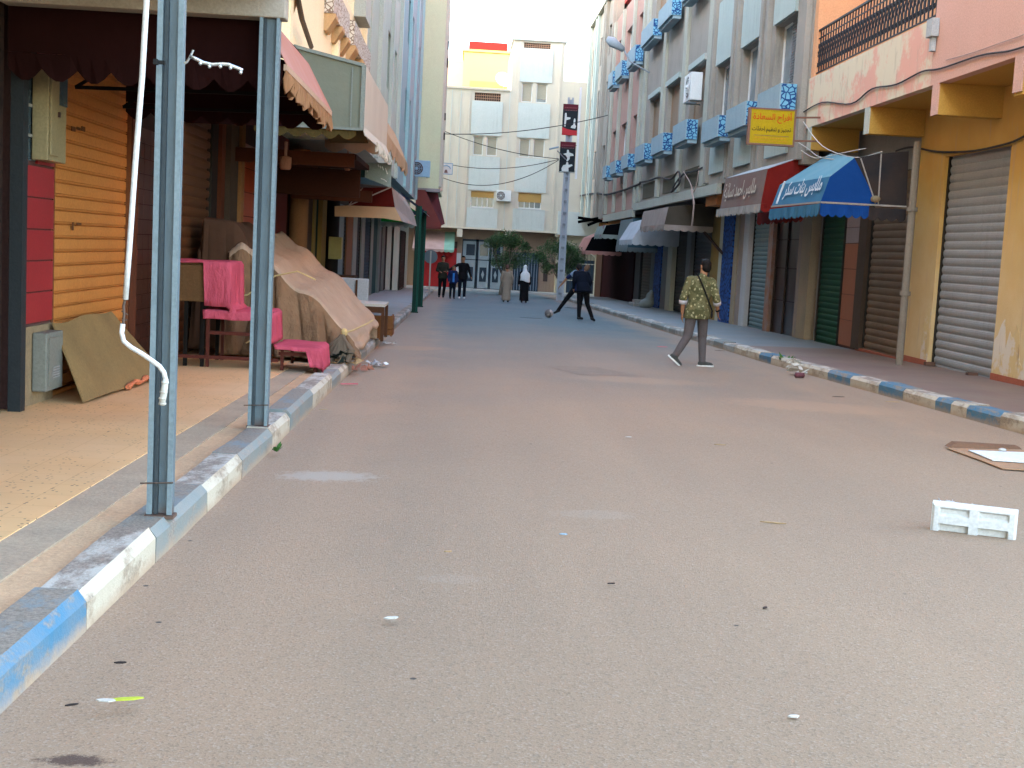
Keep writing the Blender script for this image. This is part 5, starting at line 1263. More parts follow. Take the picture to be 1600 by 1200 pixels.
mb = MB(); mb.poly([(-3.38, YB, 3.50), (-1.62, YB, 3.13), (-1.37, YB, 2.66), (-3.38, YB, 2.68)]); scallop(mb, (-3.38, YB, 0), (-1.38, YB, 0), 2.675, .17, 8, .08); mb.build('side_panel', MARO, a1, solid=.006)
for y in (YA+.1, (YA+YB)/2, YB-.1):
    mb = MB(); mb.bar((-3.38, y, 2.62), (-1.5, y, 2.66), .03); mb.bar((-3.38, y, 3.4), (-1.45, y, 2.72), .03); mb.bar((-3.38, y, 2.62), (-2.4, y, 3.25), .025); mb.build('frame', M('very dark iron', (.008,.006,.005)), a1)
# yellowish inner valance and brown beams below awning 2
OLV = cloth_mat('olive tan valance', (.085,.055,.018), (.06,.04,.014), .1)
GCV = cloth_mat('grey green canvas', (.185,.19,.145), (.145,.15,.115), .1, scale=1.2)
CCV = cloth_mat('cream canvas', (.62,.56,.46), (.56,.50,.41), .2, scale=1.2)
a2 = thing('awning', 'boxy awning with grey green canvas side and cream front', 'awning', (-2.2, 18.8, 2.9))
pA = atY(470,78,16); pB = atY(570,108,16); pC = atY(568,205,16)
mb = MB(); mb.poly([(-2.15,16,pA.z+.02), (pA.x,16,pA.z), (-1.30,16,3.55), (-1.30,16,2.80), (-2.15,16,2.78)]); mb.build('side_panel', GCV, a2, solid=.01)
mb = MB(); mb.poly([(-3.38,16,pA.z+.35), (-2.155,16,pA.z+.02), (-2.155,16,2.78), (-3.38,16,2.75)]); mb.build('shade_panel', MARO, a2, solid=.01)  # inner part of the side canvas coloured dark to paint the shade there
mb = MB(); mb.bar((-2.14,15.985,pA.z+.04), (pA.x,15.985,pA.z+.02), .04); mb.bar((pA.x,15.985,pA.z+.02), (-1.28,15.985,3.56), .04); mb.bar((-1.28,15.985,3.56), (-1.28,15.985,2.78), .05); mb.bar((-2.14,15.985,2.79), (-1.28,15.985,2.79), .03); mb.bar((-1.42,15.985,3.53), (-1.42,15.985,2.82), .015); mb.build('frame', M('grey awning frame', (.19,.205,.18)), a2)
mb = MB(); mb.quad((-1.27,16,3.57), (-1.27,20.9,3.58), (-1.27,20.9,2.95), (-1.27,16,2.83)); mb.quad((-1.27,16,2.83), (-1.27,20.9,2.95), (-1.20,20.9,2.78), (-1.24,16,2.72)); mb.build('front_panel', CCV, a2, solid=.01)
mb = MB(); scallop(mb, (-1.22,18.0,0), (-1.20,20.9,0), 2.80, .14, 26, .12, jitter=.03); mb.build('fringe', CCV, a2, solid=.008)
mb = MB(); mb.quad((-3.38,16,3.95), (-1.27,16,3.57), (-1.27,20.9,3.6), (-3.38,20.9,3.95)); mb.build('canopy', CCV, a2, solid=.01)
mb = MB(); scallop(mb, (-2.6,16.02,0), (-1.35,16.02,0), 2.80, .14, 6, .06); mb.quad((-1.75,16.03,2.76), (-1.26,16.03,2.80), (-1.26,16.9,2.70), (-1.75,16.9,2.68)); mb.build('valance', OLV, a2, solid=.008)
# awning 3, tan
TANC = cloth_mat('tan canvas', (.55,.37,.22), (.46,.30,.18), .25, scale=1.4)
TANL = cloth_mat('pale tan canvas', (.60,.50,.36), (.54,.44,.32), .25, scale=1.4)
a3 = thing('awning', 'tan awning with wavy hem after the cream one', 'awning', (-2.2, 24, 3.1))
mb = MB(); mb.quad((-2.3,21.3,3.55), (-1.33,21.3,3.45), (-1.33,21.3,3.10), (-2.3,21.3,3.05)); mb.build('side_panel', TANL, a3, solid=.01)
mb = MB(); mb.quad((-1.62,21.35,3.8), (-1.3,21.35,3.20), (-1.3,29.5,3.22), (-1.62,29.5,3.9)); mb.build('front_panel', TANC, a3, solid=.01)
mb = MB(); scallop(mb, (-1.3,21.35,0), (-1.3,29.5,0), 3.22, .30, 9, .10, jitter=.02); scallop(mb, (-2.3,21.33,0), (-1.32,21.33,0), 3.1, .25, 3, .08); mb.build('valance', TANC, a3, solid=.01)
mb = MB(); mb.quad((-3.38,21.35,4.1), (-1.62,21.35,3.8), (-1.62,29.5,3.9), (-3.38,29.5,4.2)); mb.build('canopy', TANC, a3, solid=.01)
# brown soffit beams behind, with hanging lamps
t = thing('wooden_canopy', 'dark brown timber canopy across the pavement behind the awnings', 'canopy', (-2.6, 20, 2.3))
DBW = M('dark brown timber', (.040,.013,.007), (.03,.010,.005), 3, streak=.3)
mb = MB(); mb.box(-3.38, -1.75, 21.95, 22.05, 2.16, 2.62); mb.build('fascia_board', DBW, t)
mb = MB(); mb.box(-3.38, -1.6, 19.2, 21.9, 2.62, 2.70); mb.build('ceiling_board', DBW, t)
for q in ((-3.38, -1.62, 19.1, 19.2, 2.50, 2.70), (-3.38, -1.8, 25.6, 25.75, 2.20, 2.42)): mb = MB(); mb.box(*q); mb.build('beam', M('red brown beam', (.07,.02,.009)), t)
for (px_, py_, y, r, lab) in ((446,255,18.5,.085,'pinkish hanging lamp shade under the timber canopy, nearest the second post'), (543,258,21.7,.05,'small bulb hanging further along under the timber canopy')):
    p = atY(px_, py_, y); l = thing('hanging_lamp', lab, 'lamp', tuple(p)); mb = MB()
    mb.tube([(p.x,p.y,p.z+.10), (p.x,p.y,p.z+.085), (p.x,p.y,p.z-.06), (p.x,p.y,p.z-.09)], [r*.4, r, r, r*.8], 12); mb.build('lamp_shade', M('dusty pink plastic', (.30,.14,.09)), l, smooth=True)
    mb = MB(); mb.tube([(p.x,p.y,p.z+.1), (p.x,p.y,p.z+.3)], r*.25, 6); mb.build('lamp_cord', M('pale cord', (.35,.20,.15)), l)
# signboard with scribbled script
SGB = M('pale teal board', (.25,.30,.27), (.21,.26,.235), 2, .4)
p0, p1, p2, p3 = atY(571,254,25), atY(612,255,25), atY(610,293,25), atY(570,277,25)
t = thing('shop_sign', 'pale teal sign board with white brush script, angled under the tan awning', 'sign', tuple(p3))
mb = MB(); mb.prism([tuple(p0), tuple(p1), tuple(p2), tuple(p3)], (0, .12, 0)); mb.build('sign_board', SGB, t)
mb = MB(); mb.box(p0.x-.25, p0.x-.004, 25.01, 25.12, p3.z, p0.z-.01); mb.build('side_box', M('black green', (.01,.03,.028)), t)
WPR = M('white sign paint', (.62,.66,.65))
for st in (((574,269),(575,264),(576,261)), ((591,257),(592,261)), ((594,259),(595,263)), ((597,260),(599,266)), ((602,263),(604,269),(605,272)), ((595,279),(600,281),(604,284))):
    mb = MB(); mb.tube([atY(a, b_, 24.99) for a, b_ in st], .012, 5); mb.build('brush_stroke', WPR, t)
# red awning with tan valance
a4 = thing('awning', 'low dark red awning with broad tan valance on the left', 'awning', (-2, 27.2, 2.0))
RDF = cloth_mat('dark red canvas', (.085,.009,.007), (.065,.007,.005), .08)
def pt(px_, py_, Y): return tuple(atY(px_, py_, Y))
mb = MB(); mb.poly([pt(540,293,27), pt(612,293,27), pt(617,324,27), pt(546,321,27)]); mb.build('side_panel', RDF, a4, solid=.01)
mb = MB(); mb.poly([pt(523,322,26.97), pt(545,321,26.97), pt(617,324,26.97), pt(628,346,26.97), pt(600,341,26.97), pt(523,338,26.97)]); mb.build('valance', TANC, a4, solid=.012)
q = pt(612,293,27); q2 = pt(617,324,27); q3 = pt(628,346,27)
mb = MB(); mb.quad(q, (q[0]+.02, 33, q[2]), (q2[0]+.18, 33, q2[2]), q2); mb.quad(q2, (q2[0]+.18, 33, q2[2]), (q3[0]+.1, 33, q3[2]), q3); mb.quad((-3.3,27,q[2]+.1), q, (q[0]+.02,33,q[2]), (-3.3,33,q[2]+.1)); mb.build('front_panel', cloth_mat('pinkish grey canvas', (.33,.26,.22), (.27,.21,.18), .15), a4, solid=.01)
mb = MB(); mb.bar(pt(545,321,26.9), pt(567,293,26.9), .02); mb.bar(pt(545,321,26.9), pt(612,292,26.9), .025); mb.build('frame', M('pale frame bar', (.36,.28,.24)), a4)
# green awning with steel posts
GRNF = cloth_mat('bright green canvas', (.008,.13,.02), (.007,.10,.018), .3)
a5 = thing('awning', 'green awning on dark green posts beyond the red one', 'awning', (-1.8, 34, 2.2))
mb = MB(); mb.poly([pt(615,306,34), pt(650,330,34), pt(620,330,34), pt(600,330,34)]); mb.box(pt(596,345,34)[0], pt(654,345,34)[0], 33.9, 34.02, pt(640,348,34)[2], pt(640,337,34)[2]); mb.build('canopy', GRNF, a5, solid=.01)
qa = pt(626,302,34); qb = pt(662,330,34)
mb = MB(); mb.quad(qa, (qa[0], 40, qa[2]), (qb[0], 40, qb[2]), qb); mb.build('front_panel', cloth_mat('pale blue grey canvas', (.40,.46,.47), (.34,.40,.41), .2), a5, solid=.01)
mb = MB(); mb.bar(qa, qb, .06); mb.bar(pt(600,333,34), pt(660,333,34), .06, .10); mb.build('frame', M('navy frame', (.012,.02,.035)), a5)
mb = MB(); z = pt(640,352,34)[2]; scallop(mb, pt(594,347,34.05)[:2]+(0,), pt(648,347,34.05)[:2]+(0,), pt(640,347,34)[2], .16, 6, .04); mb.build('valance', cloth_mat('grey green valance', (.33,.38,.35)), a5, solid=.01)
DGP = M('dark green post paint', (.004,.026,.018), (.003,.018,.013), 3, .6)
for (y, lab) in ((33.8, 'nearer dark green post on the left kerb'), (38.5, 'farther dark green post on the left kerb')):
    x = -1.12; t = thing('green_post', lab, 'post', (x, y, gz(y)+.15), 'dark green posts on the left kerb')
    mb = MB(); mb.box(x-.09, x+.01, y-.05, y+.05, gz(y)+.15, 2.42); mb.build('web', DGP, t)
    mb = MB(); mb.box(x+.011, x+.06, y-.03, y+.03, gz(y)+.15, 2.42); mb.build('flange', M('bright green edge', (.008,.055,.04)), t)
    mb = MB(); mb.box(x-.11, x+.08, y-.07, y+.07, gz(y)+.14, gz(y)+.17); mb.build('base_plate', DGP, t)
# maroon awning at the pale yellow building
a6 = thing('awning', 'dusty maroon awning at the foot of the pale yellow building', 'awning', (-1.5, 60, 2.6))
MV = cloth_mat('dusty maroon canvas', (.20,.06,.05), (.16,.05,.045), .2, scale=1)
A = pt(655,305,59.3); B = pt(683,298,59.3); Cc = pt(692,357,59.3); D = pt(655,357,59.3)
mb = MB(); mb.poly([pt(650,296,59.3), pt(664,297,59.3), pt(690,352,59.3), pt(688,358,59.3), pt(648,356,59.3)]); mb.build('side_panel', MV, a6, solid=.01)
mb = MB(); mb.quad(pt(664,297,59.3), pt(683,298,62), pt(695,350,62), pt(690,352,59.3)); mb.build('front_panel', cloth_mat('purple maroon canvas', (.12,.035,.04)), a6, solid=.01)
# small things on the left pavement walls
t = tag(MB().box(XL+.10, XL+.42, yL(509)-.2, yL(509)+.1, .95, 1.5).build('meter_box', M('yellow beige box', (.42,.36,.15)), bevel=.01), 'yellowish meter box on the dark downpipe of the left row', 'meter box')

# ================================================================== AWNINGS AND SIGN ON THE RIGHT
RCV = cloth_mat('red awning canvas', (.22,.020,.016), (.18,.017,.014), .12, scale=1)
RCF = cloth_mat('faded maroon front', (.18,.10,.085), (.19,.15,.13), .08, scale=.7)
GRY = cloth_mat('grey fringe canvas', (.34,.315,.29), (.27,.25,.23), .1)
Yn, Yf = 27.0, 31.25
r1 = thing('awning', 'dark red shop awning with faded Arabic lettering on its front', 'awning', (6.8, 29, 3))
mb = MB(); mb.poly([(6.36,Yn,3.38), (7.45,Yn,3.82), (7.45,Yn,2.62), (6.27,Yn,2.66)]); mb.build('side_panel', RCV, r1, solid=.01)
mb = MB(); mb.quad((6.355,Yn-.002,3.385), (6.355,Yf,3.40), (6.265,Yf,2.66), (6.265,Yn-.002,2.66)); mb.build('front_panel', RCF, r1, solid=.01)
mb = MB(); mb.quad((6.36,Yn,3.39), (7.45,Yn,3.83), (7.45,Yf,3.83), (6.36,Yf,3.41)); mb.build('canopy', cloth_mat('pale grey canvas', (.50,.52,.54)), r1, solid=.01)
mb = MB(); scallop(mb, (6.262,Yn-.01,0), (6.20,Yf+.1,0), 2.655, .20, 16, .06, jitter=.02); mb.build('fringe', GRY, r1, solid=.008)
mb = MB(); scallop(mb, (6.27,Yn-.005,0), (7.45,Yn-.005,0), 2.655, .18, 6, .05); scallop(mb, (7.2,Yn,0), (7.2,Yf,0), 2.62, .3, 10, .05); mb.build('valance', RCV, r1, solid=.008)
CRL = M('cream lettering', (.50,.44,.34), (.35,.28,.24), 6)
fd = (Vector((6.265,Yn,2.66))-Vector((6.355,Yn,3.385))).normalized()
o = Vector((6.262, Yf-.45, 2.83))-Vector((.02,0,0))
lettering(shape_ar('ملابس احمد نسائية'), CRL, (6.250, Yf-.35, 2.80), (0,-1,0), -fd, 3.35, .46, r1, thick=.012, bold=.012)
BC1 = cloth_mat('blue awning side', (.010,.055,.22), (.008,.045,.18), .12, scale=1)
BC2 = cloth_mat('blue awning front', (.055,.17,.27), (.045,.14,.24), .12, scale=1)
BC3 = cloth_mat('pale blue awning top', (.17,.32,.38), (.12,.28,.35), .25, scale=1)  # top panel in a paler blue than side and front
BCB = cloth_mat('brown stained canvas', (.050,.034,.027), (.022,.022,.026), .06, scale=1.6)
r2 = thing('awning', 'blue shop awning with white Arabic lettering under the pink balcony', 'awning', (6.8, 23, 3))
Yn = 21.5; n_br = atY(1297,276,Yn); n_fb = atY(1282,316,Yn); n_tp = atY(1335,247,Yn); n_mid = atY(1358,321,Yn); n_mt = atY(1375,240,Yn); n_wb = atY(1416,323,Yn); n_wt = atY(1420,236,Yn)
Yf2 = 24.9
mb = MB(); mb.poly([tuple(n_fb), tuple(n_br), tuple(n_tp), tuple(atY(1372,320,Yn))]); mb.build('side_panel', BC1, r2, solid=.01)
mb = MB(); mb.poly([tuple(n_tp), tuple(n_mt), tuple(n_wt), tuple(n_wb), tuple(atY(1372,320,Yn))]); mb.build('stained_side_panel', BCB, r2, solid=.01, label='brown stained side panel')
mb = MB(); f_br = (n_br.x, Yf2, n_br.z+.02); f_fb = (n_fb.x, Yf2, n_fb.z+.03)
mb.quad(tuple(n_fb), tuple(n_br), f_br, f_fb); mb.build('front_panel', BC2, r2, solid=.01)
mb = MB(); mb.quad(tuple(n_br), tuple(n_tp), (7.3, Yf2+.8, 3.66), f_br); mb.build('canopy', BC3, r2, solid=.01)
mb = MB(); mb.bar(n_fb+Vector((0,-.012,0)), n_wb+Vector((0,-.012,0)), .012, .03); mb.bar(n_fb+Vector((-.012,0,0)), Vector(f_fb)+Vector((-.012,0,0)), .012, .03); mb.bar(atY(1377,240,Yn-.02), atY(1372,320,Yn-.02), .02); mb.bar(n_tp+Vector((.1,-.02,0)), atY(1368,318,Yn-.02), .02); mb.build('piping', M('white piping', (.30,.26,.23)), r2)
mb = MB(); scallop(mb, (n_fb.x-.01,Yn,0), (n_fb.x-.03,Yf2,0), n_fb.z-.02, .22, 12, .05, jitter=.01); mb.build('valance', BC2, r2, solid=.008)
mb = MB(); scallop(mb, (n_fb.x,Yn-.01,0), (n_mid.x,Yn-.01,0), n_fb.z-.02, .22, 6, .05); mb.build('valance', BC1, r2, solid=.008)
mb = MB(); scallop(mb, (n_mid.x,Yn-.01,0), (n_wb.x,Yn-.01,0), n_fb.z-.04, .22, 4, .05); mb.build('valance', BCB, r2, solid=.008)
c = atY(1368,311,Yn-.06); mb = MB(); mb.ball(c, .085, .04, .06); mb.build('lamp', M('cream lamp globe', (.20,.15,.09)), r2, smooth=True)
WL = M('white lettering', (.55,.60,.62), (.40,.47,.52), 5)
ud = (n_br-n_fb).normalized()
L0 = n_fb+ud*.10; lettering(shape_ar('ملابس بنات سكر'), WL, (L0.x-.02, Yf2-.75, L0.z+.03), (0,-1,0), ud, 2.5, .36, r2, thick=.014, bold=.016)
mb = MB(); mb.tube([Vector((L0.x-.02, Yf2-.35, L0.z-.02)), Vector((L0.x, Yf2-.35, L0.z))+ud*.2+Vector((-.02,0,0)), Vector((L0.x-.03, Yf2-.42, L0.z))+ud*.42], [(.05,.02),(.045,.02),(.04,.02)], 6); mb.build('lettering', WL, r2)
# yellow double-sided sign, hung out from the pink building
sg = thing('shop_sign', 'yellow hanging sign with red and black Arabic lettering', 'sign', (6.0, 25.5, 3.75))
x0, x1, z0, z1 = 5.555, 6.50, 3.735, 4.46; y = 25.5
YS = M('yellow sign face', (.40,.275,.005), (.35,.24,.004), 2, .45, .02)
mb = MB(); mb.box(x0+.045, x1-.035, y, y+.10, z0+.035, z1-.03); mb.build('sign_face', YS, sg)
mb = MB(); BRF = M('brown sign frame', (.20,.11,.08), (.15,.09,.07))
mb.box(x0, x0+.045, y-.012, y+.11, z0, z1); mb.box(x1-.035, x1, y-.012, y+.11, z0, z1); mb.box(x0+.045, x1-.035, y-.012, y+.11, z0, z0+.035); mb.box(x0+.045, x1-.035, y-.012, y+.11, z1-.03, z1); mb.build('sign_frame', BRF, sg)
RL = M('red lettering', (.50,.05,.01)); BL = M('black lettering', (.03,.03,.015))
lettering(shape_ar('أفراح السعادة'), RL, (x0+.09, y, z0+.435), (1,0,0), (0,0,1), .77, .225, sg, thick=.006, bold=.010)
lettering(shape_ar('تجهيز و تنظيم احفلات'), BL, (x0+.08, y, z0+.235), (1,0,0), (0,0,1), .78, .13, sg, thick=.006, bold=.012)
mb = MB(); mb.box(x0+.12, x1-.12, y-.006, y-.001, z0+.185, z0+.193); mb.build('printed_line', BRF, sg)
mb = MB(); xx = x0+.15; q = random.Random(3)
while xx < x1-.18: l = q.uniform(.02,.06); mb.box(xx, xx+l, y-.006, y-.001, z0+.13, z0+.155); xx += l+.015
xx = x0+.12
while xx < x1-.12: l = q.uniform(.02,.05); mb.box(xx, xx+l, y-.006, y-.001, z0+.08, z0+.095); xx += l+.015
mb.build('small_print', M('faded orange print', (.50,.25,.02)), sg)
mb = MB(); mb.bar((x1, y+.05, z1-.15), (7.0, y+.05, z1-.12), .035); mb.bar((x1, y+.05, z0+.12), (7.0, y+.05, z0+.14), .035); mb.build('wall_bracket', M('rusty bracket', (.20,.10,.07)), sg)
# far awnings on the right
def awn(label, xf, y0, y1, zt, zb, mat_f, mat_s, zf=None, xw=7.9, val=.2, nsc=8, xt=None):
    zf = zf or (zt+zb)/2; xt = xt or xf+.15
    t = thing('awning', label, 'awning', (xf, (y0+y1)/2, zb)); mb = MB(); mb.poly([(xf,y0,zb), (xt,y0,zf), (xw,y0,zt), (xw,y0,zb)]); mb.build('side_panel', mat_s, t, solid=.01)
    mb = MB(); mb.quad((xf,y0,zb), (xf,y1,zb), (xt,y1,zf), (xt,y0,zf)); mb.build('front_panel', mat_f, t, solid=.01)
    mb = MB(); mb.quad((xt,y0,zf), (xt,y1,zf), (xw,y1,zt), (xw,y0,zt)); mb.build('canopy', mat_f, t, solid=.01)
    mb = MB(); scallop(mb, (xf,y0,0), (xf,y1,0), zb, val, nsc, .05, jitter=.02); scallop(mb, (xf,y0,0), (xw,y0,0), zb, val, 6, .05); mb.build('valance', mat_f, t, solid=.008)
    return t
PKG = cloth_mat('pinkish grey canvas', ()); PGC = cloth_mat('pale grey canvas', ())
awn('old pinkish grey awning left of the camouflage shirt man, under the cable bundle', 6.35, 40.3, 45.8, 3.2, 2.45, PKG, cloth_mat('brown grey canvas', (.10,.08,.06)), 3.0, nsc=7, xt=6.45)
awn('pale sagging awning with ragged hem next to the pinkish grey one', 6.2, 46.5, 50.4, 3.1, 2.0, PGC, PGC, 2.7, nsc=9, xt=6.6)
awn('slate blue awning at the near side of the maroon shopfront', 6.7, 51.5, 55.5, 3.1, 1.75, cloth_mat('slate canvas', (.19,.23,.23)), cloth_mat('slate blue canvas', (.07,.13,.16)), 2.9, nsc=6)
awn('pale mint fluttering awning above the maroon shopfront', 6.3, 57.5, 61.0, 3.0, 2.3, cloth_mat('pale mint canvas', (.28,.32,.29)), cloth_mat('black canvas', (.004,.004,.005)), 2.7, nsc=5)
awn('black awning at the far right end beside the arched gate', 6.1, 63, 67.5, 2.9, 1.55, cloth_mat('salmon canvas', (.52,.26,.22)), cloth_mat('black canvas', ()), 2.2, nsc=5, xt=6.4)
p = atY(945,372,58); mb = MB(); mb.prism([tuple(atY(a, b_, 58)) for a, b_ in ((942,352),(950,352),(951,364),(956,366),(944,371),(936,369),(943,364))], (0,.05,0)); tag(mb.build('hanging_cloth', cloth_mat('dusty mauve cloth', (.30,.18,.22)), origin=None), 'mauve cloth hanging below the pale mint awning', 'cloth')
mb = MB()
for (a, b_) in (((903,340),(950,347)), ((903,347),(935,341)), ((918,352),(938,344))): mb.bar(atY(*a,64), atY(*b_,64), .05, .14)
tag(mb.build('torn_awning_frame', cloth_mat('black canvas', ())), 'black torn awning frame sticking out at the far right end', 'awning frame')
# tangle of black cable on the openwork band
cable([fx(1000,285,6.9), fx(1015,282,6.9), fx(1030,277,6.9), fx(1048,280,6.86), fx(1060,268,6.9), fx(1062,285,6.85), fx(1049,300,6.8), fx(1055,288,6.9), fx(1068,272,6.9), fx(1082,268,6.9), fx(1098,262,6.9)], .035, 'tangled black cable bundle over the openings left of the white awning top')
cable([fx(1068,268,6.8), fx(1078,285,6.75), fx(1084,300,6.8), fx(1090,280,6.85), fx(1092,262,6.9)], .015, 'thin pale cable dangling from the tangle', M('pale cable', ()))
cable([fx(1080,296,6.7), fx(1084,315,6.7), fx(1083,335,6.7), fx(1081,353,6.7)], .025, 'pale hanging cable over the man in the camouflage shirt', PALEC)
cable([fx(905,306,6.9), fx(930,302,6.9), fx(948,304,6.9), fx(975,297,6.9), fx(1000,287,6.9)], .05, 'thick black cable run along the far right buildings')
t = tag(MB().build('x', CONC) if False else MB().bar(atX(1068,325,7.3), atX(1129,396,7.9), .06).build('prop_pole', M('dark rusty pole', (.06,.035,.03)), origin=None), 'dark slanting prop pole from the awning down to the mosaic pillar', 'pole')
mb = MB(); a = atX(1100,300,7.1); mb.box(7.02, 8.0, 35.6, 37.2, 2.95, 3.35); mb.build('x', M('orange soffit', (.42,.16,.06))); o = bpy.context.scene.collection.objects[-1]
o.name = 'orange_signboard'; tag(o, 'orange painted box under the ledge left of the red awning', 'sign box')
# ================================================================== STALLS ON THE LEFT PAVEMENT
# plywood board leaning on the orange shutter
def seg(n, f): return [f(k/n) for k in range(n+1)]
mb = MB(); bl = [atX(72,612,-3.12), atX(100,620,-2.98), atX(205,582,-2.98), atX(172,488,-3.34), atX(80,506,-3.34)]
lo0 = Vector((-3.02, 10.52, G0(10.5)+.01)); lo1 = Vector((-2.98, 13.22, G0(13.2)+.04)); hi1 = Vector((-3.33, 12.5, .64)); hi0 = Vector((-3.34, 10.72, .62))
tb = thing('board', 'warped plywood board leaning on the orange shutter', 'board', tuple(lo0))
PLY = M('old plywood', (.22,.14,.058), (.155,.098,.042), 2.5, .85, .3, streak=.3)
nx, nz = 14, 4; mb = MB(); r = random.Random(2)
for j in range(nz+1):
    for i in range(nx+1):
        u, v = i/nx, j/nz; p = lo0.lerp(lo1, u).lerp(hi0.lerp(hi1, u), v)
        p += Vector((.035*math.sin(u*3.1)*(1-v)+.012*math.sin(u*11), 0, .012*math.sin(u*9+v*3))); mb.v.append(tuple(p))
for j in range(nz):
    for i in range(nx): a = j*(nx+1)+i; mb.f.append((a, a+1, a+nx+2, a+nx+1)); mb.m.append(0)
mb.build('panel', PLY, tb, solid=.012)
ORC = M('orange cloth scrap', (.55,.17,.08)); mb = MB(); mb.tube([lo0.lerp(lo1, u)+Vector((.05, 0, .02+.012*math.sin(u*40))) for u in [k/20*.55+.42 for k in range(21)]], [.022+.008*math.sin(k*1.7) for k in range(21)], 6); mb.build('cloth_edge', ORC, tb)
mb = MB(); mb.box(XL+.02, XL+.10, 13.35, 13.6, G0(13.5), G0(13.5)+.14); tag(mb.build('white_tile', M('white scrap', (.5,.47,.42))), 'small white block at the foot of the brown tiled pilaster', 'block')
# pink covered step stall
MRB = M('maroon painted steel', (.08,.018,.012), (.06,.014,.01), 3, .5); DKI = M('very dark iron', ())
st = thing('stepped_stand', 'maroon steel stepped display stand under pink cloth', 'display stand', (-2.3, 15, gz(15)+.15))
y0, y1 = 14.55, 15.45; g = G0(15)
for (x, z1) in ((-3.05,1.06), (-2.86,1.06)):
    for y in (y0, y1): mb = MB(); mb.box(x-.02, x+.02, y-.02, y+.02, g, z1); mb.build('leg', DKI, st)
for (x, z1) in ((-2.80,.55), (-2.22,.52), (-1.96,.16), (-1.58,.16)):
    for y in (y0, y1): mb = MB(); mb.box(x-.018, x+.018, y-.018, y+.018, g, z1); mb.build('leg', MRB, st)
for z, xa, xb in ((.02,-3.15,-2.0), (.10,-2.0,-1.56), (.30,-2.80,-2.2), (.52,-2.82,-2.2)): mb = MB(); mb.box(xa, xb, y0-.025, y0+.012, z, z+.04); mb.build('rail', MRB, st)
mb = MB(); mb.box(-3.3, -2.62, y0-.03, y0, .66, 1.07); mb.build('front_board', M('brown ply panel', (.12,.06,.025), (.09,.045,.02), 2), st, bevel=.01)
for q in ((-3.3, -2.62, y0+.0, y1, 1.075, 1.095), (-2.82, -2.12, y0, y1, .545, .56), (-2.0, -1.53, y0, y1, .155, .175)): mb = MB(); mb.box(*q); mb.build('shelf', M('brown ply panel', ()), st)
PK = cloth_mat('hot pink cloth', (.56,.095,.14), (.44,.07,.105), .12, scale=3, wr=.7)
def drape(name, path, y0, y1, mat, label, cat='cloth', wav=.012, hang=0.0, seed=1, ny=22, hangs=None):
    """cloth following a path in the x-z plane, run along y, with its near edge hanging down"""
    P = []
    for (a, b_) in zip(path, path[1:]):
        L = math.hypot(b_[0]-a[0], b_[1]-a[1]); n = max(2, int(L/.035))
        for k in range(n): P.append((a[0]+(b_[0]-a[0])*k/n, a[1]+(b_[1]-a[1])*k/n))
    P.append(path[-1]); mb = MB(); r = random.Random(seed); ph = [r.random()*6 for _ in range(4)]
    cols = []
    for i, (x, z) in enumerate(P):
        s = i*.035; row = []
        for j in range(ny+1):
            t = j/ny; y = y0+(y1-y0)*t
            w = wav*(math.sin(y*23+ph[0]+s*.8)+.6*math.sin(y*41+ph[1]-s)); w2 = wav*.5*math.sin(s*14+ph[2]+y*5)
            row.append((x+w*.8, y+w2, z+w2*.6+abs(w)*.25))
        # near hem hanging
        hh = hang if hangs is None else hangs(x, z)
        if hh:
            base = row[0]; pre = []
            for q in range(6, 0, -1): pre.append((base[0]+wav*1.2*math.sin(s*30+q*.4)*q/6, base[1]-.012-wav*abs(math.sin(s*22+ph[3]))*q/4, base[2]-hh*q/6))
            row = pre+row
        else: row = [row[0]]*6+row
        cols.append(row)
    m_ = len(cols[0])
    for row in cols: mb.v += row
    for i in range(len(cols)-1):
        for j in range(m_-1): a = i*m_+j; mb.f.append((a, a+1, a+m_+1, a+m_)); mb.m.append(0)
    return tag(mb.build(name, mat, smooth=True, solid=.006), label, cat)
drape('pink_cloth', [(-3.32,1.11),(-2.59,1.115),(-2.565,1.08),(-2.55,.62),(-2.50,.575)], y0-.04, y1, PK, 'pink cloth on the top step of the stand, falling to the middle step', hangs=lambda x, z: .50 if x > -2.86 and z > 1.0 else (.02 if z > 1.0 else (z-.56)*.9+.02))
drape('pink_cloth', [(-2.86,.575),(-2.14,.572),(-2.10,.54),(-2.08,.22)], y0-.045, y1+.02, PK, 'pink cloth on the middle step of the stand', hangs=lambda x, z: .10 if z > .5 else .0, seed=4)
drape('pink_cloth', [(-2.06,.205),(-1.56,.20),(-1.52,.17),(-1.50,-.06)], y0-.10, y1, PK, 'pink cloth on the lowest step by the kerb, falling to the ground', hangs=lambda x, z: .04 if x < -1.7 else .22 if z > .1 else max(0, z+.02), seed=7, wav=.016)
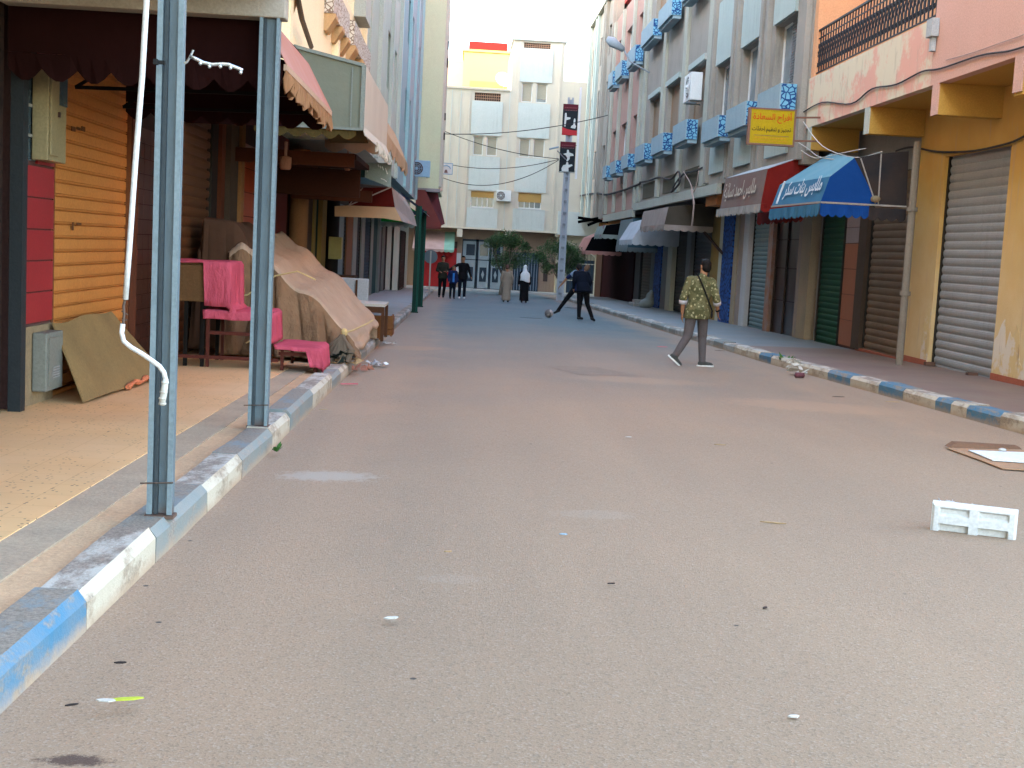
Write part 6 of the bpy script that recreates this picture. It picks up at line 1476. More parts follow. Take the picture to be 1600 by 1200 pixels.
# dark brown sheet behind
BSH = cloth_mat('dark brown sheet', (.085,.042,.025), (.06,.03,.018), .03, scale=2)
def shell(name, label, cat, prof, ya, yb, mat, zg, fold=.05, seed=0, end=.22, nfold=9, top_fall=.0, hem=None, parent=None, side=None):
    """a stiff sheet thrown over goods: height profile over x, closed by folded drops at both ends and at the street side"""
    r = random.Random(seed); ph = [r.random()*6 for _ in range(6)]
    X0, X1 = prof[0][0], prof[-1][0]
    def H(x):
        for (a, p), (b_, q) in zip(prof, prof[1:]):
            if a <= x <= b_: t = (x-a)/(b_-a); return p+(q-p)*t
        return prof[0][1] if x < X0 else prof[-1][1]
    nx = 150; ny = 64; mb = MB()
    # parameter v runs: near drop (0..k1), top (k1..k2), far drop
    for j in range(ny+1):
        v = j/ny
        for i in range(nx+1):
            u = i/nx; x = X0+(X1-X0)*u
            h = (H(x-.09)+H(x-.03)+H(x+.03)+H(x+.09))/4
            if v < .30:
                t = v/.30; f = fold*(1-t)**.7; a_ = x*nfold+ph[0]+.9*math.sin(t*2.2+x); wob = f*(1.1-2.2*abs(math.sin(a_))**.6)*.8+.35*math.sin(x*nfold*2.7+ph[1]+t*2)*f
                y = ya - end*(1-t)**1.3 + wob; top = h-top_fall
                z = zg+(top-zg)*(1-(1-t)**1.0); x2 = x+.25*f*math.cos(x*nfold+ph[2])+.06*(1-t)*(u-.4)
                if t > .85: y += .02*(t-.85)/.15
            elif v > .82:
                t = (1-v)/.18; y = yb+.12*(1-t); z = zg+(h-zg)*t; x2 = x
            else:
                t = (v-.30)/.52; y = ya+(yb-ya)*t; z = h-top_fall*(1-t)+.02*math.sin(y*5+x*3+ph[3])+.012*math.sin(y*11-x*7+ph[4]); x2 = x+.03*math.sin(y*3+ph[5])
            # street side drop
            mb.v.append((x2, y, z))
    for j in range(ny):
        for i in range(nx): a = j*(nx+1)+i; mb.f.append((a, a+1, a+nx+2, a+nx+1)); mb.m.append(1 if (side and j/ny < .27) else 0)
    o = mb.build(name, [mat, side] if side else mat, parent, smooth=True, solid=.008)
    if not parent: tag(o, label, cat)
    return o
shell('brown_sheet', 'dark brown sheet hanging over a tall stand behind the pink cloths', 'sheet', [(-3.36,.0),(-3.33,1.60),(-2.78,1.58),(-2.62,1.15),(-2.45,.9)], 16.4, 17.6, BSH, G0(16)+.06, .03, 3, .10, 14)
TRP = cloth_mat('beige tarpaulin', (.43,.295,.20), (.34,.225,.15), .04, scale=1.6, wr=.7)
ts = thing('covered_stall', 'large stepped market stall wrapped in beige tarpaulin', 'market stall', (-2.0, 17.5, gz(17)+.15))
shell('tarpaulin', '', '', [(-2.90,1.30),(-2.82,1.52),(-2.66,1.50),(-2.56,1.32),(-2.34,1.27),(-2.24,1.18),(-2.10,.96),(-1.86,.93),(-1.76,.84),(-1.58,.62),(-1.40,.42),(-1.27,.34),(-1.20,.14),(-1.22,.02)], 16.3, 19.6, TRP, G0(16.5)+.05, .12, 5, .34, 9.5, .16, parent=ts, side=cloth_mat('shade toned tarpaulin', (.235,.135,.075), (.16,.088,.048), .03, scale=2.5, wr=.8))  # near drop in darker brown: its shade is painted into the cloth colour
mb = MB(); YR_ = M('pale rope', (.50,.36,.16))
mb.tube([(-2.9,15.98,.62), (-2.6,15.96,.70), (-2.27,15.98,.95)], .010, 5); mb.tube([(-2.27,15.98,.95), (-2.0,15.96,1.02), (-1.8,16.2,.92)], .010, 5); mb.tube([(-2.6,15.94,.10), (-2.42,15.94,.22), (-2.27,15.93,.02)], .010, 5)
mb.tube([(-1.42,16.05,.28), (-1.32,16.3,.30), (-1.20,17.2,.34), (-1.19,18.2,.33)], .012, 5); mb.ball((-1.40,16.03,.29), .045, .04, .05); mb.build('rope', YR_, ts)
mb = MB(); r = random.Random(9)
for k in range(9):
    x = -1.62+.045*k+r.uniform(-.02,.02); mb.tube([(-1.42+r.uniform(-.02,.02), 16.0, .26), (x, 15.92, .08), (x-.06+r.uniform(-.04,.04), 15.84, G0(16)+.02)], [(.02,.012),(.045,.012),(.03,.01)], 6)
mb.build('gathered_hem', cloth_mat('dirty tarpaulin hem', (.17,.125,.085), (.10,.07,.05), .03), ts)
# rubbish under the front corner of the stall
def crumple(name, label, cat, c, s, mat, seed, n=9, flat=.45, parent=None):
    r = random.Random(seed); mb = MB()
    for k in range(n):
        p = Vector(c)+Vector((r.uniform(-s,s), r.uniform(-s,s), r.uniform(0,s*flat))); d = Vector((r.gauss(0,1), r.gauss(0,1), r.gauss(0,.5))).normalized()*s*r.uniform(.3,.7); e2 = Vector((r.gauss(0,1), r.gauss(0,1), r.gauss(0,.6))).normalized()*s*r.uniform(.2,.5)
        q = [p-d, p+e2, p+d, p-e2]; q = [Vector((v.x, v.y, max(v.z, c[2]+.002))) for v in q]; mb.add(q, [(0,1,2), (0,2,3)])
    return tag(mb.build(name, mat, solid=.003), label, cat)
crumple('dark_bag', 'dark plastic bag stuffed under the corner of the tarpaulin', 'bag', (-1.50,15.9,G0(16)+.01), .17, M('black green plastic', (.012,.018,.015), rough=.4), 3, 26, .8)
crumple('splintered_wood', 'splintered pale wood scraps by the kerb under the tarpaulin', 'wood scraps', (-1.32,15.9,G0(16)), .16, M('raw wood', (.36,.23,.12)), 5, 12, .5)
crumple('paper_scraps', 'reddish paper scraps on the kerb below the tarpaulin', 'paper', (-1.2,16.6,gz(16.6)+.02), .13, M('red brown paper', (.36,.15,.10)), 6, 9, .3)
crumple('plastic_sheet', 'clear crumpled plastic lying in the gutter past the tarpaulin', 'plastic', tuple(atG(590,570,.03)), .16, M('clear grey plastic', (.42,.40,.40), rough=.3), 8, 14, .25)
crumple('plastic_scrap', 'white plastic scrap further along the left gutter', 'plastic', tuple(atG(608,537,.03)), .10, M('white scrap', ()), 10, 8, .25)
p = atG(545,600,.02); mb = MB(); mb.bar(p-Vector((.09,.02,0)), p+Vector((.10,.03,.004)), .03, .008); tag(mb.build('red_wrapper', M('pink red wrapper', (.55,.10,.13))), 'pink and white wrapper strip in the left gutter', 'wrapper')
# small furniture beyond the stall
WD = M('dark brown wood', (.07,.03,.015), (.05,.022,.011), 3); WDL = M('warm brown crate wood', (.16,.065,.022), (.12,.048,.017), 3)
def table(label, x0, x1, y0, y1, h, mat, topmat, cat='table', name='table'):
    zg = G0((y0+y1)/2); t = thing(name, label, cat, ((x0+x1)/2, (y0+y1)/2, zg))
    mb = MB(); mb.box(x0, x1, y0, y1, zg+h-.04, zg+h); mb.build('tabletop', topmat, t)
    for x in (x0+.03, x1-.03):
        for y in (y0+.03, y1-.03): mb = MB(); mb.box(x-.025, x+.025, y-.025, y+.025, zg, zg+h-.041); mb.build('leg', mat, t)
    mb = MB(); mb.box(x0+.056, x1-.056, y0+.01, y0+.04, zg+h-.14, zg+h-.041); mb.build('apron', mat, t)
    return t
table('small wooden table with papers on top beside the tarpaulin stall', -1.78, -1.18, 20.8, 21.9, .60, WD, M('worn white top', (.42,.38,.32)))
def crate(label, x0, x1, y0, y1, h, mat):
    zg = G0(y0)-.0; t = thing('crate', label, 'crate', ((x0+x1)/2, (y0+y1)/2, zg))
    for k in range(3):
        z = zg+.02+(h-.02)*k/3
        for q in ((x0, x1, y0-.012, y0), (x0, x1, y1, y1+.012), (x0-.012, x0, y0, y1), (x1, x1+.012, y0, y1)): mb = MB(); mb.box(*q, z, z+(h/3)*.82); mb.build('slat', mat, t)
    for x in (x0, x1-.03):
        for y in (y0, y1-.03): mb = MB(); mb.box(x+.001, x+.029, y+.001, y+.029, zg, zg+h+.02); mb.build('corner_post', mat, t)
    return t
crate('brown slatted crate standing under the small table', -1.75, -1.25, 21.1, 21.7, .32, WDL)
crate('smaller brown crate on the kerb side of the table', -1.14, -1.14+.20, 21.2, 21.7, .26, WDL) if False else crate('smaller brown crate on the kerb right of the table', -1.55, -1.12, 22.2, 22.7, .34, WDL)
table('dark framed empty display table against the left wall', -3.2, -2.6, 22.5, 23.6, 1.25, WD, WD)
table('second dark frame table lower than the first, near the meter box', -2.9, -2.25, 27.5, 28.3, .95, WD, WD)
tb2 = thing('chair', 'dark wooden chair draped with a pale grey cover, beyond the stall', 'chair', (-2.0, 23.5, G0(23.5))); zg = G0(23.5)
mb = MB(); mb.box(-2.25,-1.85,23.3,23.75,zg+.40,zg+.44); mb.build('seat', WD, tb2)
for x in (-2.23,-1.88):
    for y in (23.33, 23.71): mb = MB(); mb.box(x-.018,x+.018,y-.018,y+.018,zg,zg+(.40 if y < 23.5 else .92)); mb.build('leg', WD, tb2)
mb = MB(); mb.box(-2.26,-1.66,23.73,23.80,zg+.1,zg+.95); mb.build('grey_cover', M('pale grey cover', (.34,.35,.36), (.27,.28,.29), 2), tb2, bevel=.02)

# ================================================================== LITTER AND STREET DETAILS
# white foam packing block
fb = thing('foam_block', 'white moulded foam packing block standing on edge on the road', 'foam block', tuple(atG(1518,848)))
A = atG(1452, 841); B = atG(1586, 857); ax = (B-A); ax.z = 0; W = ax.length; ax.normalize(); ny_ = Vector((-ax.y, ax.x, 0)); FO = M('white foam', (.56,.565,.56), (.52,.525,.52), 8, .7, .15)
Hh = .165; z0 = gz(A.y)+.045; mb = MB()
def sm(a, b_, x): t = min(1, max(0, (x-a)/(b_-a))); return t*t*(3-2*t)
def recess(u, v):
    d = 0.0
    for (ua, ub) in ((.085, .445), (.545, .905)):
        win = sm(ua, ua+.02, u)*(1-sm(ub-.02, ub, u))
        d += .022*win*sm(.56, .66, v)*(1-sm(.80, .88, v)) + .030*win*(1-sm(.25, .30, v))
    rim = min(u*W, (1-u)*W, v*Hh+.01, (1-v)*Hh); return d + .012*(1-sm(0, .016, rim))
NU, NV = 110, 40
for j_ in range(NV+1):
    for i_ in range(NU+1):
        u, v = i_/NU, j_/NV; p_ = A+ax*(u*W)+ny_*recess(u, v); mb.v.append((p_.x, p_.y, z0+v*Hh))
for j_ in range(NV):
    for i_ in range(NU): a = j_*(NU+1)+i_; mb.f.append((a, a+1, a+NU+2, a+NU+1)); mb.m.append(0)
rim_ = [j_*(NU+1)+i_ for j_, i_ in [(0, k) for k in range(NU+1)]+[(k, NU) for k in range(1, NV+1)]+[(NV, k) for k in range(NU-1, -1, -1)]+[(k, 0) for k in range(NV-1, 0, -1)]]
n0 = len(mb.v)
for k in rim_: q_ = Vector(mb.v[k])+ny_*.085; mb.v.append(tuple(q_))
for k in range(len(rim_)): k2 = (k+1) % len(rim_); mb.f.append((rim_[k2], rim_[k], n0+k, n0+k2)); mb.m.append(0)
mb.f.append(tuple(n0+k for k in range(len(rim_)))); mb.m.append(0)
mb.build('foam_shell', FO, fb)
# cardboard, torn box and white sheet at the right edge
CB = M('cardboard', (.33,.20,.12), (.26,.155,.09), 5, .9, .3)
ct = thing('cardboard', 'flattened torn cardboard box with a white sheet on the road at the right', 'cardboard', tuple(atG(1550,715)))
def flat(ptsx, dz, mat, name, th=.008):
    pts = [atG(a, b_) for a, b_ in ptsx]; mb = MB(); mb.prism([(q.x, q.y, gz(q.y)+.04+dz) for q in pts], (0,0,th)); return mb.build(name, mat, ct)
flat(((1478,708),(1500,705),(1600,712),(1680,716),(1680,750),(1598,743),(1565,741),(1530,727)), .0, CB, 'cardboard_sheet')
flat(((1512,714),(1640,719),(1640,735),(1595,733),(1550,730)), .014, M('white sheet', ()), 'white_sheet')
P0 = atG(1482,708); P3 = atG(1596,711)
mb = MB(); mb.prism([tuple(P0+Vector((0,0,.05))), tuple(P0.lerp(P3,.12)+Vector((0,.05,.085))), tuple(P3+Vector((0,.05,.065))), tuple(P3+Vector((0,0,.05)))], (0,.10,.004)); mb.build('folded_flap', M('dark cardboard', (.16,.085,.05)), ct)
p = atG(1565,716); mb = MB(); mb.ball((p.x,p.y,gz(p.y)+.075), .035,.03,.015); tag(mb.build('paper_scrap', M('white scrap', ()), smooth=True), 'small white scrap on the flattened cardboard', 'scrap')
crumple('plastic_strip', 'limp clear plastic strip just behind the foam block', 'plastic', tuple(atG(1475,785,.045)), .05, M('clear grey plastic', ()), 2, 8, .2)
mb = MB(); mb.tube([atG(a, b_, .05) for a, b_ in ((1460,782),(1478,785),(1492,789),(1508,791),(1520,788))], .005, 5); tag(mb.build('plastic_ribbon', M('clear grey plastic', ())), 'thin plastic ribbon trailing behind the foam block', 'plastic')
# little litter
def litter(px_, py_, l, w, ang, mat, label, cat='litter', name='paper_scrap', th=.004):
    p = atG(px_, py_, .052); a = Vector((math.cos(ang), math.sin(ang), 0)); b_ = Vector((-a.y, a.x, 0)); mb = MB()
    mb.prism([tuple(p-a*l), tuple(p-a*l*.3+b_*w), tuple(p+a*l*.7+b_*w*.8), tuple(p+a*l), tuple(p+a*l*.4-b_*w), tuple(p-a*l*.6-b_*w*.7)], (0,0,th)); return tag(mb.build(name, mat), label, cat)
WS = M('white scrap', ()); DK = M('dark scrap', (.03,.022,.02)); TN = M('tan scrap', (.36,.24,.12)); LY = M('lime scrap', (.42,.45,.05)); BLS = M('blue scrap', (.25,.36,.45))
litter(196,1093,.055,.012,.3,LY,'lime yellow leaf shaped scrap near the left kerb','scrap','leaf_scrap')
litter(165,1095,.03,.012,.0,WS,'pale fleck beside the lime scrap','scrap')
litter(188,1036,.02,.008,.2,DK,'dark twig like scrap on the road near the bright blue kerb','scrap','twig')
litter(112,1102,.02,.006,.5,DK,'tiny dark crumb left of the lime scrap','scrap','crumb')
litter(611,966,.03,.015,.4,WS,'whitish scrap in the lower middle of the road','scrap')
litter(880,835,.022,.010,.0,BLS,'pale blue scrap in the middle of the road','scrap')
litter(1208,817,.075,.010,-.25,TN,'long tan scrap right of the middle of the road','scrap','leaf_scrap')
litter(1195,950,.02,.007,.9,DK,'small dark scrap low on the right of the road','scrap','crumb')
litter(1240,1120,.02,.010,.2,WS,'pale scrap at the lower right of the road','scrap')
litter(955,912,.018,.006,.2,DK,'dark speck near the faint white patch','scrap','crumb')
litter(700,862,.02,.006,.2,TN,'tan speck left of the faint white patch','scrap','crumb')
litter(982,683,.03,.012,.2,WS,'white speck beyond the centre of the road','scrap')
litter(1035,542,.11,.05,.1,M('pink red wrapper', ()),'pink wrapper in the road left of the walking man','wrapper')
litter(1075,532,.05,.03,.1,WS,'white speck behind the walking man','scrap')
litter(1125,548,.10,.03,.0,DK,'dark scrap on the road right of the walking man','scrap')
litter(1125,695,.05,.02,.0,TN,'tan scrap on the right side of the road','scrap')
litter(1310,620,.08,.02,.1,DK,'dark scrap in the right gutter by the blue kerb','scrap')
litter(1395,628,.10,.03,.1,TN,'tan scrap in the right gutter','scrap')
litter(362,684,.05,.015,.6,DK,'short brown stick on the kerb beside the second post','stick','stick')
litter(893,481,.30,.22,.05,DK,'dark grate like patch on the road behind the footballers','drain cover','drain_cover')
litter(830,497,.32,.06,.0,DK,'thin dark streak on the road left of the football','stain','stain')
litter(505,640,.04,.01,.1,TN,'tan shred in the left gutter past the second post','scrap')
# weeds
def weed(label, px_, py_, s, n, seed, dz=.0):
    r = random.Random(seed); p = atG(px_, py_, dz); mb = MB()
    for k in range(n):
        a = r.random()*6.28; L = s*r.uniform(.5,1); tip = p+Vector((math.cos(a)*L*.8, math.sin(a)*L*.8, L*r.uniform(.4,1.1))); sd_ = Vector((-math.sin(a), math.cos(a), 0))*L*.22; mid = p.lerp(tip, .6)
        mb.add([p, mid+sd_, tip, mid-sd_], [(0,1,2,3)])
    return tag(mb.build('weed', M('weed green', (.05,.13,.03), (.04,.09,.025), 5)), label, 'weed')
weed('small green weed at the foot of the left kerb', 432, 706, .07, 16, 1, .03); weed('leafy green weed against the blue and white right kerb', 1228, 572, .22, 26, 2, .02)
crumple('white_bag', 'white plastic bag stuck on the right kerb beside the weed', 'bag', tuple(atG(1242,582,.05)), .16, WS, 12, 16, 1.2)
t = atG(1243,586,.06); mb = MB(); mb.tube([t, t+Vector((.13,.02,.0))], .04, 8); tag(mb.build('purple_tin', M('purple brown tin', (.14,.05,.06)), smooth=True), 'purple brown tin below the white bag at the right kerb', 'tin')
# sack by the far mosaic pillar
sk = thing('sack', 'full white plastic sack leaning beside the darker mosaic pillar', 'sack', tuple(atG(1032,482,.15)))
c = atG(1032,482,.15); mb = MB(); c = Vector((7.4, atG(1032,482,.15).y, G0(atG(1032,482,.15).y)))
mb.ball(c+Vector((.1,0,.18)), .30,.25,.20); mb.ball(c+Vector((.2,0,.40)), .17,.16,.25); mb.ball(c+Vector((.26,0,.62)), .09,.07,.12); mb.ball(c+Vector((-.12,0,.12)), .12,.15,.12); remeshed(mb, 'sack_body', M('white sack', (.22,.25,.25), (.16,.19,.19), 4, .5), sk, .05)
mb = MB(); mb.box(7.2,7.9,52.5,54,G0(53),G0(53)+.12); mb.box(7.3,7.8,52.8,53.6,G0(53)+.121,G0(53)+.25); tag(mb.build('rubble', M('pale rubble', (.30,.29,.27))), 'low pile of rubble at the foot of the maroon shopfront', 'rubble')
for (px_, py_, lab) in ((892,482,'dark drain grate on the road near the footballers'),(905,462,'low concrete block at the base of the arched gate')):
    pass
# ================================================================== PEOPLE
SKIN = M('skin', (.30,.145,.08), (.25,.12,.065), 5, .6, .05); HAIR = M('black hair', (.008,.006,.005), (.005,.004,.0035), 40, .7, .6)
HAIRB = M('brown hair', (.14,.08,.05), (.09,.05,.03), 40, .7, .5)
def camo():
    mt, nt, b = new_mat('leaf patterned shirt cloth')
    n = noise(nt, 11, 3); n2 = noise(nt, 17, 3, pos_node(nt, 1, 1, 1.3))
    col = mix(nt, ramp(nt, n, .44, .52), (.065,.062,.024), (.11,.10,.045))
    v = nd(nt, 'ShaderNodeTexVoronoi'); v.inputs['Scale'].default_value = 22; v.inputs['Randomness'].default_value = 1
    w = nd(nt, 'ShaderNodeMix', data_type='VECTOR'); w.inputs[0].default_value = .06
    g = pos_node(nt, 1, 1, .8); nt.links.new(g, w.inputs[4])
    nn = nd(nt, 'ShaderNodeTexNoise'); nn.inputs['Scale'].default_value = 9; nt.links.new(g, nn.inputs['Vector']); nt.links.new(nn.outputs['Color'], w.inputs[5]); nt.links.new(w.outputs[1], v.inputs['Vector'])
    col = mix(nt, ramp(nt, v.outputs['Distance'], .26, .34, (1,1,1), (0,0,0)), col, (.30,.265,.145))
    fin(nt, b, col, .85, noise(nt, 14, 4), .4, .2, .02); return mt
def limb(mb, a, b_, ra, rb, n=12, mid=None):
    a = Vector(a); b_ = Vector(b_); pts = []; rs = []
    K = 6
    for k in range(-1, K+2):
        t = min(1, max(0, k/K)); p = a.lerp(b_, t); r = ra+(rb-ra)*t
        if mid: r += mid*math.sin(math.pi*t)
        if k == -1: p = a-(b_-a).normalized()*ra*.75; r = ra*.55
        if k == K+1: p = b_+(b_-a).normalized()*rb*.75; r = rb*.55
        pts.append(p); rs.append(r)
    mb.tube(pts, rs, n)
def hand(mb, w, d, side_axis, curl=.5, s=1.0, thumb=1):
    """palm, four bent fingers and a thumb; d = direction of the hand, side_axis = across the knuckles"""
    w = Vector(w); d = Vector(d).normalized(); sx = Vector(side_axis); sx = (sx-d*sx.dot(d)).normalized(); nrm = d.cross(sx)
    mb.obox(w+d*.045*s, sx*.072*s, d*.085*s, nrm*.026*s)
    for k, L in enumerate((.068,.078,.073,.058)):
        p = w+d*.085*s+sx*(-.027+.018*k)*s; b1 = (d*math.cos(curl)+nrm*math.sin(curl)); b2 = (d*math.cos(curl*2)+nrm*math.sin(curl*2))
        q = p+b1*L*.5*s; mb.tube([p-d*.02*s, p, q, q+b2*L*.45*s], [.0085*s,.0085*s,.0078*s,.006*s], 6)
    p = w+d*.02*s-sx*.034*s*thumb; q = p+(d*.7-sx*.8*thumb).normalized()*.038*s; mb.tube([p+sx*.01*thumb, p, q, q+(d*.9-sx*.2*thumb+nrm*.3).normalized()*.032*s], [.012*s,.011*s,.010*s,.007*s], 6)
def person(label, x, y, h, heading, J, top=None, bottom=None, shoes=None, hair=HAIR, gown=None, headturn=0.0, tilt=(0,0), voxel=.014, scarf=None, build=1.0, sleeve='long', hairstyle='short', face=True, topname='jacket', group=None, fingers=True, zoff=0.0):
    """J overrides default joints (metres for a 1.75 m figure; x right, y ahead, z up)"""
    s = h/1.75; z0 = gz(y)+.05+zoff; ca, sa = math.cos(heading), math.sin(heading)
    D = dict(pel=(0,0,.95), wst=(0,.0,1.08), chs=(0,.0,1.28), nck=(0,-.005,1.46), hed=(0,.025,1.625), sr=(.175,-.01,1.41), sl=(-.175,-.01,1.41), er=(.235,-.03,1.13), el=(-.235,-.03,1.13), wr=(.25,.06,.89), wl=(-.25,.06,.89),
             hr=(.088,0,.92), hl=(-.088,0,.92), kr=(.095,.02,.50), kl=(-.095,.02,.50), ar=(.10,-.02,.085), al=(-.10,-.02,.085), fr=(0,1,0), fl=(0,1,0))
    D.update(J)
    def T(p): return Vector((x+(p[0]*ca-p[1]*sa)*s, y+(p[0]*sa+p[1]*ca)*s, z0+p[2]*s))
    def V(p): return Vector((p[0]*ca-p[1]*sa, p[0]*sa+p[1]*ca, p[2]))
    P = {k: (T(v) if k not in ('fr','fl') else V(v).normalized()) for k, v in D.items()}
    t = thing('person', label, 'person', (x, y, z0), group); R = V((1,0,0)); F = V((0,1,0))
    b = build
    # --- body
    mb = MB()
    def torso(m_, g):
        pts = [P['pel']-Vector((0,0,.06*s)), P['pel'], P['wst'], P['chs'], (P['sr']+P['sl'])/2-Vector((0,0,.02*s)), P['nck']-Vector((0,0,.035*s))]
        rs = [(.145,.105),(.165*b,.118*b),(.145*b,.105*b),(.175*b,.118*b),(.150*b,.095*b),(.06,.06)]
        # orient rings so the wide axis follows the shoulders
        n = 18; rings = []
        ax = (P['sr']-P['sl']); ax.normalize(); axp = (P['hr']-P['hl']).normalized()
        vs = []
        for i, p in enumerate(pts):
            w = ax if i > 2 else axp; tt = (pts[min(i+1,5)]-pts[max(i-1,0)]).normalized(); w2 = (w-tt*w.dot(tt)).normalized(); f = tt.cross(w2)
            a_, b2 = (rs[i][0]+g)*s, (rs[i][1]+g)*s
            vs += [p+w2*math.cos(k*2*math.pi/n)*a_+f*math.sin(k*2*math.pi/n)*b2 for k in range(n)]
        fs = [(i*n+k, i*n+(k+1) % n, (i+1)*n+(k+1) % n, (i+1)*n+k) for i in range(5) for k in range(n)] + [tuple(reversed(range(n))), tuple(range(5*n, 6*n))]
        m_.add(vs, fs)
    torso(mb, 0); hx = P['hed']; hd = hx-P['nck']
    hq = heading+headturn; HF = Vector((-math.sin(hq), math.cos(hq), 0)); HR = Vector((math.cos(hq), math.sin(hq), 0)); HU = hd.normalized() if hd.length else Vector((0,0,1))
    HU = (HU*.5+Vector((0,0,1))*.5).normalized() if not tilt[0] else HU; HF = (HF-HU*HF.dot(HU)).normalized(); HR = HF.cross(HU)
    limb(mb, P['nck']-Vector((0,0,.03)), P['hed']-HU*.06*s, .062*s, .058*s)
    def ell(m_, c, a_, b2, c2, nu=14, nv=10):
        o = len(m_.v); m_.ball((0,0,0), 1, nu=nu, nv=nv)
        for i in range(o, len(m_.v)): v = m_.v[i]; q = c+HR*v[0]*a_+HF*v[1]*b2+HU*v[2]*c2; m_.v[i] = tuple(q)
    ell(mb, hx+HU*.02*s, .074*s, .092*s, .098*s); ell(mb, hx-HU*.045*s+HF*.022*s, .056*s, .066*s, .072*s)
    ell(mb, hx+HF*.095*s-HU*.012*s, .013*s, .02*s, .026*s); ell(mb, hx+HF*.085*s+HU*.028*s, .05*s, .015*s, .012*s)
    ell(mb, hx+HF*.082*s-HU*.055*s, .026*s, .012*s, .010*s)
    for q in (-1, 1): ell(mb, hx+HR*q*.075*s-HU*.0*s-HF*.005*s, .010*s, .020*s, .030*s)
    for sd_, el_, wr_ in (('sr','er','wr'), ('sl','el','wl')):
        limb(mb, P[sd_], P[el_], .050*s*b, .040*s, mid=.004*s); limb(mb, P[el_], P[wr_], .040*s, .026*s, mid=.003*s)
        hd_ = (P[wr_]-P[el_]).normalized()
        if fingers: hand(mb, P[wr_]+hd_*.01*s, hd_, F, .35, s, thumb=-1)
    for a_, k_, n_, f_ in (('hr','kr','ar','fr'), ('hl','kl','al','fl')):
        limb(mb, P[a_], P[k_], .085*s*b, .056*s); limb(mb, P[k_], P[n_], .052*s, .036*s, mid=.012*s)
        limb(mb, P[n_]-Vector((0,0,.03*s)), P[n_]-Vector((0,0,.045*s))+P[f_]*.13*s, .035*s, .028*s)
    remeshed(mb, 'body', SKIN, t, voxel if fingers else voxel, 1)
    if face and fingers:
        mb = MB()
        for q in (-1, 1): ell(mb, hx+HR*q*.031*s+HF*.088*s+HU*.012*s, .012*s, .008*s, .008*s, 8, 6)
        mb.build('eye', M('dark eye', (.02,.015,.012), rough=.3), t, smooth=True)
    # --- hair
    if scarf is None and hair is not None:
        mb = MB(); ell(mb, hx+HU*.035*s-HF*.012*s, .083*s, .098*s, .098*s); ell(mb, hx-HU*.005*s-HF*.045*s, .078*s, .066*s, .085*s); ell(mb, hx+HU*.10*s+HF*.04*s, .05*s, .05*s, .03*s)
        r_ = random.Random(int(x*10)); 
        for k in range(26):
            a = r_.random()*6.28; u = r_.uniform(.1, 1); ell(mb, hx+HU*(.035+.09*u)*s+(HR*math.cos(a)*.078+HF*(math.sin(a)*.09-.012))*math.sqrt(1-u*u)*s, .016*s, .016*s, .014*s, 6, 4)
        o = remeshed(mb, 'hair', hair, t, max(.008, voxel*.7), 0)
        # keep the face free: cut hair in front below the brow
        me = o.data; off = WP[t.name]; fr = hx-off
        import bmesh as _b
        bm = _b.new(); bm.from_mesh(me); dead = [v for v in bm.verts if (v.co-fr).dot(HF) > .035*s and (v.co-fr).dot(HU) < .055*s]
        _b.ops.delete(bm, geom=dead, context='VERTS'); bm.to_mesh(me); bm.free()
    # --- clothes
    if gown:
        mb = MB(); torso(mb, .03); low = P['pel']*0; fo = (P['ar']+P['al'])/2
        pts = [P['wst'], P['pel'], (P['kr']+P['kl'])/2, Vector((fo.x, fo.y, z0+.10*s))]; n = 20; vs = []
        for i, (p, ra, rb_) in enumerate(zip(pts, (.18,.205,.20,.215), (.14,.165,.17,.175))):
            for k in range(n):
                a = k*2*math.pi/n; q = 1+(.05*math.sin(a*5+i*.3) if i > 1 else 0); vs.append(p+R*math.cos(a)*ra*q*s+F*math.sin(a)*rb_*q*s)
        mb.add(vs, [(i*n+k, i*n+(k+1) % n, (i+1)*n+(k+1) % n, (i+1)*n+k) for i in range(3) for k in range(n)]+[tuple(reversed(range(n))), tuple(range(3*n,4*n))])
        for sd_, el_, wr_ in (('sr','er','wr'), ('sl','el','wl')): limb(mb, P[sd_], P[el_], .075*s, .066*s); limb(mb, P[el_], P[wr_], .062*s, .066*s)
        remeshed(mb, 'robe', gown, t, voxel, 3)
    if top:
        mb = MB(); torso(mb, .018)
        hem = P['pel']-Vector((0,0,.07*s)); limb(mb, P['wst'], hem, .15*s, .165*s) if False else None
        n = 18; ax = (P['hr']-P['hl']).normalized(); vs = []
        tt = (P['wst']-P['pel']).normalized(); f2 = tt.cross(ax)
        for i, (dz_, ra, rb_) in enumerate(((.12,.165,.135),(0,.195,.165),(-.15,.205,.175))):
            c = P['pel']+tt*dz_*s; vs += [c+ax*math.cos(k*2*math.pi/n)*ra*b*s+f2*math.sin(k*2*math.pi/n)*rb_*b*s*(1+.05*math.sin(k*3.1)) for k in range(n)]
        mb.add(vs, [(i*n+k, i*n+(k+1) % n, (i+1)*n+(k+1) % n, (i+1)*n+k) for i in range(2) for k in range(n)]+[tuple(reversed(range(n))), tuple(range(2*n,3*n))])
        for sd_, el_, wr_ in (('sr','er','wr'), ('sl','el','wl')):
            limb(mb, P[sd_]-Vector((0,0,.005*s)), P[el_], .064*s*b, .058*s*b)
            if sleeve == 'long': limb(mb, P[el_], P[wr_], .056*s, .042*s)
            elif sleeve == 'rolled': q = P[el_].lerp(P[wr_], .18); limb(mb, P[el_], q, .060*s, .062*s)
        limb(mb, P['nck']-Vector((0,0,.05*s)), P['nck']+(P['hed']-P['nck'])*.10, .075*s, .066*s)
        for sd_ in ('sr','sl'): limb(mb, P['nck']-Vector((0,0,.055*s)), P[sd_]-Vector((0,0,.004*s)), .066*s, .062*s)
        remeshed(mb, topname, top, t, voxel*.9, 2)
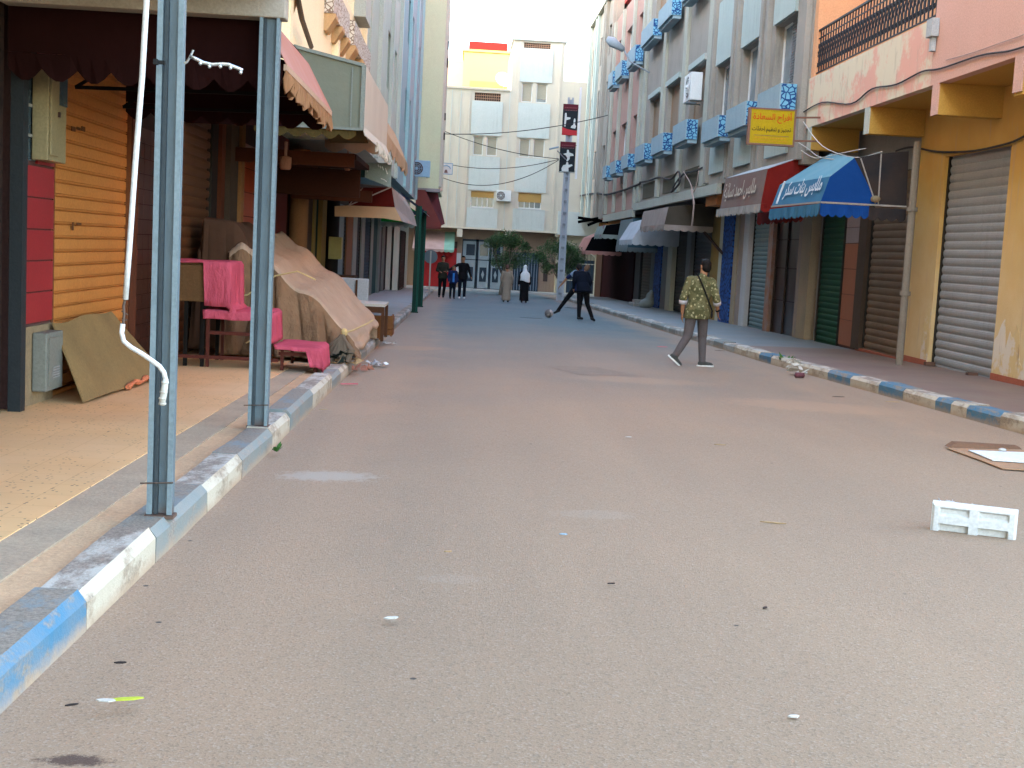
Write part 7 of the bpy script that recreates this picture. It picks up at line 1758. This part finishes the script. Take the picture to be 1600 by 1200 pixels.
    if bottom:
        mb = MB(); limb(mb, P['pel']+Vector((0,0,.04*s)), P['pel']-Vector((0,0,.05*s)), .150*s*b, .150*s*b, 16)
        for a_, k_, n_ in (('hr','kr','ar'), ('hl','kl','al')): limb(mb, P[a_], P[k_], .098*s*b, .074*s); limb(mb, P[k_], P[n_]+(P[k_]-P[n_]).normalized()*.02, .070*s, .056*s)
        remeshed(mb, 'trousers', bottom, t, voxel*.9, 2)
    if shoes:
        for n_, f_ in (('ar','fr'), ('al','fl')):
            f = P[f_]; a = P[n_]; sd = f.cross(Vector((0,0,1)))
            if sd.length < .1: sd = R
            sd.normalize(); u = sd.cross(f); mb = MB()
            limb(mb, a-u*.02*s-f*.03*s, a-u*.035*s+f*.15*s, .048*s, .036*s); limb(mb, a+u*.01*s, a-u*.03*s+f*.04*s, .047*s, .045*s)
            sh = remeshed(mb, 'shoe', shoes[0], t, .009 if voxel < .012 else .014, 1)
            if len(shoes) > 1:
                mb = MB(); c = a-u*.068*s+f*.055*s; n = 16; L_ = .145*s; pts = []
                for k in range(n): q = k*2*math.pi/n; pts.append(c+f*math.cos(q)*L_+sd*math.sin(q)*.047*s)
                mb.prism(pts, -u*-.026*s); o = mb.build('sole', shoes[1], sh)
    if scarf:
        mb = MB(); ell(mb, hx+HU*.02*s-HF*.01*s, .094*s, .108*s, .112*s)
        c = (P['sr']+P['sl'])/2; n = 18; vs = []; base = [(hx-HU*.03*s, .085, .10), (P['nck'], .11, .11), (c-Vector((0,0,.04*s)), .225, .15), (P['chs'], .26, .18), (P['wst']-Vector((0,0,.08*s)), .25, .19)]
        for i, (p, ra, rb_) in enumerate(base): vs += [p+R*math.cos(k*2*math.pi/n)*ra*s+F*math.sin(k*2*math.pi/n)*rb_*s*(1+.06*math.sin(k*2.3+i))+Vector((0,0,(.06*math.sin(k*.7)*s if i == 4 else 0))) for k in range(n)]
        mb.add(vs, [(i*n+k, i*n+(k+1) % n, (i+1)*n+(k+1) % n, (i+1)*n+k) for i in range(4) for k in range(n)]+[tuple(reversed(range(n))), tuple(range(4*n,5*n))])
        remeshed(mb, 'headscarf', scarf, t, voxel, 2)
    t['_j'] = 0; del t['_j']
    return t, P, (hx, HF, HR, HU), s
# man in the patterned shirt, walking, seen from behind
# local axes are world axes here (heading 0: ahead = +y, away from the camera)
CAMO = camo(); GTR = M('grey denim', (.095,.080,.080), (.07,.06,.06), 6, .9, .5); SHO = M('charcoal shoe knit', (.06,.06,.055), (.03,.03,.03), 25); SOLE = M('white rubber sole', (.62,.61,.58))
base = atG(1073, 575); bx, by = base.x, base.y
man, P, HD, s_ = person('young man walking away in an olive leaf patterned shirt and grey jeans', bx+.0, by, 1.74, 0.0,
    dict(pel=(.115,.02,.93), wst=(.125,.02,1.06), chs=(.135,.03,1.26), nck=(.165,.04,1.45), hed=(.20,.07,1.60), sr=(.315,.02,1.385), sl=(-.035,.06,1.40), er=(.40,-.03,1.11), wr=(.455,.10,.90), el=(-.125,.01,1.11), wl=(-.12,.05,.85),
         hr=(.20,.01,.90), hl=(.03,.03,.90), kr=(.235,.10,.49), kl=(-.02,-.02,.50), ar=(.245,.02,.085), al=(-.225,-.11,.17), fr=(.97,.15,.0), fl=(.72,-.05,-.62)),
    CAMO, GTR, (SHO, SOLE), headturn=.45, voxel=.0095, sleeve='rolled', topname='shirt', build=1.03, zoff=-.035)
# cuffs, strap, watch
mb = MB(); STR = M('black strap', (.015,.015,.015)); pth = []
shl, hipR = P['sl'], P['hr']
a = P['sl']+Vector((.10,-.055,.075)); b_ = P['pel']+Vector((.205,-.06,-.02))
for k in range(17):
    t = k/16; p = a.lerp(b_, t); p.y = by-.145-.02*math.sin(math.pi*t)+(.09*(1-t)**6); pth.append(p)
mb.tube(pth, [(.006,.017)]*17, 6); mb.tube([P['sl']+Vector((.10,.02,.085)), a], [(.006,.016)]*2, 6); mb.ball(b_+Vector((.0,-.07,-.05)), .02,.02,.06); mb.build('shoulder_strap', STR, man)
mb = MB(); w = P['wr'].lerp(P['er'], .12); d = (P['er']-P['wr']).normalized(); mb.tube([w-d*.012, w+d*.012], .035, 12); mb.ball(w+Vector((.02,-.03,0)), .018); mb.build('watch', STR, man)
CUF = M('pale cuff', (.42,.38,.38)); 
for e_, w_ in (('er','wr'), ('el','wl')):
    mb = MB(); d = (P[w_]-P[e_]).normalized(); q = P[e_]+d*.075; mb.tube([q-d*.03, q+d*.03], .066, 14); mb.build('cuff', CUF, man, smooth=True)
NVY = M('navy cloth', (.004,.006,.013), (.003,.0045,.009), 5, .9, .5); BLKC = M('black cloth', (.005,.005,.006), (.0035,.0035,.0045), 5, .9, .5); NBL = M('dark blue cloth', (.008,.014,.05), (.006,.010,.035), 5); BSL = M('pale blue sleeve', (.17,.22,.28), (.14,.18,.24), 4)
DSH_ = M('dark shoe', (.02,.02,.022)); OLVJ = M('dark olive jacket', (.022,.022,.015), (.015,.016,.012), 5, .9, .4); WSH = M('white shoe', (.55,.56,.57))
# two footballers
f1 = atG(908, 503); person('footballer in a dark navy hooded top standing with his back turned, leaning over', f1.x, f1.y, 1.72, 0.25,
    dict(pel=(.0,-.02,.95), wst=(-.02,.02,1.08), chs=(-.03,.10,1.27), nck=(-.04,.19,1.43), hed=(-.05,.30,1.50), sr=(.15,.13,1.38), sl=(-.21,.13,1.38), er=(.24,.05,1.12), wr=(.22,.16,.90), el=(-.26,.08,1.13), wl=(-.22,.20,.92), hl=(-.08,0,.92), hr=(.10,0,.92), kl=(-.09,.0,.50), al=(-.10,-.06,.085), kr=(.16,.02,.50), ar=(.30,-.10,.085), fr=(.6,.5,-.2), fl=(.8,.4,0)),
    NVY, BLKC, (DSH_,), voxel=.016, face=False, build=1.12, topname='hooded_top')
f2 = atG(900, 497); p2, Q, _, s2 = person('footballer in a pale blue sleeved shirt kicking the ball with his left leg', f2.x+.10, f2.y+.5, 1.75, -.15,
    dict(pel=(-.02,0,.93), wst=(.0,.0,1.06), chs=(.03,-.0,1.24), nck=(.09,.03,1.40), hed=(.19,.06,1.50), sr=(.22,.0,1.30), sl=(-.14,.02,1.37), el=(-.40,.0,1.18), wl=(-.60,.02,.92), er=(.32,.05,1.05), wr=(.30,.12,.85), hl=(-.10,.0,.92), kl=(-.38,-.04,.52), al=(-.62,-.10,.16), fl=(-.7,-.2,-.35), kr=(.06,.0,.49), ar=(.03,-.03,.085), fr=(.1,1,0)),
    NBL, BLKC, (DSH_,), hair=HAIRB, voxel=.016, sleeve='none', face=False, topname='shirt')
mb = MB(); limb(mb, Q['sl'], Q['sl'].lerp(Q['el'], .55), .078, .066); limb(mb, Q['sr'], Q['sr'].lerp(Q['er'], .6), .078, .066); remeshed(mb, 'sleeve', BSL, p2, .016, 1)
# the ball
c = atG(857, 499); bl = thing('football', 'scuffed football in front of the kicking boy', 'ball', (c.x, c.y, gz(c.y)+.05))
def ballmat():
    mt, nt, b = new_mat('worn ball'); v = nd(nt, 'ShaderNodeTexVoronoi'); v.inputs['Scale'].default_value = 9; nt.links.new(pos_node(nt), v.inputs['Vector'])
    s = nd(nt, 'ShaderNodeSeparateColor'); nt.links.new(v.outputs['Color'], s.inputs[0]); col = mix(nt, ramp(nt, s.outputs[0], .5, .55), (.10,.085,.08), (.34,.30,.28)); fin(nt, b, col, .7, noise(nt, 20), .2); return mt
mb = MB(); mb.ball((c.x, c.y, gz(c.y)+.05+.125), .125, nu=24, nv=16); mb.build('ball_cover', ballmat(), bl, smooth=True)
# three at the far left
g = atG(690, 467); person('man in dark olive jacket and black trousers, leftmost of three by the red shutter', g.x, g.y, 1.78, math.pi,
    dict(er=(.24,.02,1.12), wr=(.12,.20,1.08), el=(-.24,.02,1.12), wl=(-.12,.20,1.10), ar=(.11,0,.085), al=(-.06,.06,.085)), OLVJ, BLKC, (DSH_,), voxel=.016)
g = atG(706, 469); p3, Q3, _, s3 = person('small boy in navy blue with a bright blue stripe, between the two men', g.x, g.y, 1.40, math.pi+.2, dict(wr=(.22,.1,.9), hed=(-.02,.03,1.58)), NBL, NVY, (DSH_,), hair=HAIRB, voxel=.016, build=1.05)
mb = MB(); mb.box(g.x-.01, g.x+.07, g.y-.185, g.y-.15, gz(g.y)+.75, gz(g.y)+1.12); mb.build('blue_stripe', M('bright blue cloth', (.03,.16,.45)), p3)
g = atG(721, 469.5); person('man in black with white shoes, reaching one arm across the boy', g.x, g.y, 1.80, math.pi,
    dict(er=(.38,.10,1.28), wr=(.58,.20,1.12), el=(-.26,-.05,1.15), wl=(-.34,.10,.92), sr=(.18,.03,1.40)), BLKC, NVY, (WSH,), voxel=.016)
# two women walking away
g = atG(790, 474.5); person('woman in a long pale beige robe walking away beside the tree', g.x, g.y, 1.52, -.1, dict(el=(-.26,.02,1.12), wl=(-.24,.12,.92), er=(.26,.02,1.12), wr=(.24,.12,.92)), gown=M('beige robe cloth', (.24,.19,.145), (.19,.15,.115), 4, .9, .4), shoes=(DSH_,), hair=M('dark brown scarf', (.09,.045,.035)), voxel=.016, face=False)
g = atG(818, 475.5); person('woman in a long white headscarf and black skirt walking away', g.x, g.y, 1.55, .1, dict(), gown=BLKC, shoes=(DSH_,), scarf=M('white scarf cloth', (.55,.57,.57), (.47,.49,.50), 4, .9, .4), voxel=.016, face=False)
